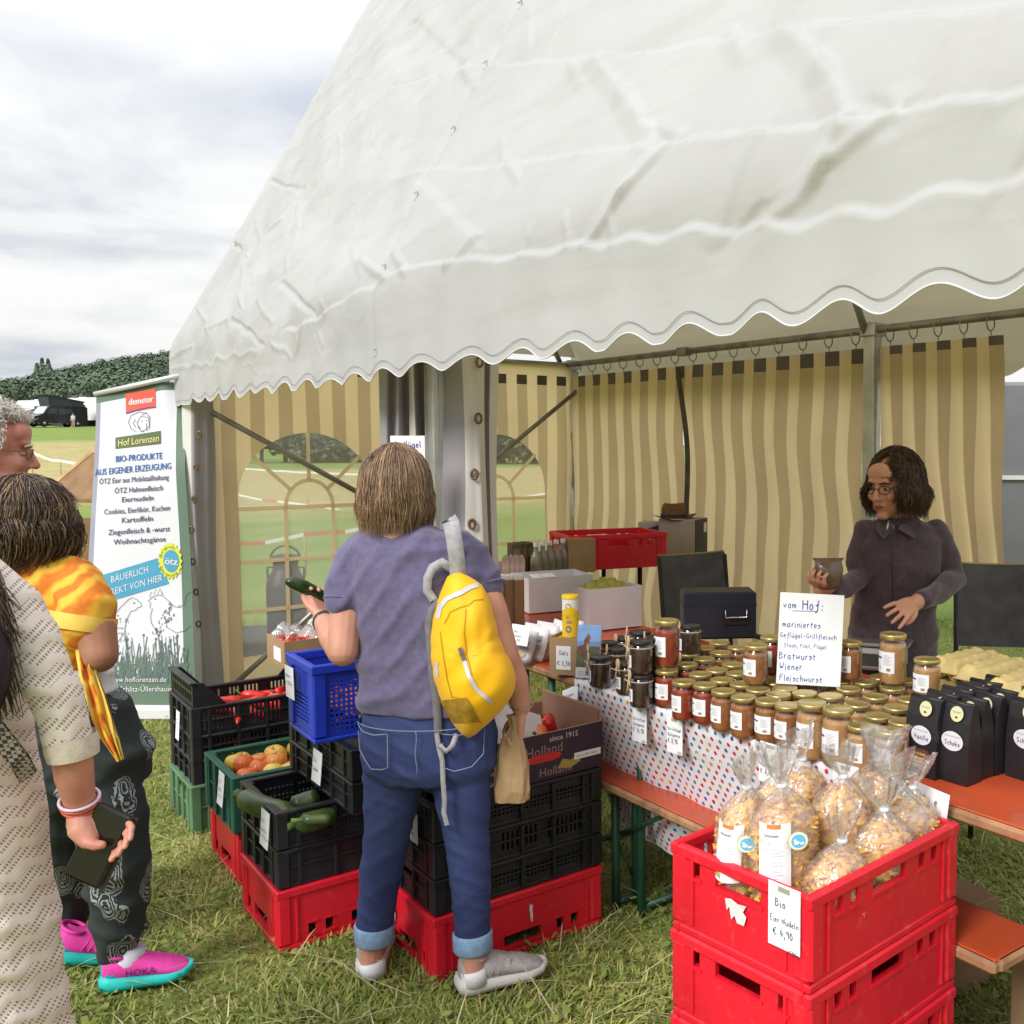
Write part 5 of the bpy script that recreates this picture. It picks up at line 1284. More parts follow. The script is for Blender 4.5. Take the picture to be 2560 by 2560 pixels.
card('price card reading Bio Gurken on the black crate below the blue one', on(800, 1915, G(.53, -.445, .6), NV), AZF, .085, .105, [('Bio', .9, .1), ('Gurken', .8, 0), ('€ 1,50/Stk', .65, 0)], clip=False, curl=.5)
card('price card reading Zucchini on the corner of the zucchini crate', on(670, 2070, G(.355, -.62, .4), NV), AZF, .085, .115, [('Bio', .9, .1), ('Zucchini', .75, 0), ('€ 1,50/kg', .75, 0)], clip=False, curl=.5)
card('narrow price card on the end of the dark green apple crate', on(560, 1970, G(-.2, -.605, .4), NV), AZF, .075, .12, [('Bio', .9, .1), ('Äpfel', .9, 0), ('€ 2,50', .8, 0)], clip=False, curl=.6)
card('narrow price card on the end of the pepper stack', on(450, 1812, G(-.86, -.59, .4), NV), AZF, .06, .12, [('Paprika', .5, 0), ('€ 4,50', .6, 0)], clip=False, curl=.4)
card('white card half hidden between the shopper\'s legs on the crates', on(1034, 2065, G(.83, -.32, .4), NV), AZF, .08, .09, [('Bio', .9, .1), ('Tomaten', .7, 0)], clip=False)

# ================================================================== NOODLE BAGS
NOOD = mat('noodle_yellow', (.97, .56, .08), .5, .06, 12, bump=.15, bsc=30, col2=(.98, .66, .19), transl=((1, .9, .6), .35)); NOOD2 = mat('noodle_deep', (.92, .54, .09), .5, .08, 14, transl=((1, .8, .4), .15)); FILMM = film('bag_film', milk=.045, gloss=.03, rough=.12, wr=55)
GREYPRINT = mat('print_grey', (.3, .3, .33), .6, .05); LIMEST = mat('sticker_lime', (.62, .66, .3), .5, .05); SKYST = mat('sticker_blue', (.12, .42, .62), .5, .05); ORNG = mat('print_orange', (.72, .2, .05), .5, .05); KHAKI = mat('print_khaki', (.35, .38, .15), .5, .05)
def noodles_mesh(seed, twist):
    r = np.random.default_rng(seed); b = MB(); RX, RY_, HH = .074, .056, .262
    rows = [(0, 0, z, RX * k, RY_ * k) for z, k in ((.004, .75), (.03, .88), (.12, .9), (.2, .86), (.235, .68), (.25, .3))]
    b.body(rows, 16, 1)
    for q in range(330):
        z = r.uniform(.01, HH); k = min(1, math.sqrt(max(.02, (HH + .004 - z) / .06))); a = r.uniform(0, 2 * PI)
        c = np.array((RX * k * math.cos(a), RY_ * k * math.sin(a), z)) * (r.uniform(.86, 1.02), r.uniform(.86, 1.02), 1)
        d = r.normal(size=3); d /= np.linalg.norm(d); n_ = np.array((math.cos(a), math.sin(a), .3)); s = np.cross(d, n_); s /= np.linalg.norm(s) + 1e-6; d = np.cross(n_, s); d /= np.linalg.norm(d)
        Lh, wv = r.uniform(.014, .032), r.uniform(.0045, .0085); V = []
        for i in range(7):
            t = i / 6 - .5; an = t * twist * r.uniform(.6, 1.4) + .0; p = c + d * t * 2 * Lh + n_ * .0075 * math.cos(t * 7 + q); sv = s * math.cos(an) + n_ * math.sin(an); V += [p + sv * wv, p - sv * wv]
        b.add(V, [(2 * i, 2 * i + 1, 2 * i + 3, 2 * i + 2) for i in range(6)], 0 if r.random() < .75 else 1, True)
    return mesh_only(b, 'noodles', [NOOD, NOOD2])
def film_mesh(seed):
    r = np.random.default_rng(seed); b = MB(); n = 40; ph = r.uniform(0, 6, 4); rings = []
    for z, k, wv in ((.0, .8, .02), (.02, 1.0, .03), (.12, 1.05, .04), (.2, 1.03, .05), (.24, .88, .07), (.265, .62, .12), (.285, .36, .2), (.302, .14, .3), (.308, .12, .3), (.318, .2, .35), (.345, .42, .4), (.375, .56, .45), (.395, .62, .5)):
        ring = []
        for i in range(n):
            a = 2 * PI * i / n; f = 1 + wv * (.6 * math.sin(5 * a + ph[0]) + .5 * math.sin(9 * a + ph[1] + z * 9) + .3 * math.sin(14 * a + ph[2])); fl = .35 if z > .31 else 1
            ring.append((.079 * k * f * math.cos(a) + (z > .31) * (z - .31) * .25 * math.sin(ph[3]), .061 * k * f * math.sin(a) * fl, z + (.012 * math.sin(3 * a + ph[1]) if z > .38 else 0)))
        rings.append(ring)
    b.loft(rings, 0, True, False); return mesh_only(b, 'film', [FILMM])
NM = [noodles_mesh(1, .6), noodles_mesh(2, 3.0), noodles_mesh(3, 1.5)]; FM = [film_mesh(1), film_mesh(2), film_mesh(3)]
BAGS = [((1835, 2072), .875, 'noodle bag with tilted white label at the left corner of the red crate', 1), ((1965, 2080), .88, 'largest noodle bag with white Eiernudeln label in the middle of the red crate', 1), ((2078, 2190), .80, 'low noodle bag in the near corner of the red crate', 0), ((2190, 2110), .81, 'noodle bag with curly noodles beside the near long rim', 0), ((2270, 2062), .82, 'noodle bag in the middle of the long rim of the red crate', 0), ((2325, 2018), .83, 'noodle bag at the far right corner, tie pointing at the black bags', 0), ((2095, 2040), .865, 'noodle bag at the centre of the red crate behind the low one', 0), ((2185, 2005), .87, 'noodle bag with long flat noodles at the back rim beside the jars', 0), ((2000, 1990), .87, 'noodle bag at the back behind the largest labelled one', 0), ((1885, 2015), .85, 'noodle bag standing behind and between the two labelled bags', 0), ((2250, 2000), .84, 'noodle bag squeezed against the far rim, towards the black cookie bags', 0)]
tie_m = mat('clip_white', (.75, .75, .75), .4, .05)
for i, ((px, py), zt, lb, lab) in enumerate(BAGS):
    P = Pz(px, py, zt - .07); _q = Matrix.Rotation(-RZF, 4, 'Z') @ Vector((P[0] - FC[0], P[1] - FC[1], 0)); _q.x = max(-.3 * FK + .083, min(.3 * FK - .083, _q.x)); _q.y = max(-.2 * FK + .075, min(.2 * FK - .075, _q.y)); _q.x += .02 * (i == 0); _q = Matrix.Rotation(RZF, 4, 'Z') @ _q; P = (FC[0] + _q.x, FC[1] + _q.y)
    t = thing('noodle_bag', lb, 'noodle bag', (P[0], P[1], zt - .222), [RZC + .35, RZC + .3, .8, .3, .5, .2, .6, .1, .9, .3, .7][i], 'bags of egg noodles in the red crate')
    t.scale = ((.98, .94, .78), (1.12, 1.0, .8), (1.0, .98, .74), (.98, .98, .76), (.94, .94, .76), (.9, .9, .78), (.94, .94, .8), (.94, .94, .8), (.94, .94, .8), (.9, .9, .78), (.9, .9, .78))[i]; t.rotation_euler[0] = (.04, -.06, .1, .05, -.05, .02, .06, -.04, .05, .02, .04)[i]; t.rotation_euler[1] = (-.05, .04, .08, .05, .1, -.1, 0, .05, -.05, .03, -.03)[i]
    for nm, me in (('noodles', NM[i % 3]), ('film', FM[i % 3])):
        o = bpy.data.objects.new(nm, me); COL.objects.link(o); o.parent = t
    b = MB(); b.lathe((0, 0, .30), [(.010, 0), (.012, .003), (.012, .009), (.010, .012)], 10); b.build('tie', tie_m, t)
    if lab:
        b = MB(); az = -PI / 2 - t.rotation_euler[2] - .22 + (-.35 if i == 0 else 0); R_ = .079
        dx, dy = math.cos(az), math.sin(az); c = np.array((dx * .092, dy * .078, .165)); xd = np.array((-dy, dx, 0)); zd = np.array((dx * -.12, dy * -.12, .99)); w2, h2 = .062, .15
        def L(u, v): return c + xd * (u - .5) * w2 + zd * (v - .5) * h2 - np.array((dx, dy, 0)) * .018 * (2 * u - 1) ** 2
        nrm = np.array((dx, dy, 0)) * .0012
        b.grid(6, 4, lambda u, v: L(u, v), 0)
        b.grid(3, 1, lambda u, v: L(.28 + .44 * u, .93 + .07 * v) + nrm, 4, False); b.grid(3, 1, lambda u, v: L(.2 + .45 * u, .80 + .035 * v) + nrm, 1, False)
        b.write('Eiernudeln', .0125, L(.06, .68) + nrm * 2, xd, zd, 1, 'L')
        for q in range(10):
            if q in (3, 6): continue
            b.grid(3, 1, lambda u, v: L(.1 + (.55 + .2 * ((q * 7) % 3) / 3) * u, .60 - q * .05 + .012 * v) + nrm, 2, False)
        b.grid(2, 1, lambda u, v: L(.08 + .3 * u, .05 + .09 * v) + nrm, 5, False)
        b.build('label', [PAPER, GREYPRINT, mat('print_lightgrey', (.5, .5, .53), .6, .05), LIMEST, ORNG, KHAKI], t)
        b = MB(); az2 = az + .62; c2 = np.array((math.cos(az2) * .088, math.sin(az2) * .072, .195)); n2 = np.array((math.cos(az2), math.sin(az2), .25)); n2 /= np.linalg.norm(n2); x2 = np.cross((0, 0, 1), n2); x2 /= np.linalg.norm(x2); z2_ = np.cross(n2, x2)
        for rr, mi, of in ((.021, 0, 0), (.0185, 1, .0008), (.0155, 2, .0016)): b.add([c2 + n2 * (.003 + of) + x2 * rr * math.cos(a) + z2_ * rr * math.sin(a) for a in [2 * PI * q / 26 for q in range(26)]], [tuple(range(26))], mi)
        for ox, oz, r1, r2 in ((-.005, -.003, .006, .004), (-.008, .003, .003, .003), (.006, -.006, .005, .003)): b.add([c2 + n2 * .0062 + x2 * (ox + r1 * math.cos(a)) + z2_ * (oz + r2 * math.sin(a)) for a in [2 * PI * q / 14 for q in range(14)]], [tuple(range(14))], 1)
        b.build('sticker', [LIMEST, PAPER, SKYST], t)
# ================================================================== TABLES, BENCH, STALL GOODS
TRED = mat('table_red', (.50, .075, .025), .38, .12, 5, coat=.15, dirt=((.32, .09, .05), 9, .7)); TEDGE = mat('table_edge_wood', (.36, .19, .10), .6, .25, 14, bump=.4, bsc=40, dirt=((.42, .10, .05), 11, .9)); TGREEN = mat('leg_green', (.03, .10, .06), .45, .2, 6, metal=.2); TBLACK = mat('leg_black', (.02, .02, .022), .5, .2, 6)
def beer_table(name, label, e0, e1, n0, n1, z, legm=TGREEN, topm=None, along='e', cat='table', group='red beer tables', legs=None):
    t = thing(name, label, cat, G((e0 + e1) / 2, (n0 + n1) / 2, 0), RZT, group); L, W = e1 - e0, n1 - n0
    b = MB(); b.box((0, 0, z - .012), (L - .012, W - .012, .024), 0, 0, .004)
    for s in (-1, 1): b.box((0, s * (W / 2 - .006), z - .018), (L, .022, .03), 1, 0, .008); b.box((s * (L / 2 - .006), 0, z - .018), (.022, W - .03, .03), 1, 0, .008)
    b.build('top', [topm or TRED, TEDGE], t)
    lx, wy = (L, W)
    if along == 'n': lx, wy = W, L
    def XY(a, c): return (a, c) if along == 'e' else (c, a)
    for s in ((-1, 1) if legs is None else legs):
        x = s * (lx / 2 - .28); b = MB()
        for q in (-1, 1): b.tube([(*XY(x, q * (wy / 2 - .06)), 0), (*XY(x, q * (wy / 2 - .06)), z - .03)], .016, 6)
        b.tube([(*XY(x, -wy / 2 + .06), z * .55), (*XY(x, wy / 2 - .06), z * .55)], .012, 6); b.tube([(*XY(x, -wy / 2 + .06), .03), (*XY(x, wy / 2 - .06), .03)], .012, 6)
        b.build('leg_frame', legm, t)
        b = MB(); b.tube([(*XY(x, -.02), z * .55), (*XY(x - s * .32, -.02), z - .03)], .009, 6); b.tube([(*XY(x, -wy / 2 + .07), z * .5), (*XY(x, wy / 2 - .07), .1)], .006, 6); b.build('strut', legm, t)
    return t
beer_table('beer_table', 'red beer table with worn wooden edge carrying the salt box and cartons', -1.35, .58, .36, 1.16, .77)
beer_table('beer_table', 'red beer table under the polka dot cloth, jars and black bags', .586, 2.85, .36, 1.22, .77)
beer_table('beer_bench', 'narrow red beer bench in front of the cloth-covered table', .50, 2.30, .315, .52, .475, cat='bench', group='beer benches', legs=(-1, 1))
shelf = beer_table('beer_table', 'dark red table on black legs along the tent window, with bottles and a red crate', -1.92, -1.40, .95, 2.42, .88, TBLACK, mat('table_red_dark', (.26, .045, .025), .4, .12, 5), 'n')
# ---- polka dot cloth
CLOTH = mat('cloth_white', (.74, .72, .76), .75, .03, 4, bump=.2, bsc=60, sheen=.2); DOTS = [mat('dot_%s' % n_, c, .75, .05) for n_, c in (('red', (.52, .015, .045)), ('blue', (.03, .17, .42)), ('orange', (.66, .23, .04)), ('olive', (.30, .25, .10)), ('wine', (.22, .03, .035)), ('navy', (.05, .06, .28)))]
def polka_cloth():
    E0, E1 = .582, 1.97; TOP, DROP = .60, .56; b = MB()
    def S(a, q, off=0.0):
        e = E0 + a
        if q < TOP: n, z, nn = .94 - q + (.01 * math.sin(a * 9) if q < .1 else 0), .7745 + off + .0012 * math.sin(a * 17 + q * 23), 0
        else:
            d = q - TOP; cn = .018
            if d < cn: th = d / cn * PI / 2; n, z = .340 + .012 - .012 * math.sin(th) - off * math.sin(th), .7745 - .012 + .012 * math.cos(th) + off * math.cos(th)
            else:
                h = d - cn; k = max(0, min(1, (h - .1) / .35)); n = .340 + .14 * max(0, h - .02) / .45 + (.012 * math.sin(a * 13 + 1) + .009 * math.sin(a * 29)) * k - off; z = .762 - h
                if abs(h - .095) < .006: n -= .003
        return G(e, n, z)
    L = E1 - E0
    b.grid(70, 60, lambda u, v: S(u * L, v * (TOP + DROP)), 0)
    b.grid(14, 6, lambda u, v: G(E0 - .002 - .02 * v - .01 * v * math.sin(u * 9), .352 + .59 * u, .7745 - .22 * v + .03 * math.sin(u * 4) * v), 0)
    r = random.Random(2); sp = .0365
    for j in range(int((TOP + DROP) / (sp * .62))):
        q = j * sp * .62 + .012
        for i in range(int(L / sp) + 1):
            a = (i + (.5 if j % 2 else 0)) * sp + .01
            if a > L - .008: continue
            mi = r.choice([1, 1, 1, 2, 2, 3, 4, 5, 6]); rr = .0066
            b.add([S(max(0, a + rr * math.cos(t)), q + rr * math.sin(t), .0012) for t in [2 * PI * k / 10 for k in range(10)]], [tuple(range(10))], mi)
    o = b.build('polka_cloth', [CLOTH] + DOTS); tag(o, 'white tablecloth with coloured polka dots hanging over the table front', 'tablecloth')
polka_cloth()

# ---- jars
GLASSM = film('jar_glass', (.97, .98, .97), .05, .06, .0, 6)
LIDG = mat('lid_gold', (.60, .46, .20), .32, .12, 25, metal=.75, col2=(.50, .40, .14)); LIDB = mat('lid_black', (.03, .025, .03), .4, .2, 20)
LINES = mat('print_lightgrey', (.5, .5, .53), .6, .05); LBROWN = mat('print_brown', (.35, .22, .10), .6, .1)
def jar_parts(kind, r, h, cont, lid, topc=None):
    t = thing('jar', 'x', 'jar')
    b = MB(); b.lathe((0, 0, 0), [(r * .86, 0), (r * .97, .004), (r, .012), (r, h * .72), (r * .97, h * .79), (r * .84, h * .855), (r * .82, h * .90)], 22, 0, True); b.build('glass', GLASSM, t)
    b = MB(); zf = h * (.80 if topc is None else .74); b.lathe((0, 0, .003), [(r * .83, 0), (r * .95, .005), (r * .972, .013), (r * .972, h * .70), (r * .94, zf - .004), (r * .3, zf)], 20, 0, True); b.build('filling', cont, t)
    b = MB(); lr = r * .985; b.lathe((0, 0, h * .885), [(lr * .95, 0), (lr, .002), (lr, h * .085), (lr * .97, h * .105), (lr * .86, h * .112), (lr * .80, h * .100), (.002, h * .100)], 24, 0, True); b.build('lid', lid, t)
    b = MB(); a0, a1 = -PI / 2 - 1.05, -PI / 2 + 1.05; zl0, zl1 = h * .24, h * .66
    def L(u, v, off=.0006): a = a0 + (a1 - a0) * u; return ((r + off) * math.cos(a), (r + off) * math.sin(a), zl0 + (zl1 - zl0) * v)
    if kind != 'choc':
        b.grid(14, 2, lambda u, v: L(u, v), 0)
        def bar(u0, u1, v0, v1, m): b.grid(max(1, int((u1 - u0) * 10)), 1, lambda u, v: L(u0 + (u1 - u0) * u, v0 + (v1 - v0) * v, .0014), m, False)
        bar(.08, .22, .84, .90, 1); bar(.08, .52, .66, .74, 1)
        for k in range(9): bar(.60, .60 + .3 * (.7 + .3 * ((k * 5) % 3) / 2), .82 - k * .055, .845 - k * .055, 2)
        for k in range(3): bar(.10, .10 + .25 * (.8 + .1 * k), .52 - k * .07, .55 - k * .07, 2)
        bar(.40, .48, .14, .34, 2); bar(.72, .86, .10, .24, 3)
    else:
        b.grid(8, 4, lambda u, v: L(.22 + .45 * u, -.1 + .9 * v), 0)
        for k in range(4): b.grid(4, 1, lambda u, v: L(.28 + .3 * u, .55 - k * .16 + .06 * v, .0014), 1, False)
    b.build('label', [PAPER, INK, LINES, LBROWN], t)
    if kind == 'choc':
        b = MB(); b.ell((r * .25, -r - .006, h * 1.02), (.012, .004, .017), 0, 12, 8); b.tube([(r * .2, -r - .006, h * 1.0), (0, -r - .008, h * .62), (-.012, -r - .006, h * .4)], [.0035, .0035, .005], 6, flat=.6); b.build('wooden_spoon', mat('spoon_wood', (.58, .40, .24), .6, .1, 30), t)
        b = MB(); b.tube([((r + .0015) * math.cos(a), (r + .0015) * math.sin(a), h * .80) for a in [2 * PI * k / 20 for k in range(21)]], .0016, 5, 0, True, False)
        for s in (-1, 1): b.tube([(0, -r - .008, h * .8), (s * .02, -r - .012, h * .84), (s * .026, -r - .010, h * .72)], .0015, 5)
        b.build('twine', mat('twine', (.6, .48, .33), .8, .1, 40), t)
    return t
def cont(n, c, c2): return mat('sauce_' + n, c, .45, .2, 34, bump=.3, bsc=70, col2=c2)
S_RED = cont('tomato', (.20, .022, .010), (.32, .05, .018)); S_BRN = cont('brown', (.25, .085, .028), (.34, .13, .04)); S_TAN = cont('tan', (.40, .20, .075), (.50, .28, .11)); S_CHOC = cont('choc', (.03, .014, .010), (.06, .028, .018))
PROT = {}
def proto(kind, big):
    k = (kind, big)
    if k not in PROT:
        r, h = (.040, .150) if big else (.037, .117)
        if kind == 'choc': r, h = .037, .105
        PROT[k] = [jar_parts(kind, r, h, {'red': S_RED, 'brn': S_BRN, 'tan': S_TAN, 'choc': S_CHOC}[kind], LIDB if kind == 'choc' else LIDG), False, h]
    return PROT[k]
def put_jar(kind, big, e, n, z, label, grp, rot=0.0):
    p = proto(kind, big); loc = G(e, n, z); rz = RZT + rot - .25
    if not p[1]:
        t = p[0]; t.location = loc; t.rotation_euler = (0, 0, rz); t['label'] = label; t['group'] = grp; p[1] = True; return t
    return dup(p[0], loc, rz, label, grp)
ZT = .7765
jr = random.Random(8); spots = []
def jar_at(px, py, kind, big, lay, label, grp):
    h = proto(kind, big)[2]; P = Pz(px, py, ZT + lay + h); e, n = EN(P); put_jar(kind, big, e, n, ZT + lay, label, grp, jr.uniform(-.2, .2)); spots.append((e, n, lay)); return e, n
KN = {'red': 'dark red', 'brn': 'brown', 'tan': 'pale brown'}
front = [(1634, 1659, 'red', 0, 'leftmost tall jar of dark red sauce in the front row'), (1667, 1673, 'red', 0, 'second jar of dark red sauce in the front row, with bright red bottom'), (1710, 1701, 'red', 0, 'dark sauce jar above the first Bolognese price card in the front row'), (1763, 1709, 'red', 0, 'dark sauce jar in the front row just left of the second Bolognese card'),
         (1809, 1724, 'brn', 0, 'brown sauce jar in the front row right of the second Bolognese card'), (1859, 1739, 'brn', 0, 'wide brown sauce jar in the front row below the sausage sign'), (1920, 1748, 'brn', 0, 'brown soup jar in the front row above the Nudelsuppe card'), (1970, 1760, 'brn', 0, 'brown soup jar in the front row left of the tall pale jars'), (2030, 1754, 'tan', 1, 'tall pale brown jar in the front row with pale lid, left of its twin'), (2095, 1768, 'tan', 1, 'tall pale brown jar in the front row, right of its twin'), (2154, 1811, 'tan', 0, 'pale brown jar in the front row second from the black bags'), (2224, 1823, 'tan', 0, 'pale brown jar at the right end of the front row beside the black bags')]
for px, py, k, bg_, lb in front: jar_at(px, py, k, bg_, 0, lb, 'jars in the front row')
mid = [(1716, 1658), (1722, 1632), (1760, 1644), (1802, 1629), (1760, 1617), (1799, 1604), (1844, 1616), (1793, 1673), (1833, 1658), (1842, 1680), (1752, 1682), (1808, 1697), (1854, 1707), (1902, 1721), (1892, 1693), (1938, 1704), (1947, 1728), (1961, 1719), (2016, 1730), (2074, 1736), (2122, 1719), (2163, 1702), (2204, 1690), (2231, 1717), (2189, 1738), (2143, 1757), (2262, 1698), (2242, 1765), (2201, 1788), (2252, 1800), (2275, 1745), (1890, 1640), (1935, 1655), (1980, 1690), (2040, 1700), (2090, 1700), (1990, 1660), (2050, 1665), (2100, 1672)]
pend = [EN(Pz(px, py, ZT + .117)) + (px,) for px, py in mid]
P_ = np.array([(a, b_) for a, b_, _ in pend]); fx = np.array([(a, b_) for a, b_, _ in spots])
for it in range(60):                       # let the jars settle side by side instead of overlapping
    for i in range(len(P_)):
        for Q, w_ in ((P_, .5), (fx, 1.0)):
            for j in range(len(Q)):
                if Q is P_ and i == j: continue
                d = P_[i] - Q[j]; L = np.hypot(*d)
                if L < .077: P_[i] += d / (L + 1e-6) * (.077 - L) * w_
    P_[:, 1] = np.clip(P_[:, 1], .40, 1.17); P_[:, 0] = np.clip(P_[:, 0], .70, 1.99)
MIDPOS = []
for (e, n), (_, _, px) in zip(P_, pend):
    k = 'red' if px < 1800 else 'brn' if px < 1985 else 'tan'
    put_jar(k, 0, e, n, ZT, {'red': 'gold-lidded dark red jar packed behind the front row, left part', 'brn': 'gold-lidded brown jar packed behind the front row near the sausage sign', 'tan': 'gold-lidded pale brown jar packed behind the front row, towards the black bags'}[k], {'red': 'packed dark red jars', 'brn': 'packed brown jars', 'tan': 'packed pale brown jars'}[k], jr.uniform(-.4, .4)); MIDPOS.append((e, n))
for px, py, k, bg_, lb in [(1667, 1548, 'red', 1, 'large dark red sauce jar standing on top of other jars beside the black-lidded jars'), (1890, 1610, 'brn', 0, 'brown sauce jar standing on other jars left of the sausage sign'), (1930, 1590, 'red', 0, 'dark jar on the upper layer half hidden behind the sausage sign'), (2125, 1602, 'brn', 0, 'brown jar on the upper layer just right of the sausage sign'), (2233, 1582, 'tan', 1, 'tall golden brown jar standing on other jars in front of the seller'), (2318, 1645, 'tan', 0, 'pale brown jar on the upper layer touching the egg cartons')]:
    h = proto(k, bg_)[2]; P = Pz(px, py, ZT + .118 + h); e, n = EN(P)
    if all((e - a) ** 2 + (n - c) ** 2 > .05 ** 2 for a, c in MIDPOS): put_jar('brn', 0, e, n, ZT, 'jar under the raised one', 'jars carrying the upper layer')['label'] = 'gold-lidded jar carrying the ' + {'1667': 'large dark red jar', '1890': 'brown jar left of the sign', '1930': 'jar behind the sign', '2125': 'brown jar right of the sign', '2233': 'tall golden jar', '2318': 'pale jar by the egg cartons'}[str(px)]
    put_jar(k, bg_, e, n, ZT + .118, lb, 'jars on the upper layer')
for px, py, z, lb in [(1567, 1655, 0, 'black-lidded cake jar with wooden spoon nearest the flyer'), (1605, 1672, 0, 'black-lidded cake jar at the bottom of the pair beside the red jars'), (1602, 1600, .106, 'black-lidded cake jar stacked on another beside the large red jar'), (1600, 1577, .106, 'black-lidded cake jar stacked at the back behind the first stacked one'), (1645, 1590, .106, 'black-lidded cake jar stacked behind the large red jar'), (1725, 1562, .106, 'black-lidded cake jar with spoon between the large red jar and the cash box'), (1545, 1620, 0, 'dark cake jar right behind the flyer holder'), (1520, 1604, 0, 'dark cake jar farther back behind the flyer'), (1560, 1592, 0, 'dark cake jar at the back between flyer and stacked jars'), (1500, 1640, 0, 'dark cake jar close behind the flyer on its left')]:
    P = Pz(px, py, ZT + z + .105); e, n = EN(P); put_jar('choc', 0, e, n, ZT + z, lb, 'black-lidded cake jars', jr.uniform(-.5, .3))
    if z: put_jar('choc', 0, e + .002, n, ZT, 'black-lidded cake jar in the lower layer under a stacked one', 'lower cake jars')

# ---- the sausage sign
def sausage_sign():
    P = Pz(2020, 1713, ZT + .118); t = MB(); w_, h_ = .187, .268; b = t
    b.box((0, 0, h_ / 2), (w_, .003, h_), 0)
    def wr(s_, sz, x, z): b.write(s_, sz, (-w_ / 2 + x * w_, -.0022, z * h_), (1, 0, -.0), (0, 0, 1), 1, 'L', True, .085, fit=w_ * (.97 - x))
    for s_, sz, x, z in (('vom', .030, .05, .83), ('Hof:', .040, .34, .82), ('mariniertes', .0262, .05, .625), ('Geflügel-Grillfleisch', .0212, .02, .51), ('Steak, Filet, Flügel', .0165, .09, .405), ('Bratwurst', .028, .02, .275), ('Wiener', .028, .03, .16), ('Fleischwurst', .0262, .04, .035)): wr(s_, sz, x, z)
    b.add([(-w_ / 2 + .2 * w_, -.0022, .80 * h_), (-w_ / 2 + .58 * w_, -.0022, .805 * h_), (-w_ / 2 + .58 * w_, -.0022, .812 * h_), (-w_ / 2 + .2 * w_, -.0022, .806 * h_)], [(0, 1, 2, 3)], 1)
    o = b.build('sausage_sign', [PAPER, INKB]); o.location = tuple(P); o.rotation_euler = (-.10, .045, -.06)
    tag(o, 'white handwritten sign headed vom Hof, leaning on the jars in front of the seller', 'sign')
sausage_sign()

# ---- cards on the cloth front
nC = NV
def cc(px, py): return on(px, py, G(1.2, .335, .7), NV, .012)
card('price card reading Kuchen im Glas on the left end of the polka dot cloth', on(1428, 1744, G(.6, .333, .75), NV, .006), AZF, .10, .075, [('Kuchen', .8, .18), ('im Glas', .7, .25), ('€ 5,90', .9, .05)], clip=False, tilt=-.55, size=.022)
card('left Bolognese price card reading 14,90 on the cloth front', cc(1606, 1810), AZF, .076, .112, [('Bio-Geflügel', .62, .0), ('Bolognese', .72, 0), ('€ 14,90', .95, 0), ('/800ml', .5, .6)], tilt=-.06, size=.022)
card('right Bolognese price card reading 8,90 on the cloth front', cc(1694, 1836), AZF, .076, .112, [('Bio-Geflügel', .62, .0), ('Bolognese', .72, 0), ('€ 8,90', .95, 0), ('/400ml', .5, .6)], tilt=-.06, size=.022)
card('price card reading Bio Nudelsuppe 8,00 on the cloth behind the noodle bags', cc(1932, 1906), AZF, .080, .108, [('Bio', .8, .1), ('Nudelsuppe', .72, 0), ('€ 8,00', .95, 0), ('/400ml', .5, .6)], tilt=-.06, size=.022, roll=.05)
card('price card partly hidden by the noodle bags, right of the Nudelsuppe card', cc(2005, 1930), AZF, .080, .108, [('Bio', .8, .1), ('Frikassee', .72, 0), ('€ 9,00', .95, 0)], tilt=-.06, size=.022, roll=.03)
card('price card near the right end of the cloth, seen over the noodle bags', cc(2122, 1948), AZF, .085, .08, [('Leberwurst', .65, .05), ('Jäger', .8, .3)], tilt=-.06, size=.022)
card('price card leaning on the table edge behind the far right noodle bag', on(2330, 2012, G(2.1, .335, .7), NV, .01), AZF, .10, .085, [('Weiße', 1.0, .12), ('Kekse', .9, .3)], clip=False, roll=.12, size=.026)

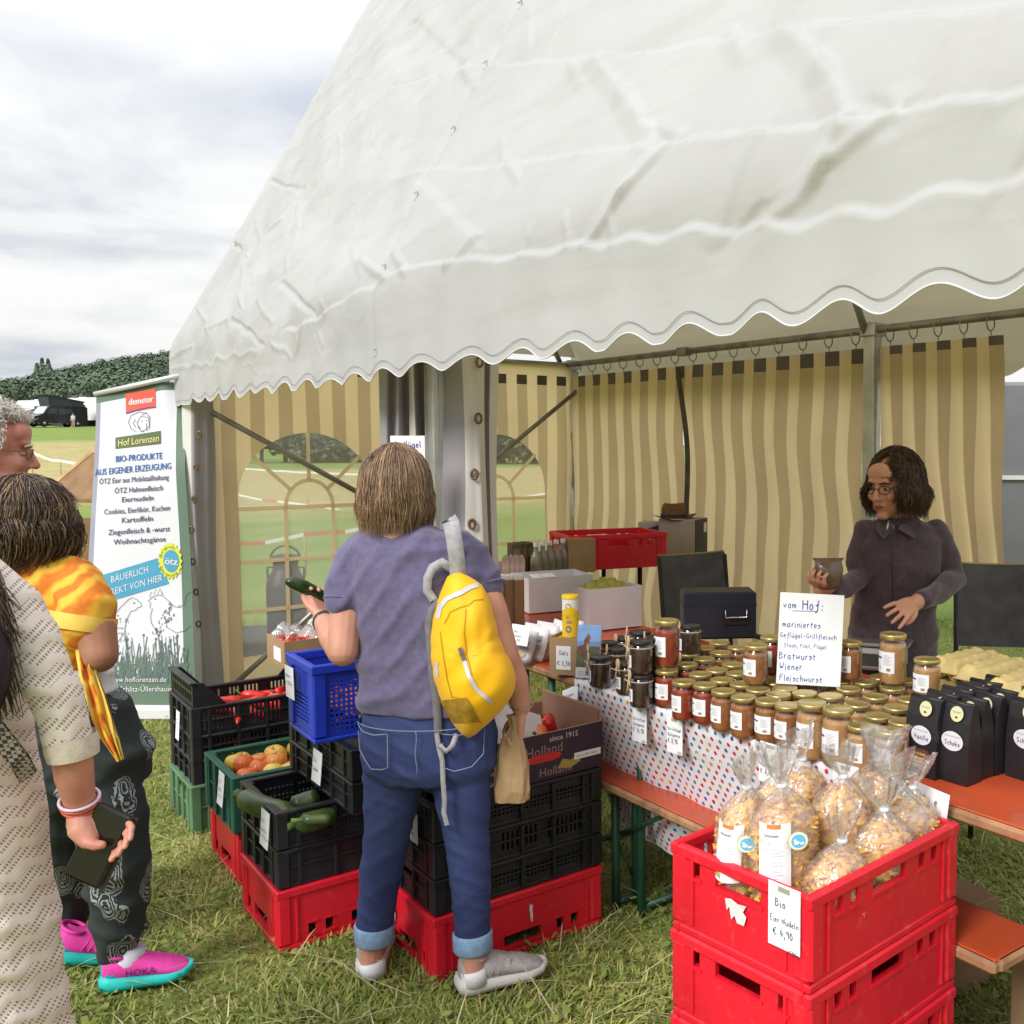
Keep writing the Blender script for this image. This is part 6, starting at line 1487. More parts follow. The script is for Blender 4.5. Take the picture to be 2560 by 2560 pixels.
# ---- black cookie bags
BAGB = mat('bag_black', (.016, .014, .017), .5, .2, 14, bump=.5, bsc=22, spec=.45); STK = mat('sticker_cream', (.62, .60, .36), .5, .05); STW = mat('sticker_white', (.66, .66, .70), .5, .04); COOK = mat('cookie_brown', (.34, .19, .085), .7, .2, 30, bump=.3, bsc=50); HEART = mat('heart_red', (.25, .03, .02), .5, .05)
def cookie_bag(txt, cookies):
    t = thing('cookie_bag', 'x', 'cookie bag'); w_, d_, h_ = .098, .058, .205; b = MB()
    rows = [(w_ / 2 * .98, d_ / 2, 0), (w_ / 2, d_ / 2, .015), (w_ / 2, d_ / 2 * .98, .10), (w_ / 2 * .985, d_ / 2 * .72, .15), (w_ / 2 * .98, .010, .188), (w_ / 2 * .98, .006, h_ - .012)]
    rings = []
    for x, y, z in rows:
        rings.append([(sx * x, sy * y, z) for sx, sy in ((-1, -1), (-.5, -1.04), (0, -1.06), (.5, -1.04), (1, -1), (1.0, 0), (1, 1), (0, 1.05), (-1, 1), (-1.0, 0))])
    b.loft(rings, 0, False); b.tube([(-w_ / 2 * .98, 0, h_ - .012), (w_ / 2 * .98, 0, h_ - .012)], .0085, 8, 0, True, True, .7)
    if cookies:
        b.add([(-.032, -d_ / 2 - .0025, .018), (.024, -d_ / 2 - .0028, .018), (.034, -d_ / 2 - .0025, .05), (.026, -d_ / 2 - .0015, .07), (-.03, -d_ / 2 - .0015, .068), (-.036, -d_ / 2 - .0025, .04)], [(0, 1, 2, 3, 4, 5)], 1)
    b.build('pouch', [BAGB, mat('pouch_window', (.10, .06, .035), .15, .2, 30, coat=.6)], t)
    if cookies:
        b = MB(); r = random.Random(3)
        for k in range(4): b.box((-.004 + r.uniform(-.008, .008), -d_ / 2 - .004, .026 + .010 * k), (.048, .006, .009), 0, 0, .003)
        b.build('cookies', COOK, t)
    for qi, (cx, cz, rx, rz_, mi, yy, sl) in enumerate(((.012, .172, .0185, .0185, 0, -.0225, .22), (.006, .105, .031, .024, 1, -d_ / 2 - .0025, .02))):
        b = MB()
        for q, (k_, m_) in enumerate(((1, mi), )):
            b.add([(cx + rx * math.cos(a), yy + sl * rz_ * math.sin(a) - .001, cz + rz_ * math.sin(a)) for a in [2 * PI * i / 24 for i in range(24)]], [tuple(range(24))], m_)
        if qi == 0: b.write('Schmecks', .006, (.012, -.0245, .175), (1, 0, 0), (0, .22, 1), 3); b.add([(.012 + .004 * math.cos(a) * (1 if math.sin(a) > 0 else .6 + .4 * abs(math.cos(a))), -.0262, .164 + .003 * math.sin(a)) for a in [2 * PI * i / 12 for i in range(12)]], [tuple(range(12))], 4)
        if qi == 1: b.write(txt, .017, (.006, -d_ / 2 - .0046, .095), (1, 0, 0), (0, .02, 1), 2, 'C', True, .1); b.write('Shortbread Cookies', .0052, (.006, -d_ / 2 - .0046, .116), (1, 0, 0), (0, .02, 1), 3)
        b.build(('round_sticker', 'oval_label')[qi], [STK, STW, INK, GREYPRINT, HEART], t)
    return t
CB = [cookie_bag('Vanille', True), cookie_bag('Schoko', False)]
used = [False, False]
cb_list = [(2320, 1763, 0, 'black cookie bag labelled Vanille with a cookie window, front left of the block'), (2393, 1775, 1, 'black cookie bag labelled Schoko at the front of the block')]
E_, N_ = EN(Pz(2320, 1763, .945)); E2, N2 = EN(Pz(2393, 1775, .945))
for c_ in range(2):
    for k in range(6):
        e, n = ((E_, N_), (E2, N2))[c_]; e, n = e + .004 * math.sin(k * 3 + c_), n + k * .064
        lb = cb_list[c_][3] if k == 0 else ('black cookie bag in the left file, behind the Vanille bag' if c_ == 0 else 'black cookie bag in the middle file, behind the Schoko bag')
        g = 'cookie bags' if k == 0 else ('left file of cookie bags', 'middle file of cookie bags')[c_]
        rz = RZT - .03 + .05 * math.sin(k * 5 + c_)
        if not used[c_]:
            t = CB[c_]; t.location = G(e, n, ZT - .006); t.rotation_euler = (0, 0, rz); t['label'] = lb; t['group'] = g; used[c_] = True
        else: dup(CB[c_], G(e, n, ZT - .006), rz, lb, g)
for k in range(4):
    e, n = E2 + .108, N2 + .15 + k * .066
    dup(CB[1], G(e, n, ZT - .006), RZT + .03 * k, 'black cookie bag in the short right file of the block', 'right file of cookie bags')

# ---- egg cartons
EGGC = mat('egg_carton', (.62, .48, .21), .85, .12, 14, bump=.5, bsc=60)
def egg_carton_mesh():
    b = MB(); L, W = .25, .105
    def lid(u, v):
        x, y = (u - .5) * L, (v - .5) * W; ed = min(1, min(u, 1 - u) * L / .022, min(v, 1 - v) * W / .022); ed = math.sqrt(max(0, ed * (2 - ed)))
        bump = .006 * max(0, math.cos(2 * PI * u * 5 + PI)) * (1 if abs(v - .5) > .3 else .25)
        return (x * (.94 + .06 * (1 - ed)), y * (.92 + .08 * (1 - ed)), .036 + .034 * ed + bump * ed * .6 - .006 * ed * math.exp(-((v - .5) / .1) ** 2))
    b.grid(50, 22, lid); b.box((0, 0, .034), (L + .012, W + .012, .004), 0, 0, .0015)
    def base(u, v):
        x, y = (u - .5) * L, (v - .5) * W; c = max(0, math.cos(2 * PI * u * 5 + PI)) * max(0, math.cos(2 * PI * v * 2 + PI)); ed = min(1, min(u, 1 - u) * 12, min(v, 1 - v) * 7)
        return (x, y, .033 - (.012 + .02 * math.sqrt(c)) * ed)
    b.grid(50, 22, base); return mesh_only(b, 'egg_carton', [EGGC])
EGM = egg_carton_mesh(); er = random.Random(4)
for c_, (px, py) in enumerate(((2418, 1640), (2490, 1660), (2560, 1690), (2640, 1716))):
    P = Pz(px, py, ZT + .20)
    for k in range(3):
        o = bpy.data.objects.new('egg_carton', EGM); COL.objects.link(o); o.location = (P[0] + er.uniform(-.008, .008), P[1] + .03 + er.uniform(-.008, .008), ZT + .066 * k - .002); o.rotation_euler = (0, 0, RZC + .06 * c_ + er.uniform(-.05, .05))
        tag(o, ('lowest', 'middle', 'topmost')[k] + ' yellow egg carton of the ' + ('stack nearest the pale jar', 'second stack behind the black bags', 'third stack behind the black bags', 'stack at the right edge')[c_], 'egg carton', 'yellow egg cartons')

# ---- things on the left table
KRAFT = mat('kraft_card', (.37, .235, .12), .75, .1, 6); WCARD = mat('white_card', (.62, .60, .62), .7, .06, 4, dirt=((.5, .48, .47), 6, .5)); YEL = mat('salt_yellow', (.78, .50, .015), .4, .05, 4); SALTW = mat('salt_white', (.74, .72, .74), .45, .04)
def open_box(name, label, cat, loc, rz, d, m, inner=None, writing=None, grp=None):
    t = MB(); L, W, Hh = d; th = .004
    for s in (-1, 1): t.box((0, s * (W / 2 - th / 2), Hh / 2), (L, th, Hh)); t.box((s * (L / 2 - th / 2), 0, Hh / 2), (th, W - 2 * th, Hh))
    t.box((0, 0, .004), (L - .01, W - .01, .006))
    if writing: writing(t, L, W, Hh)
    return tag(t.build(name, [m, PAPER, INK, YEL], None, loc, rz), label, cat, grp)
P = Pz(1404, 1690, ZT)
def salt_w(t, L, W, Hh):
    t.box((-.008, -W / 2 - .0012, .062), (.056, .0016, .085), 1); t.write('Salz', .022, (-.026, -W / 2 - .0028, .073), (1, 0, 0), (0, 0, 1), 2, 'L', True, .1); t.write('€ 2,50', .021, (-.032, -W / 2 - .0028, .036), (1, 0, 0), (0, 0, 1), 2, 'L', True, .1); t.box((0, 0, .123), (L - .01, W - .01, .003), 3)
SB = (P[0] + .03, P[1] + .07, ZT); open_box('salt_box', 'brown box with a white Salz price card at the table edge', 'box', SB, -.28, (.125, .12, .135), KRAFT, None, salt_w)
def salt_can():
    t = thing('salt_can', 'yellow and white salt can standing on the brown salt box', 'salt can', (SB[0] - .005, SB[1] + .0, ZT + .1255)); r = .030
    b = MB(); n = 24; b.lathe((0, 0, 0), [(r * 1.03, 0), (r * 1.03, .005), (r, .007), (r, .085), (r, .10), (r, .142)], n, 0, True, mats=[2, 2, 1, 1, 0])
    a0 = -PI / 2 - .9
    def L(u, v, off=.001): a = a0 + 1.8 * u; return ((r + off) * math.cos(a), (r + off) * math.sin(a), v)
    b.grid(8, 3, lambda u, v: L(.0 + 1.0 * u, .085 + .018 * v * (1 + .6 * math.sin(u * 3))), 1); b.add([L(.42 + .26 * math.cos(a) * .8, .117 + .011 * math.sin(a)) for a in [2 * PI * k / 16 for k in range(16)]], [tuple(range(16))], 3); b.add([L(.42 + .2 * math.cos(a), .035 + .013 * math.sin(a)) for a in [2 * PI * k / 16 for k in range(16)]], [tuple(range(16))], 4)
    V, F = text_shape('Salz'); b.add([L(.25 + x * .16, .073 + y * .018, .002) for x, y in V], F, 4)
    for q in (0, .006): b.grid(4, 1, lambda u, v: L(.28 + .36 * u, .062 - q + .003 * v, .0015), 4, False)
    b.build('can', [SALTW, YEL, mat('can_rim', (.6, .5, .2), .35, .1, metal=.6), mat('print_tan', (.5, .36, .15), .5, .1), mat('print_violetgrey', (.26, .2, .3), .5, .1)], t)
    b = MB(); b.lathe((0, 0, .142), [(r * 1.04, 0), (r * 1.04, .012), (r * .98, .014), (.002, .014)], n); b.build('lid', YEL, t)
salt_can()
def flyer():
    P = Pz(1466, 1703, ZT); t = thing('flyer_holder', 'clear stand with flyers showing a hen and two eggs', 'flyer holder', (P[0], P[1] + .03, ZT), -.2); w_, h_ = .085, .185
    b = MB(); b.X = Matrix.Rotation(-.2, 4, 'X') @ Matrix.Rotation(.0, 4, 'Y')
    b.box((0, 0, h_ / 2 + .004), (w_, .010, h_), 0); y = -.0056
    def q(x0, x1, z0, z1, m, o=0): b.add([(x0 * w_, y - o, z0 * h_), (x1 * w_, y - o, z0 * h_), (x1 * w_, y - o, z1 * h_), (x0 * w_, y - o, z1 * h_)], [(0, 1, 2, 3)], m)
    q(-.5, .5, .62, 1.02, 1); q(-.5, .5, .22, .62, 2)
    def el(cx, cz, rx, rz_, m, o): b.add([(cx * w_ + rx * w_ * math.cos(a), y - o, cz * h_ + rz_ * w_ * math.sin(a)) for a in [2 * PI * k / 16 for k in range(16)]], [tuple(range(16))], m)
    el(-.22, .55, .22, .2, 3, .0006); el(-.08, .66, .13, .3, 3, .0008); el(-.02, .78, .09, .1, 3, .0009); el(-.02, .60, .06, .18, 5, .0011); el(-.02, .83, .05, .06, 6, .001); el(.2, .30, .13, .13, 4, .001); el(.36, .29, .12, .13, 4, .0014)
    b.write('Mobilstallhaltung', .008, (-.4 * w_, y - .0006, .12 * h_), (1, 0, 0), (0, 0, 1), 7, 'L'); b.write('Hühnerpatenschaft', .007, (-.4 * w_, y - .0006, .07 * h_), (1, 0, 0), (0, 0, 1), 7, 'L')
    b.build('flyers', [PAPER, mat('photo_sky', (.25, .42, .75), .3, .1, 20), mat('photo_grass', (.14, .13, .05), .4, .3, 40), mat('photo_hen', (.22, .08, .04), .4, .2, 60), mat('photo_egg', (.62, .33, .19), .4, .08), mat('photo_pale', (.6, .5, .4), .4, .1), mat('photo_comb', (.4, .1, .05), .4, .1), GREYPRINT], t)
    b = MB(); b.X = Matrix.Rotation(-.2, 4, 'X'); b.box((0, -.010, h_ * .36), (w_ + .01, .002, h_ * .72)); b.box((0, .0085, h_ / 2), (w_ + .01, .002, h_)); b.box((0, .02, .002), (w_ + .01, .07, .003))
    b.build('holder', film('acrylic', gloss=.05, rough=.04, milk=.02, wr=4), t)
flyer()
def bag_pile():
    r = random.Random(6); P0 = Pz(1335, 1662, ZT)
    mats = [mat('packet_white', (.66, .64, .66), .45, .05, 6, bump=.5, bsc=14), GREYPRINT, mat('packet_beige', (.5, .36, .2), .6, .1), INK]
    for k in range(8):
        b = MB(); w_, h_, d_ = .085, .125, .03; rings = []
        for z, s, dd in ((0, .96, .3), (.02, 1, 1), (.07, 1, .9), (.105, .95, .3), (.125, .98, .06)):
            rings.append([(x * w_ / 2 * s, y * d_ / 2 * dd, z) for x, y in ((-1, -.2), (-.6, -.9), (0, -1), (.6, -.9), (1, -.2), (1, .2), (.6, .9), (0, 1), (-.6, .9), (-1, .2))])
        b.loft(rings, 0, True)
        b.box((.0, -d_ / 2 - .001, .05), (.05, .001, .02), 1); b.add([(.02 * math.cos(a), -d_ / 2 - .002, .03 + .013 * math.sin(a)) for a in [2 * PI * q / 14 for q in range(14)]], [tuple(range(14))], 2)
        b.write('Natur', .02, (0, -d_ / 2 - .0025, .07), (1, 0, 0), (0, .1, 1), 3)
        o = b.build('paper_packet', mats); i, j = k % 4, k // 4
        o.location = (P0[0] - .06 + i * .045 + j * .02, P0[1] + .03 + i * .035 + j * .1, ZT + .006); o.rotation_euler = (-.25, r.uniform(.05, .3), -.3 + r.uniform(-.15, .15))
        tag(o, 'white printed packet leaning in the row left of the salt box' if j == 0 else 'white printed packet in the back row behind the salt box', 'packet', 'white packets left of the salt box' if j == 0 else 'white packets in the back row')
    card('small card clipped to the white packets left of the salt box', (P0[0] - .05, P0[1] - .012, ZT + .115), -PI / 2 - .3, .075, .075, [('Bio', .7, .1), ('Brotmix', .7, .05), ('€ 4,20', .8, 0)], clip=False, roll=.15, tilt=-.2, size=.018)
bag_pile()
def at_(px, Y, z): return ((px - 1706) / 2466 * Y, Y, z)
WB = at_(1512, 4.45, ZT); open_box('white_carton', 'open white carton with a yellowish plastic bag on top, behind the salt can', 'carton', WB, .55, (.27, .20, .185), WCARD)
b = MB(); b.grid(16, 10, lambda u, v: ((u - .5) * .25, (v - .5) * .17, .165 + .05 * math.sin(PI * u) * math.sin(PI * v) + .008 * math.sin(u * 31 + v * 11) + .006 * math.sin(v * 43)), 0); o = b.build('yellow_bag', mat('bag_yellowgreen', (.36, .33, .055), .35, .25, 30, coat=.4, bump=.6, bsc=40), None, WB, .55); tag(o, 'crumpled yellow-green plastic bag bulging out of the white carton', 'bag')
GB = at_(1378, 4.95, ZT); open_box('grey_carton', 'pale open carton with a loose card lying on its rim', 'carton', GB, .5, (.34, .26, .17), WCARD)
b = MB(); b.box((0, 0, 0), (.12, .08, .002)); b.write('Bio', .02, (-.02, -.02, .0014), (1, 0, 0), (0, 1, 0), 1, 'L', True); b.write('€ 3,50', .018, (-.04, .012, .0014), (1, 0, 0), (0, 1, 0), 1, 'L', True); o = b.build('loose_card', [PAPER, INK], None, (GB[0] - .03, GB[1] - .12, ZT + .176), .4); o.rotation_euler[0] = .1; tag(o, 'loose white card lying on the rim of the pale carton', 'price card')
for k in range(6):
    c = at_(1248 + 22 * (k % 3), 4.45 + .09 * (k // 3), ZT); b = MB(); b.box((0, 0, .105), (.042, .05, .21), 0, 0, .002); b.box((0, 0, .214), (.044, .052, .012), 1, 0, .003); b.box((-.0218, 0, .105), (.001, .004, .2), 1)
    tag(b.build('tall_box', [KRAFT, PAPER], None, c, .4 + .03 * k), 'tall narrow brown box with white lid between the shopper and the pale carton', 'box', 'tall brown boxes with white lids')

# ---- things on the dark table at the back
def sh(px, Y): return at_(px, Y, .8805)
NAVY = mat('navy', (.02, .025, .06), .5, .15, 6); BEIGE = mat('carton_beige', (.42, .37, .32), .7, .08, 5)
meat_crate('red_crate', 'red crate standing on the dark table below the straw hat', sh(1518, 5.85), .42, grp='red plastic crates')
for k in range(5):
    c = sh(1338 + 17 * k, 5.28 + .05 * k); t = thing('bottle', 'grey swing bottle with white cap in the row on the dark back table', 'bottle', c, .1 * k, 'grey bottles on the back table')
    b = MB(); b.lathe((0, 0, 0), [(.028, 0), (.032, .004), (.032, .10), (.028, .12), (.014, .145), (.013, .17)], 14); b.build('glass', mat('bottle_grey', (.25, .22, .18), .25, .2, 10, coat=.3), t)
    b = MB(); b.lathe((0, 0, .168), [(.015, 0), (.015, .02), (.012, .024)], 12); b.build('cap', SALTW, t)
    b = MB(); b.grid(8, 1, lambda u, v: (.0326 * math.cos(-2.4 + 1.7 * u), .0326 * math.sin(-2.4 + 1.7 * u), .03 + .05 * v)); b.build('label', mat('bottle_label', (.2, .17, .12), .6, .1), t)
b = MB(); b.box((0, 0, .095), (.16, .13, .19), 0, 0, .003); b.box((-.03, 0, .192), (.08, .1, .004), 1); tag(b.build('brown_carton', [KRAFT, mat('flap_orange', (.62, .16, .03), .6, .1)], None, sh(1445, 5.55), .42), 'brown carton with orange flap between the bottles and the red crate', 'carton')
for k in range(3):
    b = MB(); b.box((0, 0, .09), (.055, .10, .18), 0, 0, .002); b.box((0, -.051, .13), (.04, .002, .05), 1)
    tag(b.build('dark_box', [mat('box_dark', (.085, .06, .03), .6, .15, 8), mat('box_olive', (.16, .15, .06), .6, .1)], None, sh(1284 + 15 * k, 5.35 + .03 * k), .42), 'narrow dark box in the row at the left end of the back table', 'box', 'dark boxes on the back table')
for k in range(4):
    b = MB(); b.add([(-.02, -.004, 0), (.02, -.004, 0), (.02, -.004, .11), (.012, -.004, .13), (0, -.004, .138), (-.012, -.004, .13), (-.02, -.004, .11)] + [(-.02, .004, 0), (.02, .004, 0), (.02, .004, .11), (.012, .004, .13), (0, .004, .138), (-.012, .004, .13), (-.02, .004, .11)], [(0, 1, 2, 3, 4, 5, 6), (13, 12, 11, 10, 9, 8, 7)] + [(i, i + 7, (i + 1) % 7 + 7, (i + 1) % 7) for i in range(7)])
    tag(b.build('slat_packet', mat('slat_grey', (.33, .26, .22), .8, .2, 20), None, sh(1262 + 13 * k, 5.18), -.1), 'pale round-topped packet standing at the near left end of the back table', 'packet', 'round-topped packets on the back table')
BX = sh(1708, 6.25); b = MB(); b.box((0, 0, .125), (.24, .24, .25), 0, 0, .003); b.box((.1215, 0, .125), (.003, .235, .245), 1); b.box((.1235, .07, .19), (.002, .05, .06), 2); b.box((.1235, -.08, .03), (.002, .03, .03), 2); tag(b.build('tall_carton', [BEIGE, NAVY, PAPER], None, BX, -.35), 'beige carton with a navy side under the straw hat', 'carton')
b = MB(); b.box((0, 0, .11), (.16, .16, .22), 0, 0, .003); b.add([(-.08, -.081, .12), (.08, -.081, .18), (.08, -.081, .215), (-.08, -.081, .16)], [(0, 1, 2, 3)], 1); tag(b.build('small_carton', [mat('carton_grey', (.45, .43, .42), .6, .08), mat('print_royal', (.04, .06, .25), .5, .1)], None, sh(1632, 6.35), -.2), 'grey carton with blue print between the red crate and the hat carton', 'carton')
def hat():
    t = thing('straw_hat', 'brown straw hat with dark band resting on the beige carton', 'hat', (BX[0] - .06, BX[1] - .02, 1.132), .2); HT = mat('straw_brown', (.19, .10, .04), .8, .2, 60, bump=.5, bsc=120)
    b = MB(); n = 28; rings = []
    for r, z in ((.145, .012), (.135, .006), (.10, .0), (.085, .003), (.08, .02), (.077, .06), (.07, .088), (.055, .098), (.03, .092), (.004, .088)):
        rings.append([(r * math.cos(a) * 1.0, r * math.sin(a) * .86, z + (.016 * math.cos(2 * a) if r > .09 else (-.008 * abs(math.sin(a)) if z > .085 else 0))) for a in [2 * PI * i / n for i in range(n)]])
    b.loft(rings, 0, True, False); b.build('straw', HT, t)
    b = MB(); b.loft([[(r * math.cos(a), r * .86 * math.sin(a), z) for a in [2 * PI * i / n for i in range(n)]] for r, z in ((.0865, .006), (.083, .026))], 0, True, False); b.build('band', NAVY, t)
hat()

# ---- cash box, scale, chairs, leftovers
def cash_box():
    P = at_(1795, 4.2, ZT); t = thing('cash_box', 'dark navy cash case with chrome handle behind the jars', 'cash box', P, .1); M_ = mat('case_navy', (.022, .027, .042), .45, .15, 8, bump=.2, bsc=60)
    b = MB(); b.box((0, 0, .10), (.31, .16, .20), 0, 0, .008); b.box((0, 0, .145), (.314, .164, .004), 0); b.build('case', M_, t)
    b = MB(); b.tube([(.02, -.082, .13), (.02, -.10, .125), (.02, -.10, .095), (.11, -.10, .095), (.11, -.10, .125), (.11, -.082, .13)], .004, 6); b.build('handle', CHR, t); b = MB(); b.box((.065, -.083, .085), (.11, .004, .05), 0, 0, .002); b.build('handle_plate', mat('plate_dark', (.05, .055, .06), .3, .1, metal=.6), t)
cash_box()
def scale_():
    P = at_(2205, 3.62, ZT); t = thing('kitchen_scale', 'pale shop scale with steel plate between the sign and the tall golden jar', 'scale', P, -.35)
    b = MB(); b.box((0, 0, .045), (.20, .22, .08), 0, 0, .012); b.build('housing', mat('scale_grey', (.42, .42, .42), .4, .08), t); b = MB(); b.box((.0, -.113, .045), (.12, .004, .045), 0, 0, .001); b.build('display', mat('display_dark', (.05, .055, .05), .2, .1), t)
    b = MB(); b.box((0, 0, .098), (.24, .22, .012), 0, 0, .005); b.tube([(0, 0, .08), (0, 0, .095)], .03, 12); b.build('plate', mat('plate_steel', (.45, .45, .44), .3, .1, metal=.8), t)
scale_()
def chair(px, Y, ztop, rz, label):
    t = thing('camp_chair', label, 'chair', at_(px, Y, 0), rz, 'grey folding chairs behind the table'); FAB = mat('chair_fabric', (.095, .09, .10), .85, .15, 12, bump=.2, bsc=80); w_ = .40
    b = MB(); b.grid(10, 8, lambda u, v: ((u - .5) * w_, .03 + .05 * (1 - (2 * u - 1) ** 2) + .06 * v, ztop - .36 + .36 * v + .012 * (2 * u - 1) ** 2), 0); b.grid(10, 8, lambda u, v: ((u - .5) * w_, .045 + .05 * (1 - (2 * u - 1) ** 2) + .06 * v, ztop - .36 + .36 * v + .012 * (2 * u - 1) ** 2), 0); b.build('backrest', FAB, t)
    b = MB(); b.tube([((u - .5) * w_, .10 + .05 * (1 - (2 * u - 1) ** 2), ztop + .004 + .012 * (2 * u - 1) ** 2) for u in [k / 8 for k in range(9)]], .006, 6); b.build('piping', mat('piping_tan', (.3, .22, .1), .7, .1), t)
    b = MB(); b.grid(6, 6, lambda u, v: ((u - .5) * w_, -.42 + .42 * v, .43 - .03 * math.sin(PI * u)), 0); b.grid(6, 6, lambda u, v: ((u - .5) * w_, -.42 + .42 * v, .418 - .03 * math.sin(PI * u)), 0); b.build('seat', FAB, t)
    for s in (-1, 1):
        b = MB(); b.tube([(s * w_ / 2, .02, 0), (s * w_ / 2, .02, .5), (s * w_ / 2, .09, ztop)], .011, 8); b.build('back_leg', TBLACK, t); b = MB(); b.tube([(s * w_ / 2, -.42, 0), (s * w_ / 2, -.42, .62)], .011, 8); b.build('front_leg', TBLACK, t); b = MB(); b.box((s * w_ / 2, -.2, .63), (.04, .46, .02), 0, 0, .006); b.build('armrest', TBLACK, t)
chair(1755, 5.0, 1.02, .55, 'grey folding chair between the dark table and the cash case')
chair(2520, 4.3, 1.05, -.12, 'grey folding chair at the right edge behind the seller')
def milk_can():
    P = at_(708, 7.25, .19); t = thing('milk_can', 'dark old milk can standing outside the left tent window', 'milk can', P); M_ = mat('can_dark', (.055, .05, .055), .5, .2, 6, metal=.4)
    b = MB(); b.lathe((0, 0, 0), [(.135, 0), (.14, .01), (.14, .36), (.135, .40), (.10, .47), (.088, .49), (.088, .54), (.10, .56)], 24); b.build('body', M_, t); b = MB(); b.lathe((0, 0, .555), [(.105, 0), (.108, .01), (.105, .03), (.03, .045)], 24); b.build('lid', M_, t)
    b = MB(); b.tube([(.11 * math.cos(a), 0, .56 + .10 * math.sin(a)) for a in [PI * k / 12 for k in range(13)]], .008, 6); b.build('handle', M_, t)
    for s in (-1, 1): b = MB(); b.tube([(s * .085, 0, .5), (s * .135, 0, .5), (s * .135, 0, .42), (s * .12, 0, .40)], .008, 6); b.build('side_handle', M_, t)
milk_can()
b = MB(); b.box((0, 0, .093), (.95, .7, .186), 0, 0, .01); tag(b.build('dark_platform', mat('tarp_dark', (.06, .055, .055), .6, .2, 4), None, at_(715, 7.35, 0), .2), 'low dark platform under the milk can outside the tent window', 'platform')
for k in range(3): veg_crate('vegetable_crate', ('lowest', 'middle', 'upper')[k] + ' black crate of the stack hidden behind the blue crate, carrying the small fruit box', G(-1.12, .22, .2 * k), RZC, .2, slots='s')
b = MB(); b.box((0, 0, .16), (.34, .28, .32), 0, 0, .004); b.box((0, 0, .321), (.05, .28, .002), 1); tag(b.build('storage_carton', [CARD, mat('parcel_tape', (.4, .3, .18), .4, .1)], None, G(2.25, .86, 0), RZT + .1), 'brown cardboard carton stored under the right end of the table', 'carton')
b = MB(); b.box((0, 0, .13), (.3, .25, .26), 0, 0, .004); tag(b.build('storage_carton', CARD, None, G(1.7, .9, 0), RZT - .1), 'brown cardboard carton stored under the middle of the table', 'carton')
b = MB(); b.ell((0, 0, .13), (.2, .16, .14)); b.tube([(-.08, 0, .24), (-.05, 0, .33), (.05, 0, .33), (.08, 0, .24)], .012, 6); tag(b.build('dark_bag', mat('bag_navy', (.03, .033, .05), .7, .2, 8, bump=.5, bsc=10), None, G(2.5, .62, 0), RZT), 'dark soft bag lying under the right end of the table', 'bag')
# ================================================================== PEOPLE
def W(px, py, Y): return Py(px, py, Y)
SKIN = mat('skin_light', (.60, .31, .22), .5, .10, 14, bump=.08, bsc=200, spec=.35, col2=(.50, .22, .15)); SKIND = mat('skin_tan', (.36, .17, .10), .5, .10, 14, bump=.08, bsc=200, col2=(.30, .13, .075)); SKINS = mat('skin_seller', (.66, .34, .225), .5, .1, 14, col2=(.57, .27, .17)); SKINR = mat('skin_ruddy', (.62, .30, .23), .5, .12, 22, bump=.15, bsc=120, col2=(.46, .15, .11))
EYEW = mat('eye_white', (.45, .41, .38), .2, .03); IRIS = mat('iris', (.03, .02, .015), .1, .1); LIP = mat('lips', (.34, .10, .075), .45, .1)
def hand(mb, wrist, palm, up, fingers, thumb, k=1.0):
    """palm slab between wrist and knuckles with four fingers and a thumb; fingers = list of point lists after the knuckle"""
    wrist, palm, up = np.array(wrist), np.array(palm), np.array(up, float)
    d = palm - wrist; d /= np.linalg.norm(d); side = np.cross(d, up); side /= np.linalg.norm(side)
    for q in (-1.2, -.4, .4, 1.2):
        mb.limb([wrist + side * .008 * q * k, (wrist + palm) / 2 + side * .0155 * q * k, palm + side * .0195 * q * k], [.015 * k, .0135 * k, .0105 * k], 8)
    for i, f in enumerate(fingers):
        base = palm + side * .0195 * (-1.2 + .8 * i) * k; L = (.9, 1, .96, .78)[i] * k
        pts = [base]; 
        for (a, b, c) in f: pts.append(pts[-1] + (d * a + side * (b + (i - 1.5) * .2 * abs(a)) + up * c) * L)
        mb.limb(pts, [.0090 * k, .0082 * k, .0076 * k, .0064 * k][:len(pts)], 8)
    b0 = wrist + (palm - wrist) * .3 + side * thumb[0] * .018 * k; pts = [b0]
    for (a, b, c) in thumb[1]: pts.append(pts[-1] + (d * a + side * b + up * c) * k)
    mb.limb(pts, [.0125 * k, .0115 * k, .010 * k, .008 * k][:len(pts)], 8)
def head(mb, M, k=1.0, male=False):
    def T(p): return M @ Vector(tuple(x * k for x in p))
    R3 = M.to_3x3()
    def el(c, r): mb.ell(tuple(T(c)), tuple(x * k for x in r), 0, 18, 12, True, R3)
    el((0, .012, .03), (.073, .094, .088)); el((0, -.022, -.03), (.059, .068, .088)); el((0, -.066, -.098), (.026, .022, .018)); el((0, -.074, .034), (.050, .018, .014)); el((0, -.06, .06), (.056, .032, .04))
    for s in (-1, 1): el((s * .036, -.064, -.022), (.022, .022, .024)); el((s * .073, .012, -.012), (.009, .02, .031)); el((s * .044, -.02, -.07), (.02, .04, .025))
    mb.limb([tuple(T(p)) for p in ((0, -.085, .018), (0, -.098, -.008), (0, -.106, -.026))], [.008 * k, .010 * k, .0125 * k], 8); el((-.011, -.094, -.03), (.008, .009, .007)); el((.011, -.094, -.03), (.008, .009, .007))
    el((0, -.080, -.062), (.024, .012, .014)); mb.limb([tuple(T((0, .022, -.06))), tuple(T((0, .03, -.15)))], [.052 * k, .056 * k], 14)
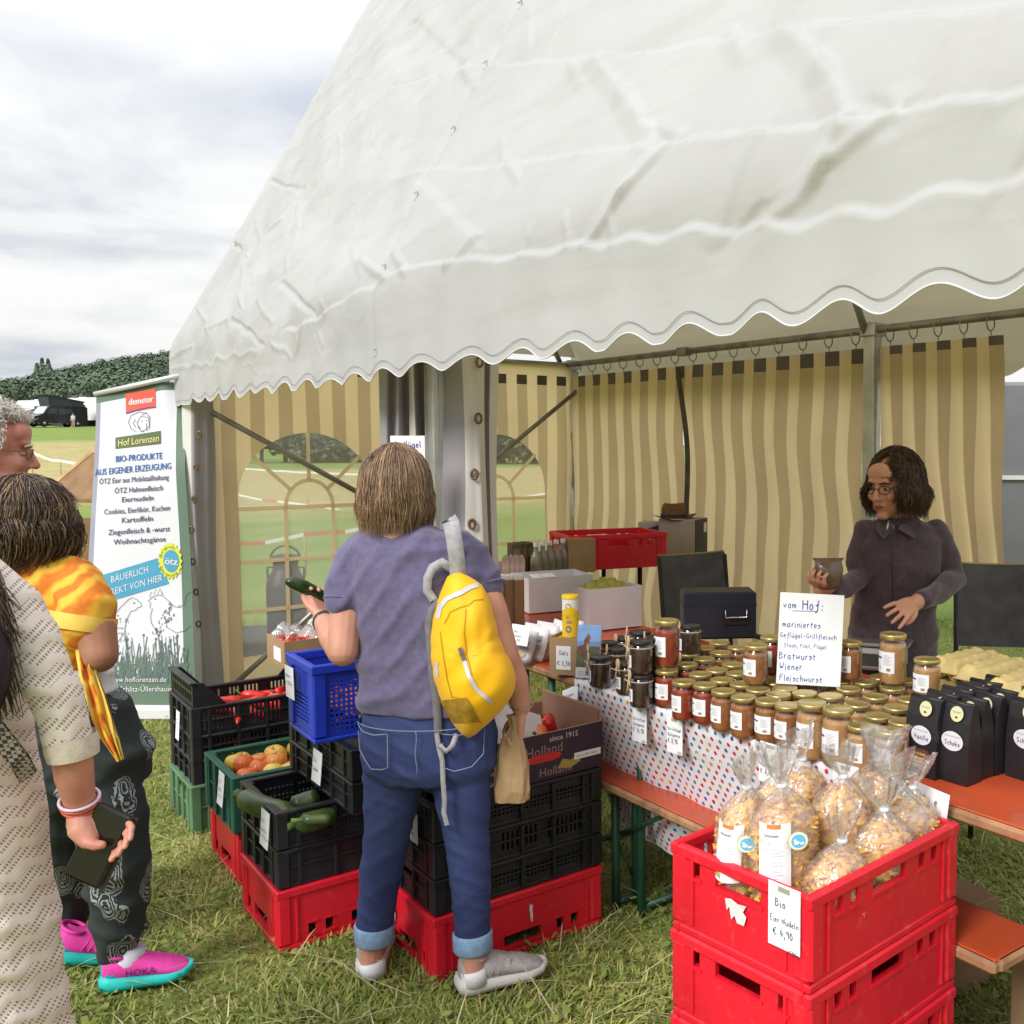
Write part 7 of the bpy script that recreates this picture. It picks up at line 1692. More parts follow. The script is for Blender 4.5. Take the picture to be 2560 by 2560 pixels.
def face_bits(t, M, k=1.0, brow=None, glasses=None):
    def T(p): return tuple(M @ Vector(tuple(x * k for x in p)))
    R3 = M.to_3x3()
    for s in (-1, 1):
        b = MB(); b.ell(T((s * .031, -.0745, .006)), (.0115 * k, .0105 * k, .0062 * k), 0, 14, 8, True, R3); b.ell(T((s * .031, -.0826, .006)), (.0062 * k, .003 * k, .0056 * k), 1, 10, 6, True, R3); b.build('eye', [EYEW, IRIS], t)
        b = MB(); b.tube([T((s * .014, -.0915, .024)), T((s * .03, -.0925, .031)), T((s * .05, -.080, .025))], [.003 * k, .0038 * k, .002 * k], 6); b.build('eyebrow', brow, t)
    b = MB(); b.tube([T((-.022, -.087, -.059)), T((-.008, -.0945, -.056)), T((0, -.095, -.0575)), T((.008, -.0945, -.056)), T((.022, -.087, -.059))], [.001, .0035 * k, .003 * k, .0035 * k, .001], 6); b.tube([T((-.02, -.087, -.0615)), T((0, -.0945, -.066)), T((.02, -.087, -.0615))], [.001, .0042 * k, .001], 6); b.build('lips', LIP, t)
    if glasses:
        b = MB()
        for s in (-1, 1):
            b.tube([T((s * .032 + .022 * math.cos(a), -.096 + .010 * abs(math.cos(a)) * (1 if s * math.cos(a) > 0 else 0), .004 + .015 * math.sin(a))) for a in [2 * PI * i / 18 for i in range(19)]], .0017 * k, 5, 0, True, False); b.tube([T((s * .054, -.088, .01)), T((s * .074, -.03, .012)), T((s * .076, .015, .004))], .0015 * k, 5)
        b.tube([T((-.011, -.099, .008)), T((.011, -.099, .008))], .0016 * k, 5); b.build('glasses', glasses, t)
def strand_mesh(paths, rad, mats, seed, sides=3):
    b = MB(); r = random.Random(seed); V = []; F = []; Mi = []
    for p in paths:
        p = np.asarray(p, float); k = len(p); t = np.gradient(p, axis=0); t /= np.linalg.norm(t, axis=1)[:, None] + 1e-9
        a = np.cross(t, np.array([.31, .52, .79])); a /= np.linalg.norm(a, axis=1)[:, None] + 1e-9; c = np.cross(t, a); o = len(V); rr = rad * r.uniform(.6, 1.3)
        for i in range(k):
            w_ = rr * (.5 + .5 * min(1, i / 1.5)) * (1 - .8 * (i / (k - 1)) ** 3)
            for j in range(sides):
                an = 2 * PI * j / sides; V.append(tuple(p[i] + (a[i] * math.cos(an) + c[i] * math.sin(an)) * w_))
        F += [(o + i * sides + j, o + i * sides + (j + 1) % sides, o + (i + 1) * sides + (j + 1) % sides, o + (i + 1) * sides + j) for i in range(k - 1) for j in range(sides)]
        Mi += [r.choice(range(len(mats)))] * ((k - 1) * sides)
    b.v = V; b.f = F; b.m = Mi; b.sm = [True] * len(F); return b
def bob(c, rad, zbot, face, n, gap, seed, wave=0.0, flare=.05, tuck=.14, k=11, top=.05, zjit=.02):
    """falling hair all round a head; face = unit direction left open below the brow over +-gap radians"""
    r = random.Random(seed); c = np.array(c); paths = []; fa = math.atan2(face[1], face[0])
    for i in range(n):
        th = r.uniform(-PI, PI); d = abs((th - fa + PI) % (2 * PI) - PI); open_ = d < gap
        ph0 = r.uniform(top, .55) if r.random() < .45 else r.uniform(.3, 1.5); zb = zbot + r.uniform(-zjit, zjit); sc = r.uniform(.94, 1.03) if r.random() < .85 else r.uniform(1.02, 1.08); P = []; sw = r.uniform(-.018, .018); s2 = r.uniform(-.18, .18); q0 = r.uniform(0, 6)
        phm = 1.62 if not open_ else r.uniform(.9, 1.25)
        for j in range(k):
            u = j / (k - 1)
            if u < .5 or open_:
                ph = ph0 + max(0, phm - ph0) * (u / .5 if not open_ else u); dth = (1.3 * (u if open_ else 0)) * (1 if ((th - fa + PI) % (2 * PI) - PI) > 0 else -1); v = 0
                p = np.array((rad[0] * math.sin(ph) * math.cos(th + dth), rad[1] * math.sin(ph) * math.sin(th + dth), rad[2] * math.cos(ph))) * sc
            else:
                v = (u - .5) / .5; e = 1 + flare * math.sin(PI * min(1, v * 1.25)) - tuck * v ** 3; z0 = rad[2] * math.cos(phm)
                t2 = th + s2 * v; p = np.array((rad[0] * math.cos(t2) * e, rad[1] * math.sin(t2) * e, z0 + (zb - c[2] - z0) * v)) * (sc, sc, 1) + sw * v * v * np.array((math.cos(th), math.sin(th), 0))
            if wave: p = p + wave * (.3 + u) * np.array((math.sin(q0 + u * 14), math.cos(q0 * 1.7 + u * 12), .4 * math.sin(u * 17 + q0)))
            P.append(c + p)
        paths.append(P)
    return paths
def shoe(t, heel, yaw, L, upper, sole, name='shoe', heel_m=None, text=None, pitch=0.0, extra=None):
    """training shoe: heel at `heel` on the ground, toe towards yaw"""
    X = Matrix.Translation(tuple(heel)) @ Matrix.Rotation(yaw, 4, 'Z') @ Matrix.Rotation(-pitch, 4, 'Y')
    b = MB(); b.X = X; rings = []; X[2][3] += .02
    for t_, w_, zb, zt in ((0, .012, .03, .07), (.02, .030, .022, .095), (.10, .039, .02, .108), (.2, .042, .02, .098), (.32, .041, .02, .102), (.42, .043, .02, .094), (.58, .047, .02, .074), (.75, .049, .018, .060), (.88, .042, .018, .045), (.96, .028, .02, .036), (1.0, .008, .022, .026)):
        rings.append([(t_ * L, w_ * math.copysign(abs(math.cos(a)) ** .8, math.cos(a)), zb + (zt - zb) * (.5 + .5 * math.sin(a)) if True else 0) for a in [2 * PI * i / 18 for i in range(18)]])
    b.loft(rings, 0, True)
    o = b.build(name, upper, t)
    b = MB(); b.X = X; rings = []
    for t_, w_, zb, zt in ((-.035, .018, .018, .034), (0, .034, .004, .045), (.10, .041, 0, .042), (.3, .041, .001, .036), (.5, .043, .002, .034), (.75, .050, .003, .032), (.92, .042, .012, .034), (1.0, .022, .020, .036), (1.02, .006, .026, .034)):
        rings.append([(t_ * L, w_ * x, zb + (zt - zb) * z) for x, z in ((-1, .0), (-.5, -.02), (.5, -.02), (1, 0), (1.06, .4), (1.0, 1), (.5, 1), (-.5, 1), (-1, 1), (-1.06, .4))])
    b.loft(rings, 0, True); b.build('sole', sole, o)
    if heel_m:
        b = MB(); b.X = X; b.lathe((.035, 0, .035), [(.040, 0), (.0415, .02), (.038, .045), (.030, .055)], 16, 0, True, 1.0, .95, False); b.build('heel_cup', heel_m, o)
    if text:
        s_, sz, m_, side = text; b = MB(); b.X = X; V, F = text_shape(s_); wv = max(p[0] for p in V)
        b.add([(L * .28 + x / wv * L * .34 * 1.0, side * (.0465 + .005 * (x / wv)), .042 + y * sz) for x, y in V], F); b.build('lettering', m_, o)
    b = MB(); b.X = X
    for s_ in () if text else (-1, 1):
        for q in range(3): b.tube([(L * (.30 + .085 * q), s_ * .044, .045), (L * (.36 + .085 * q), s_ * .040, .070), (L * (.41 + .08 * q), s_ * .028, .090 - .010 * q)], .0022, 4)
    b.tube([(L * (.02 + .30 * (.5 - .5 * math.cos(a))), .040 * math.sin(a), .1 + .008 * math.cos(a)) for a in [2 * PI * i / 20 for i in range(21)]], .006, 6, 0, True, False)
    for q in range(4): b.tube([(L * (.44 + .07 * q), -.022, .082 - .008 * q), (L * (.45 + .07 * q), 0, .090 - .009 * q), (L * (.44 + .07 * q), .022, .082 - .008 * q)], .0028, 5)
    b.build('laces', extra or upper, o); return o
def ground_at(px, py): p = Pz(px, py, 0); return np.array((p[0], p[1], 0))

# ---------------------------------------------------------------- the shopper seen from behind
def shopper():
    Y = 2.78; base = ground_at(1050, 2470); t = thing('person', 'shopper seen from behind in purple-grey t-shirt, blue jeans and white trainers', 'person')
    HB = [mat('hair_brown%d' % i, c, .38, .2, 30, spec=.5) for i, c in enumerate([(.22, .130, .072), (.27, .165, .092), (.33, .21, .12), (.18, .104, .057), (.38, .25, .15)])]
    M = Matrix.Translation(tuple(W(985, 1195, 2.79))) @ Matrix.Rotation(PI - .35, 4, 'Z') @ Matrix.Rotation(-.15, 4, 'X') if False else Matrix.Translation(tuple(W(985, 1230, 2.80))) @ Matrix.Rotation(PI + .35, 4, 'Z') @ Matrix.Rotation(.22, 4, 'X')
    b = MB(); head(b, M, .97); b.limb([W(990, 1270, 2.80), W(1005, 1345, 2.79), W(1040, 1500, 2.78), W(1062, 1850, 2.78)], [.053, .062, .09, .09]); b.limb([W(890, 1415, Y), W(1020, 1400, Y), W(1180, 1410, Y)], [.045, .05, .045]); b.limb([W(936, 2290, 2.84), W(960, 2100, 2.80), W(1000, 1860, Y), W(1130, 1860, Y), W(1166, 2100, 2.75), W(1180, 2300, 2.76)], [.034, .04, .06, .06, .04, .034])
    b.limb([W(886, 1420, Y), W(868, 1520, 2.75), W(858, 1628, 2.71)], [.05, .047, .043], 14); b.limb([W(858, 1628, 2.71), W(832, 1590, 2.80), W(806, 1548, 2.92)], [.043, .040, .028], 14)
    wr, pa = W(806, 1548, 2.92), W(792, 1498, 2.97)
    hand(b, wr, pa, (.75, -.5, .1), [[(.030, 0, .004), (.012, 0, .024), (-.012, 0, .016)]] * 4, (-1.0, [(.02, -.012, -.012), (.030, -.006, -.004), (.024, .0, .006)]))
    b.limb([W(1186, 1410, Y), W(1228, 1530, 2.75), W(1260, 1640, 2.74)], [.05, .047, .042], 14); b.limb([W(1260, 1640, 2.74), W(1288, 1700, 2.77), W(1303, 1768, 2.80)], [.042, .038, .028], 14)
    wr2, pa2 = W(1303, 1768, 2.80), W(1296, 1835, 2.81)
    hand(b, wr2, pa2, (-.9, -.35, 0), [[(.022, 0, .012), (-.008, 0, .026), (-.022, 0, .006)]] * 4, (1.0, [(.02, .014, .012), (.024, .002, .016), (.018, -.004, .008)]))
    for (ax, ay, YY), (kx, ky) in (((928, 2395, 2.85), (934, 2290)), ((1183, 2415, 2.75), (1180, 2300))): b.limb([W(kx, ky, YY), W(ax, ay - 20, YY), W(ax, ay + 20, YY)], [.035, .034, .036], 12)
    remesh(b, 'body', SKIN, t, .0038, 3)
    # hair
    c = W(989, 1212, 2.785); zb = W(990, 1300, 2.785)[2]
    pts = bob(c, (.092, .112, .112), zb, (-.35, .94), 4800, .75, 5, .0030, .075, .11, 12, .02, .045)
    strand_mesh(pts, .0013, HB, 4).build('hair', HB, t)
    b = MB(); b.ell(tuple(c), (.088, .107, .1085), 0, 22, 14); b.body([(c[0], c[1] - .012, zb + .012, .086, .092), (c[0], c[1] - .010, c[2] - .05, .093, .100), (c[0], c[1] - .005, c[2], .088, .104)], 20); b.build('hair_under', HB[0], t)
    # shirt
    TS = mat('tshirt_purple', (.135, .115, .215), .85, .10, 60, bump=.25, bsc=220, sheen=.25, col2=(.10, .088, .165))
    k = 2466 / Y; cz = lambda y: W(1000, y, Y)[2]; cx = lambda x: (x - 1706) / k
    rows = [(cx(1003), Y + .005, cz(1312), .058, .055), (cx(1010), Y, cz(1322), .095, .075), (cx(1022), Y, cz(1336), .145, .092), (cx(1028), Y, cz(1366), .172, .108), (cx(1034), Y, cz(1440), .176, .120), (cx(1042), Y, cz(1520), .174, .122), (cx(1050), Y, cz(1600), .176, .116), (cx(1056), Y, cz(1680), .188, .120), (cx(1060), Y, cz(1740), .193, .126), (cx(1061), Y, cz(1768), .190, .124)]
    b = MB(); b.body(rows, 26, 0, 2.6)
    b.limb([W(915, 1374, Y), W(888, 1400, Y), W(868, 1460, 2.76), W(863, 1500, 2.75)], [.058, .060, .060, .058], 16); b.limb([W(1145, 1372, Y), W(1175, 1396, Y), W(1202, 1450, 2.77), W(1212, 1470, 2.765)], [.058, .059, .059, .057], 16)
    fo = ridges([((.55, .1, -.83), .105, .0095, .6), ((.75, .05, -.65), .07, .006, 2.1), ((.2, .1, -.97), .085, .005, 3.3), ((-.6, 0, -.8), .13, .004, 1.2)])
    remesh(b, 'tshirt', TS, t, .0065, 5, fo)
    for p, q in ((W(864, 1499, 2.752), W(863, 1504, 2.75)), (W(1212, 1469, 2.766), W(1214, 1474, 2.764))): b = MB(); b.tube([p, q], .0605, 18, 0); b.build('sleeve_hem', TS, t)
    b = MB(); b.tube([(cx(1003) + .066 * math.cos(a), Y + .004 + .062 * math.sin(a), cz(1322) + .008 * math.sin(a)) for a in [2 * PI * i / 24 for i in range(25)]], .007, 6, 0, True, False); b.build('neckband', TS, t)
    # jeans
    JE = mat('jeans_blue', (.026, .037, .125), .8, .25, 5, bump=.35, bsc=260, col2=(.040, .060, .175), dirt=((.085, .12, .25), 4.5, .5)); JL = mat('jeans_inside', (.22, .34, .52), .85, .1, 60, bump=.3, bsc=200)
    b = MB()
    b.body([(cx(1061), Y, cz(1755), .176, .112), (cx(1061), Y, cz(1790), .186, .120), (cx(1062), Y, cz(1850), .194, .132), (cx(1064), Y, cz(1905), .192, .130), (cx(1066), Y, cz(1940), .17, .11)], 26, 0, 2.4)
    b.limb([W(990, 1890, Y), W(982, 1980, 2.79), W(968, 2080, 2.80), W(952, 2190, 2.82), W(937, 2300, 2.84), W(936, 2325, 2.85)], [.094, .083, .067, .061, .054, .052], 18); b.limb([W(1145, 1890, Y), W(1155, 1980, 2.76), W(1166, 2080, 2.75), W(1176, 2190, 2.755), W(1181, 2310, 2.76), W(1182, 2346, 2.76)], [.092, .080, .065, .059, .053, .051], 18)
    fj = ridges([((.55, .1, .83), .060, .0034, .4), ((-.6, .1, .78), .075, .0030, 1.9), ((.3, .2, .93), .034, .0016, 4.0), ((.9, .1, .4), .13, .004, 2.6)])
    remesh(b, 'jeans', JE, t, .0065, 4, fj)
    for c_, d_, r_ in ((W(936, 2304, 2.845), W(937, 2352, 2.85), .0565), (W(1181, 2326, 2.76), W(1183, 2374, 2.76), .0555)):
        b = MB(); b.tube([c_ + (d_ - c_) * q for q in (0, .12, .5, .88, 1)], [r_ * .95, r_ * 1.04, r_ * 1.02, r_ * 1.03, r_ * .94], 20, 0); b.build('cuff', JL, t)
    STI = mat('stitch_grey', (.20, .24, .34), .8, .1)
    def on_back(px, py): # rear surface of the seat of the jeans
        x = cx(px); z = cz(py); xr = (x - cx(1062)) / .196; return (x, Y - .134 * max(.05, 1 - abs(xr) ** 2.4) ** (1 / 2.4) - .006 - .004, z)
    for pocket in ([(905, 1790), (920, 1802), (955, 1806), (992, 1800), (991, 1880), (975, 1886), (946, 1888), (928, 1870), (910, 1850), (905, 1790)], [(1125, 1800), (1165, 1806), (1218, 1796), (1215, 1860), (1190, 1885), (1150, 1890), (1128, 1880), (1125, 1800)]):
        b = MB(); q = []
        for a_, c_ in zip(pocket[:-1], pocket[1:]):
            for s in range(4): q.append(on_back(a_[0] + (c_[0] - a_[0]) * s / 4, a_[1] + (c_[1] - a_[1]) * s / 4))
        b.tube(q, .0016, 4, 0, False, False)
        b.build('pocket_seam', STI, t)
    b = MB(); b.tube([on_back(x, 1786 + 6 * math.sin((x - 890) / 345 * PI)) for x in range(900, 1230, 15)], .0016, 4); b.tube([on_back(1062 + 2 * math.sin(q), 1790 + q * 12) for q in range(10)], .0016, 4); b.build('waist_seam', STI, t)
    # socks and shoes
    SO = mat('sock_white', (.72, .72, .76), .9, .04, 60); SHW = mat('shoe_knit', (.40, .365, .365), .85, .12, 40, bump=.5, bsc=160, dirt=((.3, .27, .22), 10, .6)); SHS = mat('shoe_sole', (.60, .575, .55), .55, .08, 9, dirt=((.36, .32, .2), 9, .7))
    h1, h2 = ground_at(925, 2452), ground_at(1148, 2500)
    for h, yaw, a in ((h1, PI / 2 + .15, (928, 2395, 2.85)), (h2, .52, (1183, 2415, 2.75))):
        b = MB(); b.tube([W(a[0], a[1] + 4, a[2]), W(a[0] + 2, a[1] + 16, a[2]), W(a[0] + 4, a[1] + 40, a[2])], [.038, .040, .040], 16); b.build('sock', SO, t)
    s1 = shoe(t, h1 + np.array((0, -.01, .0)), PI / 2 + .15, .255, SHW, SHS); s2 = shoe(t, h2 + np.array((-.0, 0, .004)), .50, .262, SHW, SHS, pitch=.0)
    b = MB(); p, d = W(812, 1556, 2.905), W(800, 1538, 2.94) - W(832, 1590, 2.80); d /= np.linalg.norm(d); b.tube([p - d * .011, p + d * .011], .0345, 18, 0); b.build('watch', mat('watch_dark', (.03, .035, .06), .4, .1), t)
    b = MB(); p = W(1303, 1762, 2.80); b.tube([p + np.array((.034 * math.cos(a), .034 * math.sin(a), .006 * math.sin(a))) for a in [2 * PI * i / 20 for i in range(21)]], .0016, 5, 0, True, False); b.build('bracelet', mat('bracelet_metal', (.5, .35, .2), .3, .1, metal=.8), t)
    # cucumber in her left hand
    b = MB(); P = [W(x, y, YY) for x, y, YY in ((714, 1453, 2.92), (728, 1455, 2.93), (760, 1467, 2.95), (795, 1487, 2.975), (830, 1507, 3.0), (855, 1522, 3.02))]; c_ = P[2].copy(); b.tube([p - c_ for p in P], [.008, .017, .020, .021, .020, .012], 12); tag(b.build('cucumber', CUC, None, tuple(c_)), 'dark cucumber held up in the shopper\'s left hand', 'cucumber')
shopper()

# ---------------------------------------------------------------- her yellow backpack
def backpack():
    YB = 2.665; t = thing('backpack', 'bright yellow backpack with grey straps slung over the shopper\'s right shoulder', 'backpack', tuple(W(1170, 1640, YB))); o0 = np.array(W(1170, 1640, YB))
    out = [(1124, 1432), (1152, 1430), (1180, 1445), (1205, 1462), (1222, 1495), (1234, 1540), (1244, 1590), (1262, 1630), (1282, 1665), (1290, 1695), (1286, 1725), (1270, 1755), (1235, 1795), (1200, 1825), (1178, 1846), (1165, 1846), (1140, 1820), (1118, 1785), (1102, 1750), (1092, 1720), (1082, 1670), (1078, 1620), (1080, 1570), (1090, 1520), (1104, 1475)]
    c = np.array((1172., 1640.)); an = [math.atan2(y - c[1], x - c[0]) for x, y in out]; ra = [math.hypot(x - c[0], y - c[1]) for x, y in out]
    ordr = np.argsort(an); an = np.array(an)[ordr]; ra = np.array(ra)[ordr]
    def rho(a): return float(np.interp(a, np.concatenate([an - 2 * PI, an, an + 2 * PI]), np.concatenate([ra, ra, ra])))
    def S(px, py, off=0.0):
        dx, dy = px - c[0], py - c[1]; a = math.atan2(dy, dx); k = min(1, math.hypot(dx, dy) / rho(a))
        T_ = .085 * (1 + .35 * min(1, max(0, (py - 1600) / 150))) ; d = T_ * (1 - k ** 2.6) ** .55
        d += .004 * math.sin(px * .07 + py * .045) * (1 - k) + .0045 * max(0, math.sin(py * .085 + px * .05)) * max(0, math.sin((py - 1640) / 90)) * (1 - k * .6) + .003 * math.sin(px * .16) * (py < 1640) * (1 - k)
        p = W(px, py, YB - d - off); return tuple(p - o0)
    YE = mat('backpack_yellow', (.84, .47, .004), .55, .08, 9, bump=.35, bsc=16, sheen=.1, col2=(.80, .40, .003)); MU = mat('pocket_mustard', (.36, .205, .02), .7, .12, 40, bump=.3, bsc=160); GS = mat('strap_grey', (.36, .35, .37), .7, .1, 60, bump=.3, bsc=240); GD = mat('strap_darkgrey', (.16, .15, .16), .75, .1, 40, bump=.3, bsc=200); RE = mat('reflective_tape', (.56, .54, .60), .35, .05, 20); SE = mat('seam_ochre', (.48, .25, .01), .7, .1)
    b = MB(); n = 72; m = 22
    V = []; F = []
    for j in range(m + 1):
        k = math.sin(j / m * PI / 2)
        for i in range(n):
            a = -PI + 2 * PI * i / n; V.append(S(c[0] + rho(a) * k * math.cos(a) * .9999, c[1] + rho(a) * k * math.sin(a) * .9999))
    for j in range(m):
        for i in range(n): F.append((j * n + i, (j + 1) * n + i, (j + 1) * n + (i + 1) % n, j * n + (i + 1) % n))
    b.add(V, F, 0, True)
    b.add([tuple(np.array(V[m * n + i]) + (0, .0, 0)) for i in range(n)] + [tuple(np.array(V[m * n + i]) * .8 + (0, .03, 0)) for i in range(n)], [(i, n + i, n + (i + 1) % n, (i + 1) % n) for i in range(n)] + [tuple(n + i for i in range(n))], 0, True)
    b.build('bag', YE, t)
    def strip(pts, wpx, m, name, off=.003, par=t):
        p = [np.array(q, float) for q in pts]; q = [p[0]]
        for a_, c_ in zip(p[:-1], p[1:]):
            for s in (.25, .5, .75, 1): q.append(a_ + (c_ - a_) * s)
        V = []
        for i in range(len(q)):
            d = q[min(i + 1, len(q) - 1)] - q[max(i - 1, 0)]; d = d / (np.linalg.norm(d) + 1e-6); nn = np.array((-d[1], d[0])) * wpx / 2; V += [S(*(q[i] + nn), off), S(*(q[i] - nn), off)]
        bb = MB(); bb.add(V, [(2 * i, 2 * i + 1, 2 * i + 3, 2 * i + 2) for i in range(len(q) - 1)], 0, True); return bb.build(name, m, par)
    strip([(1094, 1545), (1100, 1518), (1115, 1498), (1135, 1488), (1152, 1482), (1175, 1468), (1196, 1462)], 11, RE, 'zip_band')
    z_ = strip([(1160, 1650), (1172, 1690), (1190, 1722), (1212, 1742), (1230, 1757)], 10, RE, 'pocket_zip')
    strip([(1149, 1619), (1155, 1636), (1160, 1651)], 11, GD, 'zip_pull', .005, z_)
    strip([(1092, 1655), (1090, 1672), (1093, 1692)], 8, RE, 'side_zip')
    for pts in ([(1110, 1560), (1125, 1530), (1150, 1518), (1172, 1512), (1185, 1500), (1210, 1498)], [(1100, 1580), (1108, 1640), (1118, 1700), (1130, 1745)], [(1165, 1522), (1160, 1580), (1168, 1640), (1180, 1690)], [(1130, 1742), (1160, 1748), (1178, 1775), (1205, 1810)]): strip(pts, 2.2, SE, 'seam', .0022)
    bb = MB(); q0, q1 = (1098, 1752), (1160, 1745)
    quad = [(1098, 1752), (1166, 1744), (1202, 1806), (1172, 1838)]; 
    def Q(u, v):
        a = np.array(quad[0]) * (1 - u) * (1 - v) + np.array(quad[1]) * u * (1 - v) + np.array(quad[2]) * u * v + np.array((1130, 1808)) * (1 - u) * v
        return S(*a, .004)
    bb.grid(14, 14, Q); bb.build('mesh_pocket', MU, t)
    def belt(pts, wpx, m, name, Yb):
        p = [np.array(q, float) for q in pts]; V = []
        for i in range(len(p)):
            d = p[min(i + 1, len(p) - 1)][:2] - p[max(i - 1, 0)][:2]; d = d / (np.linalg.norm(d) + 1e-6); nn = np.array((-d[1], d[0])) * wpx / 2
            for sg in (1, -1): V.append(tuple(W(p[i][0] + nn[0] * sg, p[i][1] + nn[1] * sg, Yb + p[i][2]) - o0))
        k = len(p); V += [(x, y - .004, z) for x, y, z in V]; F = []
        for i in range(k - 1): F += [(2 * i, 2 * i + 1, 2 * i + 3, 2 * i + 2), (2 * k + 2 * i, 2 * k + 2 * i + 2, 2 * k + 2 * i + 3, 2 * k + 2 * i + 1), (2 * i, 2 * i + 2, 2 * k + 2 * i + 2, 2 * k + 2 * i), (2 * i + 1, 2 * k + 2 * i + 1, 2 * k + 2 * i + 3, 2 * i + 3)]
        bb = MB(); bb.add(V, F, 0, True); return bb.build(name, m, t)
    belt([(1122, 1296, .05), (1128, 1306, -.005), (1133, 1330, -.018), (1139, 1370, -.022), (1143, 1400, -.018), (1145, 1436, -.005)], 40, GS, 'shoulder_strap', YB)
    belt([(1128, 1420, 0), (1105, 1405, -.01), (1082, 1418, -.015), (1070, 1445, -.012), (1068, 1475, -.005), (1085, 1500, 0)], 22, GS, 'loose_strap', YB)
    belt([(1100, 1500, 0), (1080, 1525, -.004), (1072, 1560, -.004), (1076, 1620, -.004), (1082, 1690, -.004), (1090, 1740, -.008), (1094, 1790, -.01), (1096, 1835, -.01)], 20, GD, 'side_strap', YB)
    belt([(1092, 1832, -.015), (1098, 1870, -.02), (1106, 1900, -.02), (1108, 1950, -.02), (1112, 2000, -.02), (1110, 2030, -.02), (1118, 2062, -.02)], 12, GS, 'hanging_webbing', YB)
    belt([(1098, 1862, -.02), (1116, 1878, -.03), (1132, 1862, -.03), (1142, 1835, -.01)], 13, GS, 'webbing_loop', YB)
backpack()

# ---------------------------------------------------------------- paper bag in her right hand
def paper_bag():
    Y = 2.79; P0 = np.array(W(1278, 2000, Y)); t = MB(); k = Y / 2466
    rows = [(0, 0, 0, 43, 26), (2, 0, 30, 45, 28), (3, 0, 90, 42, 26), (2, 0, 140, 33, 20), (6, 0, 170, 20, 13), (12, 0, 188, 11, 9), (14, 0, 205, 16, 9), (16, 0, 222, 22, 8)]
    rings = []
    for cx_, cy_, z, rx, ry in rows:
        ring = []
        for i in range(28):
            a = 2 * PI * i / 28; w_ = 1 + (.06 if z < 150 else .18) * math.sin(5 * a + z * .05) + .04 * math.sin(9 * a + z * .11); c_, s_ = math.cos(a), math.sin(a)
            ring.append(((cx_ + rx * w_ * math.copysign(abs(c_) ** .7, c_)) * k, ry * w_ * math.copysign(abs(s_) ** .7, s_) * k, z * k))
        rings.append(ring)
    t.loft(rings, 0, False); tag(t.build('paper_bag', mat('brown_paper', (.42, .275, .145), .75, .12, 9, bump=.8, bsc=18), None, tuple(P0)), 'crumpled brown paper bag hanging from the shopper\'s right hand', 'paper bag')
paper_bag()

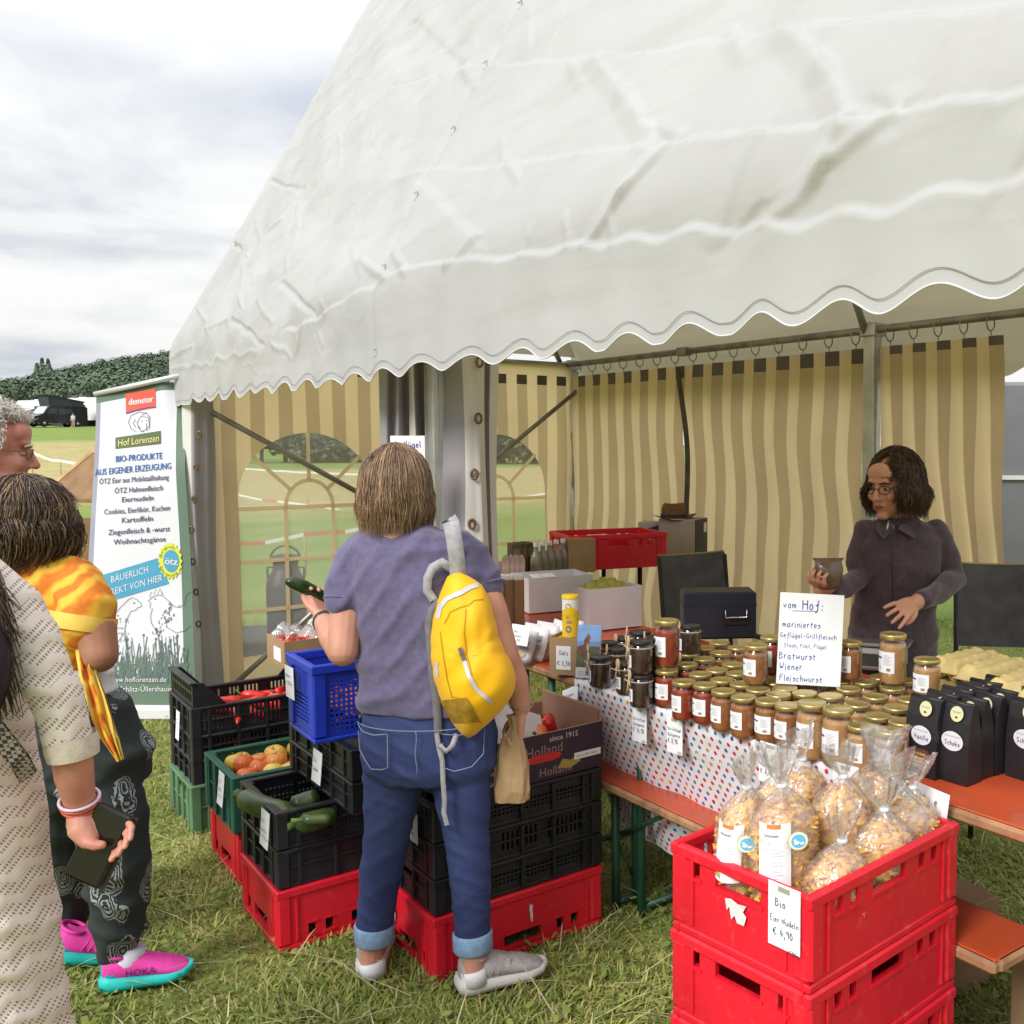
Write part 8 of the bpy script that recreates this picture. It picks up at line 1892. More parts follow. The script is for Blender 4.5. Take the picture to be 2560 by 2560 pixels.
# ---------------------------------------------------------------- the seller
def seller():
    Y = 3.7; k = 2466 / Y; t = thing('person', 'seller with dark bobbed hair, glasses and purple-grey zip jacket behind the jars', 'person'); cx = lambda x: (x - 1706) / k; cz = lambda y: W(2240, y, Y)[2]
    M = Matrix.Translation(tuple(W(2228, 1216, Y))) @ Matrix.Rotation(-.80, 4, 'Z') @ Matrix.Rotation(.16, 4, 'X')
    b = MB(); head(b, M, 1.0); b.limb([W(2245, 1255, Y + .02), W(2252, 1310, Y + .03), W(2250, 1420, Y + .03), W(2242, 1640, Y + .03)], [.05, .058, .09, .09]); b.limb([W(2078, 1467, 3.49), W(2112, 1467, 3.58), W(2142, 1444, Y - .02), W(2140, 1390, Y + .02), W(2165, 1345, Y + .02), W(2255, 1335, Y + .03), W(2345, 1345, Y + .02), W(2375, 1395, Y + .02), W(2388, 1446, Y - .02), W(2345, 1483, 3.56), W(2302, 1500, 3.46)], [.024, .026, .024, .026, .03, .05, .03, .026, .024, .026, .024])
    b.limb([W(2075, 1466, 3.48), W(2050, 1470, 3.44)], [.028, .027]); hand(b, W(2078, 1466, 3.48), W(2048, 1462, 3.40), (0, -.2, 1), [[(.026, 0, .012), (.006, 0, .024), (-.016, 0, .014)]] * 4, (1.0, [(.02, .012, .016), (.022, 0, .020), (.014, 0, .014)]))
    b.limb([W(2300, 1500, 3.46), W(2282, 1512, 3.42)], [.029, .028]); hand(b, W(2285, 1507, 3.43), W(2262, 1520, 3.38), (.45, -.5, .65), [[(.032, .000, -.004), (.022, 0, -.014), (.014, 0, -.014)]] * 4, (-1.0, [(.018, -.016, -.006), (.024, -.008, -.010), (.018, 0, -.010)]), 1.05)
    remesh(b, 'body', SKINS, t, .0036, 3)
    HD = [mat('hair_darkbrown%d' % i, c, .4, .2, 30, spec=.4) for i, c in enumerate([(.045, .027, .017), (.075, .043, .026), (.125, .073, .043)])]
    face_bits(t, M, 1.0, HD[0], mat('frame_dark', (.03, .014, .014), .35, .1))
    c = W(2241, 1204, Y + .006); zb = W(2240, 1278, Y)[2]
    strand_mesh(bob(c, (.102, .112, .128), zb, (-.76, -.65), 3800, .72, 9, .007, .20, .05, 12, .02, .03), .0014, HD, 4).build('hair', HD, t)
    b = MB(); b.ell((c[0] + .014, c[1] + .016, c[2] + .022), (.090, .094, .100), 0, 22, 14); b.ell((c[0] + .03, c[1] + .03, c[2] - .055), (.07, .07, .06)); b.build('hair_under', HD[0], t)
    JK = mat('jacket_plum', (.085, .055, .070), .85, .12, 50, bump=.25, bsc=200, sheen=.3)
    b = MB(); b.body([(cx(2252), Y + .03, cz(1292), .062, .062), (cx(2252), Y + .03, cz(1305), .10, .08), (cx(2254), Y + .03, cz(1318), .145, .09), (cx(2254), Y + .03, cz(1350), .165, .108), (cx(2252), Y + .03, cz(1400), .160, .12), (cx(2248), Y + .03, cz(1450), .150, .118), (cx(2244), Y + .03, cz(1510), .153, .115), (cx(2242), Y + .03, cz(1570), .168, .12), (cx(2240), Y + .03, cz(1640), .175, .125), (cx(2240), Y + .03, cz(1690), .172, .125)], 26, 0, 2.5)
    b.limb([W(2170, 1332, Y + .02), W(2146, 1390, Y + .02), W(2146, 1445, Y - .02), W(2112, 1468, 3.58), W(2082, 1467, 3.49)], [.056, .049, .044, .040, .035], 14); b.limb([W(2338, 1332, Y + .02), W(2370, 1395, Y + .02), W(2386, 1448, Y - .02), W(2345, 1484, 3.56), W(2302, 1500, 3.46)], [.056, .049, .045, .041, .036], 14)
    remesh(b, 'jacket', JK, t, .0065, 4, ridges([((.3, .1, .95), .10, .007, 1.0), ((-.6, .1, .8), .085, .006, 2.2), ((.8, 0, .6), .12, .005, .3)]))
    b = MB()
    for s in (-1, 1):
        pts = [(2252 + s * 8, 1300, .02), (2252 + s * 44, 1288, .02), (2252 + s * 58, 1318, -.075), (2252 + s * 38, 1345, -.105), (2246 + s * 6, 1322, -.095)]; V = [tuple(W(x - 4, y, Y + d)) for x, y, d in pts]; b.add(V + [(x, y + .012, z - .006) for x, y, z in V], [(0, 1, 2, 3, 4), (9, 8, 7, 6, 5)] + [(i, (i + 1) % 5, 5 + (i + 1) % 5, 5 + i) for i in range(5)])
    b.build('collar', JK, t)
    b = MB(); b.tube([W(2228 + .02 * (y - 1320), y, Y - .10 - .0005 * min(60, y - 1318)) for y in range(1322, 1600, 14)], .0028, 5); b.build('zip', mat('zip_dark', (.03, .025, .03), .5, .1), t); b = MB(); b.tube([W(2222, 1302, Y - .10), W(2217, 1325, Y - .115)], .0035, 5); b.build('zip_pull', mat('zip_silver', (.6, .6, .6), .3, .05, metal=.8), t)
    TR = mat('trousers_dark', (.03, .03, .042), .85, .2, 20, bump=.2, bsc=150); b = MB(); b.body([(cx(2242), Y + .03, cz(1660), .18, .12), (cx(2242), Y + .03, cz(1720), .185, .125), (cx(2242), Y + .03, cz(1780), .17, .11)], 22)
    for s in (-1, 1): b.limb([(cx(2242) + s * .09, Y + .03, cz(1760)), (cx(2242) + s * .10, Y + .02, .48), (cx(2242) + s * .10, Y + .05, .09)], [.095, .065, .05], 14)
    remesh(b, 'trousers', TR, t, .009, 4)
    for s in (-1, 1): shoe(t, (cx(2242) + s * .10, Y + .10, 0), -PI / 2, .25, TR, RUB)
    b = MB(); P = np.array(W(2070, 1458, 3.40)); rings = []
    for z, rx, ry in ((-.02, .03, .022), (.0, .047, .03), (.05, .05, .03), (.075, .046, .02), (.088, .055, .006)): rings.append([(rx * math.cos(a) * (1 + .06 * math.sin(5 * a + z * 40)), ry * math.sin(a), z) for a in [2 * PI * i / 20 for i in range(20)]])
    b.loft(rings, 0, True); tag(b.build('clear_packet', mat('packet_brown', (.16, .10, .07), .25, .2, 30, coat=.6, bump=.5, bsc=40), None, tuple(P)), 'small crinkled brown packet held in the seller\'s hand', 'packet')
seller()

# ---------------------------------------------------------------- grey-haired man in profile
def old_man():
    Y = 3.08; t = thing('person', 'grey-haired man in profile with glasses at the left edge, looking right', 'person')
    M = Matrix.Translation(tuple(W(-22, 1132, Y))) @ Matrix.Rotation(PI / 2 + .52, 4, 'Z') @ Matrix.Rotation(.10, 4, 'X')
    b = MB(); head(b, M, 1.12, True); C0 = np.array(W(-40, 1300, Y)); b.limb([C0, C0 - (0.01, 0, .1)], [.062, .07]); 
    for s in (-1, 1): b.limb([C0 + (-.02, s * .2, -.16), C0 + (.0, s * .255, -.42), C0 + (.16, s * .22, -.60)], [.055, .048, .035], 12)
    b.limb([C0, C0 - (0, 0, .3), C0 - (0, 0, .62)], [.06, .09, .09]); b.limb([C0 + (-.02, -.2, -.12), C0 + (-.01, 0, -.1), C0 + (-.02, .2, -.12)], [.045, .05, .045]); remesh(b, 'body', SKINR, t, .005, 3)
    WH = [mat('hair_white%d' % i, c, .6, .15, 30) for i, c in enumerate([(.82, .78, .72), (.74, .69, .62), (.86, .83, .79), (.62, .56, .49)])]
    face_bits(t, M, 1.12, WH[1], mat('frame_gold', (.32, .2, .1), .3, .1, metal=.7))
    r = random.Random(3); paths = []; R3 = M.to_3x3()
    for i in range(3600):
        th, ph = r.uniform(0, 2 * PI), math.acos(r.uniform(-.45, 1)); d = Vector((math.sin(ph) * math.cos(th), math.sin(ph) * math.sin(th), math.cos(ph)))
        if d.y < -.35 and d.z < .62: continue
        if d.z < -.1 and d.y < .1: continue
        p = np.array(M @ (Vector((d.x * .082, d.y * .104 + .012, d.z * .098 + .03)) * 1.12)); q0 = r.uniform(0, 6); dd = np.array(R3 @ d); P = []
        sx, sy = np.cross(dd, (0, 0, 1.01)), None; sx /= np.linalg.norm(sx) + 1e-6; sy = np.cross(dd, sx); L = r.uniform(.028, .065); c_ = r.uniform(.006, .012)
        for j in range(8): u = j / 7; P.append(p + dd * (L * u - .008) + c_ * (math.sin(q0 + u * 7) * sx + math.cos(q0 + u * 7) * sy) + np.array((0, 0, -.012 * u * u)))
        paths.append(P)
    strand_mesh(paths, .0017, WH, 2).build('hair', WH, t)
    b = MB(); b.ell(tuple(M @ Vector((0, .036, .052))), (.079 * 1.1, .090 * 1.1, .088 * 1.1), 0, 20, 12, True, R3); b.build('hair_under', WH[1], t)
    paths = []
    for i in range(260):
        a, v = r.uniform(-1.2, 1.2), r.uniform(0, 1); p = np.array(M @ (Vector((.058 * math.sin(a), -.03 - .058 * math.cos(a), -.06 - .05 * v)) * 1.12)); dd = np.array(R3 @ Vector((math.sin(a) * .4, -.5 * math.cos(a), -1))); paths.append([p, p + dd * .012, p + dd * .022 + np.array((r.uniform(-.004, .004),) * 3)])
    strand_mesh(paths, .0022, WH, 6).build('beard', WH, t)
    b = MB(); b.body([(C0[0], Y, C0[2] - .06, .08, .09), (C0[0], Y, C0[2] - .11, .10, .19), (C0[0], Y, C0[2] - .2, .125, .215), (C0[0], Y, C0[2] - .5, .13, .19), (C0[0], Y, C0[2] - .68, .13, .19)], 22)
    for s in (-1, 1): b.limb([C0 + (-.01, s * .15, -.13), C0 + (-.015, s * .215, -.155), C0 + (-.0, s * .25, -.36)], [.075, .074, .064], 14)
    remesh(b, 'shirt', mat('shirt_grey', (.12, .13, .16), .85, .1, 20), t, .009, 4)
    b = MB()
    for s in (-1, 1): b.limb([(C0[0], Y + s * .09, C0[2] - .64), (C0[0] + .03, Y + s * .1, .45), (C0[0], Y + s * .1, .08)], [.11, .07, .05], 12)
    remesh(b, 'trousers', mat('trousers_dark', (.03, .03, .042)), t, .01, 4)
    for s in (-1, 1): shoe(t, (C0[0] - .08, Y + s * .1, 0), 0, .28, RUB, RUB)
old_man()

# ---------------------------------------------------------------- visitor in orange top and patterned trousers
def orange_visitor():
    Y = 2.74; k = 2466 / Y; t = thing('person', 'visitor in orange and yellow top, dark patterned trousers and pink running shoes', 'person'); cz = lambda y: W(200, y, Y)[2]; cx = lambda x: (x - 1706) / k
    hc = np.array(W(60, 1290, Y)); M = Matrix.Translation(tuple(hc)) @ Matrix.Rotation(PI * .80, 4, 'Z') @ Matrix.Rotation(.15, 4, 'X')
    b = MB(); head(b, M, .98); b.limb([W(85, 1370, Y), W(95, 1430, Y)], [.052, .06])
    b.limb([W(205, 1500, Y - .04), W(240, 1580, Y - .08), W(250, 1640, Y - .10)], [.058, .052, .046], 14); b.limb([W(250, 1640, Y - .10), W(225, 1648, Y + .02), W(175, 1605, Y + .13)], [.045, .04, .03], 14); hand(b, W(175, 1605, Y + .13), W(150, 1570, Y + .15), (0, 1, 0), [[(.03, 0, .008), (.02, 0, .014), (.012, 0, .012)]] * 4, (1.0, [(.02, .016, .006), (.024, .004, .006), (.016, 0, .006)]))
    b.limb([W(-15, 1470, Y), W(-40, 1580, Y + .05), W(20, 1640, Y + .12)], [.055, .047, .035], 12)
    for a in ((290, 2390, Y + .06), (160, 2370, Y + .28)): b.limb([W(a[0], a[1] - 90, a[2]), W(a[0], a[1], a[2])], [.045, .036], 12)
    b.limb([W(95, 1430, Y), W(105, 1560, Y), W(150, 1780, Y + .02), W(200, 1900, Y), W(285, 2130, Y), W(290, 2320, Y + .06)], [.06, .08, .08, .07, .05, .045]); b.limb([W(150, 1780, Y + .02), W(150, 2050, Y + .16), W(160, 2290, Y + .28)], [.07, .05, .045]); b.limb([W(-15, 1470, Y), W(95, 1440, Y), W(205, 1500, Y - .04)], [.045, .05, .045])
    remesh(b, 'body', SKIND, t, .005, 4)
    HC = [mat('hair_curly%d' % i, c, .4, .2, 30, spec=.5) for i, c in enumerate([(.048, .028, .016), (.080, .046, .025), (.15, .088, .043), (.27, .165, .08)])]; HCM = [HC[0], HC[0], HC[1], HC[1], HC[2], HC[3]]
    zb = cz(1395); strand_mesh(bob(hc + (.008, -.01, .0), (.112, .112, .112), zb, (-.58, .80), 2800, .5, 21, .013, .16, .20, 16, .02, .05), .0018, HCM, 4).build('hair', HCM, t)
    b = MB(); b.ell(tuple(hc + (.006, -.008, -.008)), (.100, .098, .104), 0, 20, 12); b.build('hair_under', HC[0], t)
    OR_ = bpy.data.materials.new('top_orange'); OR_.use_nodes = True; N = OR_.node_tree.nodes; L = OR_.node_tree.links; bs = N['Principled BSDF']; tc = N.new('ShaderNodeTexCoord'); mp = N.new('ShaderNodeMapping'); mp.inputs['Rotation'].default_value = (.2, .9, .3); L.new(tc.outputs['Object'], mp.inputs[0]); wv = N.new('ShaderNodeTexWave'); wv.bands_direction = 'Z'; wv.inputs['Scale'].default_value = 5.2; wv.inputs['Distortion'].default_value = 5.0; wv.inputs['Detail'].default_value = 2; wv.inputs['Detail Scale'].default_value = 2.2; L.new(mp.outputs[0], wv.inputs[0]); r_ = N.new('ShaderNodeValToRGB'); L.new(wv.outputs[0], r_.inputs[0])
    r_.color_ramp.elements[0].position = .1; r_.color_ramp.elements[0].color = (.62, .155, .008, 1); r_.color_ramp.elements[1].position = .8; r_.color_ramp.elements[1].color = (.78, .44, .04, 1); x = r_.color_ramp.elements.new(.42); x.color = (.74, .24, .012, 1); x = r_.color_ramp.elements.new(.05); x.color = (.62, .18, .012, 1); L.new(r_.outputs[0], bs.inputs['Base Color']); bs.inputs['Roughness'].default_value = .8
    YL = mat('hem_yellow', (.78, .52, .10), .8, .08, 20); WS = mat('shirt_white', (.70, .69, .70), .8, .05, 30, bump=.4, bsc=30)
    b = MB(); b.body([(cx(92), Y, cz(1385), .07, .065), (cx(95), Y, cz(1408), .12, .09), (cx(98), Y, cz(1440), .15, .11), (cx(100), Y, cz(1500), .150, .12), (cx(106), Y, cz(1560), .135, .115), (cx(118), Y, cz(1640), .13, .115), (cx(122), Y, cz(1665), .13, .115)], 22)
    b.limb([W(165, 1440, Y - .02), W(195, 1475, Y - .04), W(215, 1520, Y - .06), W(205, 1560, Y - .07)], [.06, .07, .078, .080], 16); b.limb([W(25, 1450, Y), W(0, 1490, Y), W(-15, 1540, Y + .02)], [.06, .068, .072], 14)
    remesh(b, 'top', OR_, t, .0065, 4, ridges([((.3, .1, .95), .08, .007, 1.4), ((.7, 0, .7), .06, .005, .4)]))
    b = MB(); d = W(205, 1560, Y - .07) - W(215, 1520, Y - .06); d /= np.linalg.norm(d); p = np.array(W(204, 1562, Y - .07)); b.tube([p - d * .028, p, p + d * .014], [.0835, .0865, .085], 22, 0, True, False); b.build('sleeve_hem', YL, t)
    b = MB(); b.body([(cx(118), Y, cz(1640), .128, .112), (cx(130), Y, cz(1690), .131, .115), (cx(138), Y, cz(1735), .134, .118)], 20); remesh(b, 'undershirt', WS, t, .008, 3, ridges([((.1, .1, .98), .045, .007, 1.0)]))
    PT = bpy.data.materials.new('trousers_pattern'); PT.use_nodes = True; N = PT.node_tree.nodes; L = PT.node_tree.links; bs = N['Principled BSDF']; tc = N.new('ShaderNodeTexCoord')
    v1 = N.new('ShaderNodeTexVoronoi'); v1.inputs['Scale'].default_value = 7.0; mp = N.new('ShaderNodeMapping'); mp.inputs['Scale'].default_value = (1.7, 1.4, .75); L.new(tc.outputs['Object'], mp.inputs[0]); L.new(mp.outputs[0], v1.inputs['Vector'])
    n1_ = N.new('ShaderNodeTexNoise'); n1_.inputs['Scale'].default_value = 26; n1_.inputs['Detail'].default_value = 3; L.new(tc.outputs['Object'], n1_.inputs['Vector'])
    def ma(op, a, c_=None):
        x = N.new('ShaderNodeMath'); x.operation = op
        for i, v in enumerate((a, c_)):
            if v is None: continue
            if isinstance(v, (int, float)): x.inputs[i].default_value = v
            else: L.new(v, x.inputs[i])
        return x.outputs[0]
    ring_ = ma('ABSOLUTE', ma('SINE', ma('ADD', ma('MULTIPLY', v1.outputs['Distance'], 46), ma('MULTIPLY', n1_.outputs[0], 16)))); line = ma('GREATER_THAN', ring_, .78); inside = ma('LESS_THAN', v1.outputs['Distance'], .42); fac = ma('MULTIPLY', ma('MULTIPLY', line, inside), .62)
    mxr = N.new('ShaderNodeMixRGB'); L.new(fac, mxr.inputs[0]); mxr.inputs[1].default_value = (.018, .026, .026, 1); mxr.inputs[2].default_value = (.46, .48, .48, 1); L.new(mxr.outputs[0], bs.inputs['Base Color']); bs.inputs['Roughness'].default_value = .85
    b = MB(); b.body([(cx(140), Y, cz(1725), .13, .115), (cx(165), Y + .01, cz(1800), .15, .13), (cx(180), Y + .02, cz(1880), .165, .14), (cx(190), Y + .03, cz(1960), .15, .13)], 24)
    b.limb([W(215, 1880, Y - .01), W(262, 2000, Y - .02), W(290, 2130, Y), W(298, 2250, Y + .03), W(296, 2330, Y + .05), W(296, 2362, Y + .055)], [.105, .102, .092, .080, .070, .058], 18); b.limb([W(150, 1880, Y + .08), W(150, 2050, Y + .16), W(155, 2220, Y + .24), W(162, 2330, Y + .28)], [.10, .09, .078, .06], 16)
    remesh(b, 'trousers', PT, t, .0075, 4, ridges([((.2, .1, .97), .11, .012, .8), ((.7, .1, -.6), .14, .010, 2.0), ((-.4, .1, .9), .08, .006, 3.1)]))
    # hanging orange cloth
    b = MB(); cl = [(212, 1615, 26, -.11), (232, 1690, 34, -.14), (250, 1740, 38, -.15), (268, 1800, 38, -.15), (286, 1850, 32, -.15), (304, 1905, 12, -.15)]; V = []; M_ = []
    for x, y, w_, dy in cl:
        for u in range(7): V.append(tuple(W(x - w_ + w_ * 1.25 * u / 6, y - 6 * u / 6, Y + dy + .014 * math.sin(u * 2.2 + y * .02))))
    F = [(j * 7 + i, j * 7 + i + 1, (j + 1) * 7 + i + 1, (j + 1) * 7 + i) for j in range(len(cl) - 1) for i in range(6)]; off = len(V); V += [(x, y + .006, z) for x, y, z in V]; F += [tuple(off + i for i in reversed(f)) for f in F]
    b.add(V, F, 0, True); b.m = [1 if (i % 6) in (4, 5, 0) else 0 for i in range(len(F))]; b.build('cloth_tail', [OR_, YL], t)
    # running shoes
    PK = mat('shoe_pink', (.74, .055, .36), .7, .08, 30, bump=.3, bsc=200); TQ = mat('sole_turquoise', (.02, .48, .44), .5, .1, 12); TL = mat('heel_teal', (.0, .28, .36), .5, .1); CO = mat('shoe_coral', (.8, .16, .22), .6, .1); NV_ = mat('print_navy', (.02, .02, .12), .5, .1)
    h = ground_at(258, 2486); s1 = shoe(t, h, .36, .235, PK, TQ, 'running_shoe', TL, ('HOKA', .03, NV_, -1))
    b = MB(); b.tube([h + (.055, .022, .075), h + (.065, .024, .095), h + (.07, .03, .13)], [.040, .042, .040], 16); b.build('sock', mat('sock_lilac', (.66, .63, .72), .9, .04, 60), t)
    h2 = ground_at(168, 2440) + np.array((-.06, .02, .02)); shoe(t, h2, .5, .235, PK, TQ, 'running_shoe', TL, pitch=-.25)
orange_visitor()

# ---------------------------------------------------------------- visitor in the cream lace cardigan
def lace_visitor():
    Y = 1.86; k = 2466 / Y; t = thing('person', 'visitor in cream lace-knit cardigan at the left edge holding a phone', 'person'); cz = lambda y: W(100, y, Y)[2]; cx = lambda x: (x - 1706) / k
    LA = bpy.data.materials.new('lace_cream'); LA.use_nodes = True; N = LA.node_tree.nodes; L = LA.node_tree.links; bs = N['Principled BSDF']; tc = N.new('ShaderNodeTexCoord')
    def ma(op, a, c_=None):
        x = N.new('ShaderNodeMath'); x.operation = op
        for i, v in enumerate((a, c_)):
            if v is None: continue
            if isinstance(v, (int, float)): x.inputs[i].default_value = v
            else: L.new(v, x.inputs[i])
        return x.outputs[0]
    mp = N.new('ShaderNodeMapping'); mp.inputs['Rotation'].default_value = (0, .35, 0); L.new(tc.outputs['Object'], mp.inputs[0]); sp = N.new('ShaderNodeSeparateXYZ'); L.new(mp.outputs[0], sp.inputs[0])
    hx = ma('ADD', sp.outputs[0], ma('MULTIPLY', sp.outputs[1], .8))
    zig = ma('MULTIPLY', ma('ABSOLUTE', ma('SUBTRACT', ma('FRACT', ma('MULTIPLY', hx, 15)), .5)), .030)       # zigzag rows of the knit
    row = ma('FRACT', ma('MULTIPLY', ma('ADD', sp.outputs[2], zig), 23)); band = ma('GREATER_THAN', row, .42)
    h1 = ma('SINE', ma('MULTIPLY', hx, 520)); h2 = ma('SINE', ma('MULTIPLY', ma('ADD', sp.outputs[2], ma('MULTIPLY', hx, .6)), 480)); hole = ma('GREATER_THAN', ma('MULTIPLY', h1, h2), .30); fac = ma('MULTIPLY', ma('MULTIPLY', hole, band), .95)
    nz = N.new('ShaderNodeTexNoise'); nz.inputs['Scale'].default_value = 9; L.new(tc.outputs['Object'], nz.inputs['Vector'])
    m0 = N.new('ShaderNodeMixRGB'); L.new(nz.outputs[0], m0.inputs[0]); m0.inputs[1].default_value = (.78, .69, .63, 1); m0.inputs[2].default_value = (.68, .58, .52, 1)
    m1 = N.new('ShaderNodeMixRGB'); L.new(fac, m1.inputs[0]); L.new(m0.outputs[0], m1.inputs[1]); m1.inputs[2].default_value = (.29, .21, .18, 1); L.new(m1.outputs[0], bs.inputs['Base Color']); bs.inputs['Roughness'].default_value = .9
    bp = N.new('ShaderNodeBump'); bp.inputs['Strength'].default_value = .5; bp.inputs['Distance'].default_value = .0022; L.new(ma('SUBTRACT', ma('SINE', ma('MULTIPLY', row, 6.283)), fac), bp.inputs['Height']); L.new(bp.outputs[0], bs.inputs['Normal'])
    PL = mat('knit_cream', (.60, .51, .43), .9, .08, 60, bump=.4, bsc=250)
    hc = np.array(W(-250, 1110, Y)); M = Matrix.Translation(tuple(hc)) @ Matrix.Rotation(PI * .72, 4, 'Z')
    b = MB(); head(b, M, 1.0); b.limb([hc + (0, .02, -.13), hc + (.03, .02, -.25), W(-190, 1700, Y), W(-180, 2050, Y)], [.052, .06, .08, .08]); b.limb([W(-190, 1490, Y), W(-60, 1475, Y), W(35, 1535, Y - .02), W(104, 1670, Y - .03), W(174, 1845, Y - .02)], [.05, .04, .035, .032, .032])
    b.limb([W(174, 1840, Y - .02), W(186, 1940, Y + .0), W(205, 2030, Y + .03)], [.037, .034, .025], 16)
    wr, pa = W(205, 2030, Y + .03), W(255, 2072, Y + .03)
    # hand closed round the phone: palm, four fingers over its far edge, thumb along the near edge
    b.limb([wr, W(228, 2052, Y + .035), W(262, 2068, Y + .035)], [.026, .030, .022], 14); b.limb([W(200, 2040, Y + .02), W(205, 2075, Y + .01), W(222, 2098, Y + .005)], [.024, .026, .020], 12)
    for i, (x0, y0, pts) in enumerate([(272, 2036, [(312, 2044), (329, 2068), (325, 2098)]), (268, 2054, [(306, 2066), (319, 2091), (312, 2118)]), (262, 2071, [(294, 2088), (305, 2113), (296, 2137)]), (252, 2086, [(277, 2108), (288, 2131), (278, 2150)])]):
        P = [W(x0, y0, Y + .04)] + [W(x, y, Y + d) for (x, y), d in zip(pts, (.030, .006, -.012))]; b.limb(P, [.0082, .0076, .0072, .0062], 10)
    b.limb([W(212, 2078, Y + .005), W(218, 2105, Y - .005), W(238, 2113, Y - .008), W(256, 2112, Y - .008)], [.0135, .0125, .0112, .0088], 10)
    b.limb([W(-190, 1490, Y), (cx(-385), Y, cz(1470)), (cx(-425), Y + .02, cz(1680)), (cx(-418), Y - .05, cz(1900))], [.04, .035, .033, .025]); wl_, pl_ = (cx(-418), Y - .05, cz(1905)), (cx(-412), Y - .07, cz(2000)); hand(b, wl_, pl_, (1, 0, 0), [[(.03, 0, .006), (.022, 0, .012), (.014, 0, .012)]] * 4, (-1.0, [(.02, -.014, .008), (.024, 0, .008), (.016, 0, .006)]), .95)
    for s in (-1, 1): b.limb([W(-180, 2050, Y), (cx(-175) + s * .1, Y, .55), (cx(-175) + s * .1, Y, .1)], [.08, .05, .036], 12)
    remesh(b, 'body', mat('skin_rosy', (.55, .255, .185), .5, .12, 18, bump=.12, bsc=140, col2=(.46, .17, .12)), t, .0042, 3)
    b = MB(); b.body([(cx(-225), Y + .01, cz(1385), .08, .07), (cx(-210), Y + .01, cz(1410), .12, .10), (cx(-190), Y, cz(1460), .15, .11), (cx(-185), Y, cz(1600), .150, .115), (cx(-185), Y, cz(1800), .155, .12), (cx(-180), Y, cz(2000), .168, .13), (cx(-178), Y, cz(2250), .176, .14), (cx(-172), Y, cz(2560), .190, .15), (cx(-172), Y, .36, .195, .155)], 26)
    b.limb([W(-60, 1458, Y), W(35, 1520, Y - .02), W(104, 1660, Y - .03), W(158, 1790, Y - .03), W(177, 1862, Y - .02)], [.058, .054, .049, .044, .041], 18)
    b.limb([(cx(-330), Y, cz(1450)), (cx(-390), Y, cz(1475)), (cx(-425), Y + .02, cz(1680)), (cx(-420), Y - .03, cz(1840))], [.055, .054, .048, .042], 16)
    remesh(b, 'cardigan', LA, t, .0062, 4, ridges([((.3, .1, .95), .09, .006, 1.0), ((.8, .1, .5), .13, .007, .2)]))
    b = MB(); p, d = np.array(W(179, 1866, Y - .02)), W(184, 1895, Y - .018) - W(176, 1850, Y - .02); d /= np.linalg.norm(d); b.tube([p - d * .022, p, p + d * .020], [.0455, .0465, .044], 24, 0, True, False); b.build('sleeve_cuff', PL, t)
    # long hair over the shoulder
    HL = [mat('hair_long%d' % i, c, .4, .2, 30, spec=.5) for i, c in enumerate([(.045, .024, .014), (.075, .040, .022), (.12, .07, .036), (.035, .018, .012)])]; r = random.Random(8); paths = []
    for i in range(700):
        u = r.uniform(-1, 1); a0 = np.array(W(-215 + 70 * u, 1200 + 20 * r.random(), Y - .06)); e = np.array(W(r.choice([r.uniform(-120, 25), r.uniform(-60, 48)]), r.uniform(1500, 1800), Y - .12)); m_ = np.array(W(-70 + 60 * u, 1400, Y - .13)); q0 = r.uniform(0, 6); paths.append([(1 - s) ** 2 * a0 + 2 * s * (1 - s) * m_ + s * s * e + .006 * np.array((math.sin(q0 + 6 * s), math.cos(q0 + 5 * s), 0)) for s in [j / 9 for j in range(10)]])
    strand_mesh(paths + bob(hc, (.095, .11, .118), hc[2] - .2, (-.62, .78), 500, .6, 31, .005), .003, HL, 5).build('hair', HL, t)
    b = MB(); b.ell(tuple(hc), (.088, .102, .11), 0, 20, 12); b.build('hair_under', HL[0], t)
    # woven strap and bag
    ck = bpy.data.materials.new('strap_check'); ck.use_nodes = True; N = ck.node_tree.nodes; L = ck.node_tree.links; c_ = N.new('ShaderNodeTexChecker'); c_.inputs['Scale'].default_value = 130; c_.inputs[1].default_value = (.03, .025, .03, 1); c_.inputs[2].default_value = (.34, .28, .26, 1); tcc = N.new('ShaderNodeTexCoord'); L.new(tcc.outputs['Object'], c_.inputs[0]); L.new(c_.outputs[0], N['Principled BSDF'].inputs['Base Color'])
    b = MB(); V = []
    for x, y, d in ((-160, 1640, -.13), (-95, 1720, -.135), (-40, 1790, -.13), (5, 1850, -.12), (45, 1900, -.10), (70, 1945, -.07)):
        for o_ in (-1, 1): V.append(tuple(W(x + 20 * o_, y - 16 * o_, Y + d)))
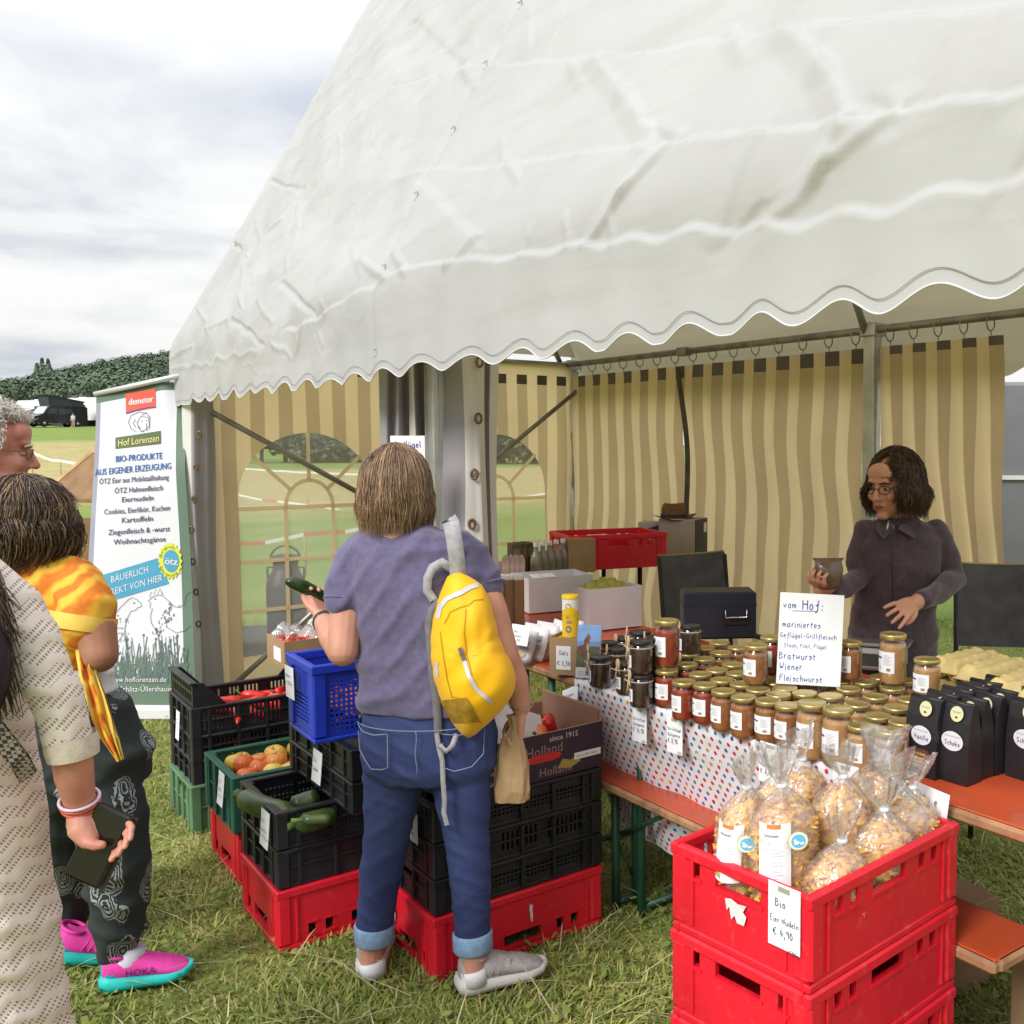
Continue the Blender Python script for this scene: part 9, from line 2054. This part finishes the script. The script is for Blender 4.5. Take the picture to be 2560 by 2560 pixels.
    n_ = len(V) // 2; V2 = [(x, y + .005, z) for x, y, z in V]; F = [(2 * i, 2 * i + 1, 2 * i + 3, 2 * i + 2) for i in range(n_ - 1)]; b.add(V, F); b.add(V2, [tuple(reversed(f)) for f in F]); o = b.build('bag_strap', ck, None); tag(o, 'black and white checked bag strap across the lace cardigan', 'bag strap')
    b = MB(); b.ell(tuple(W(-70, 1700, Y - .14)), (.06, .045, .115), 0, 18, 12, True, Matrix.Rotation(.25, 3, 'Y')); o = b.build('shoulder_bag', mat('bag_aubergine', (.022, .012, .022), .55, .2, 10, bump=.4, bsc=20)); tag(o, 'dark shoulder bag tucked under the arm of the lace cardigan visitor', 'bag')
    b = MB(); p = np.array(W(200, 2005, Y + .025)); d = W(205, 2030, Y + .03) - W(186, 1940, Y); d = d / np.linalg.norm(d); a_ = np.cross(d, (0, 1, 0)); a_ /= np.linalg.norm(a_); e_2 = np.cross(d, a_)
    for q, rr in ((-.008, .0345), (.0, .0335), (.010, .0315)): b.tube([p + d * q + (a_ * math.cos(s) + e_2 * math.sin(s)) * rr for s in [2 * PI * i / 22 for i in range(23)]], .0032, 6, 0 if q < 0 else 1, True, False)
    b.build('bracelet', [mat('beads_lilac', (.62, .52, .66), .4, .1), mat('beads_red', (.55, .10, .05), .4, .1)], t)
    for s in (-1, 1): shoe(t, (cx(-175) + s * .1, Y - .08, 0), PI / 2, .25, RUB, RUB)
    # phone
    ph = thing('phone', 'black smartphone in a dark wallet case held at the left', 'phone', tuple(W(247, 2112, Y + .012)), 0); R_ = Matrix.Rotation(-.15, 4, 'X') @ Matrix.Rotation(.42, 4, 'Y')
    b = MB(); b.X = R_; b.box((0, 0, 0), (.076, .011, .150), 0, 0, .005); b.build('case', mat('case_black', (.022, .018, .018), .5, .2, 20), ph); b = MB(); b.X = R_; b.box((0, -.0062, 0), (.068, .0012, .140), 0, 0, .0005); b.build('screen', mat('screen_black', (.012, .010, .010), .12, .1, spec=.6), ph)
    b = MB(); b.X = R_; b.box((.006, .010, -.004), (.078, .004, .152), 0, 0, .002); b.build('flap', mat('flap_brown', (.06, .04, .03), .6, .2, 30), ph)
lace_visitor()
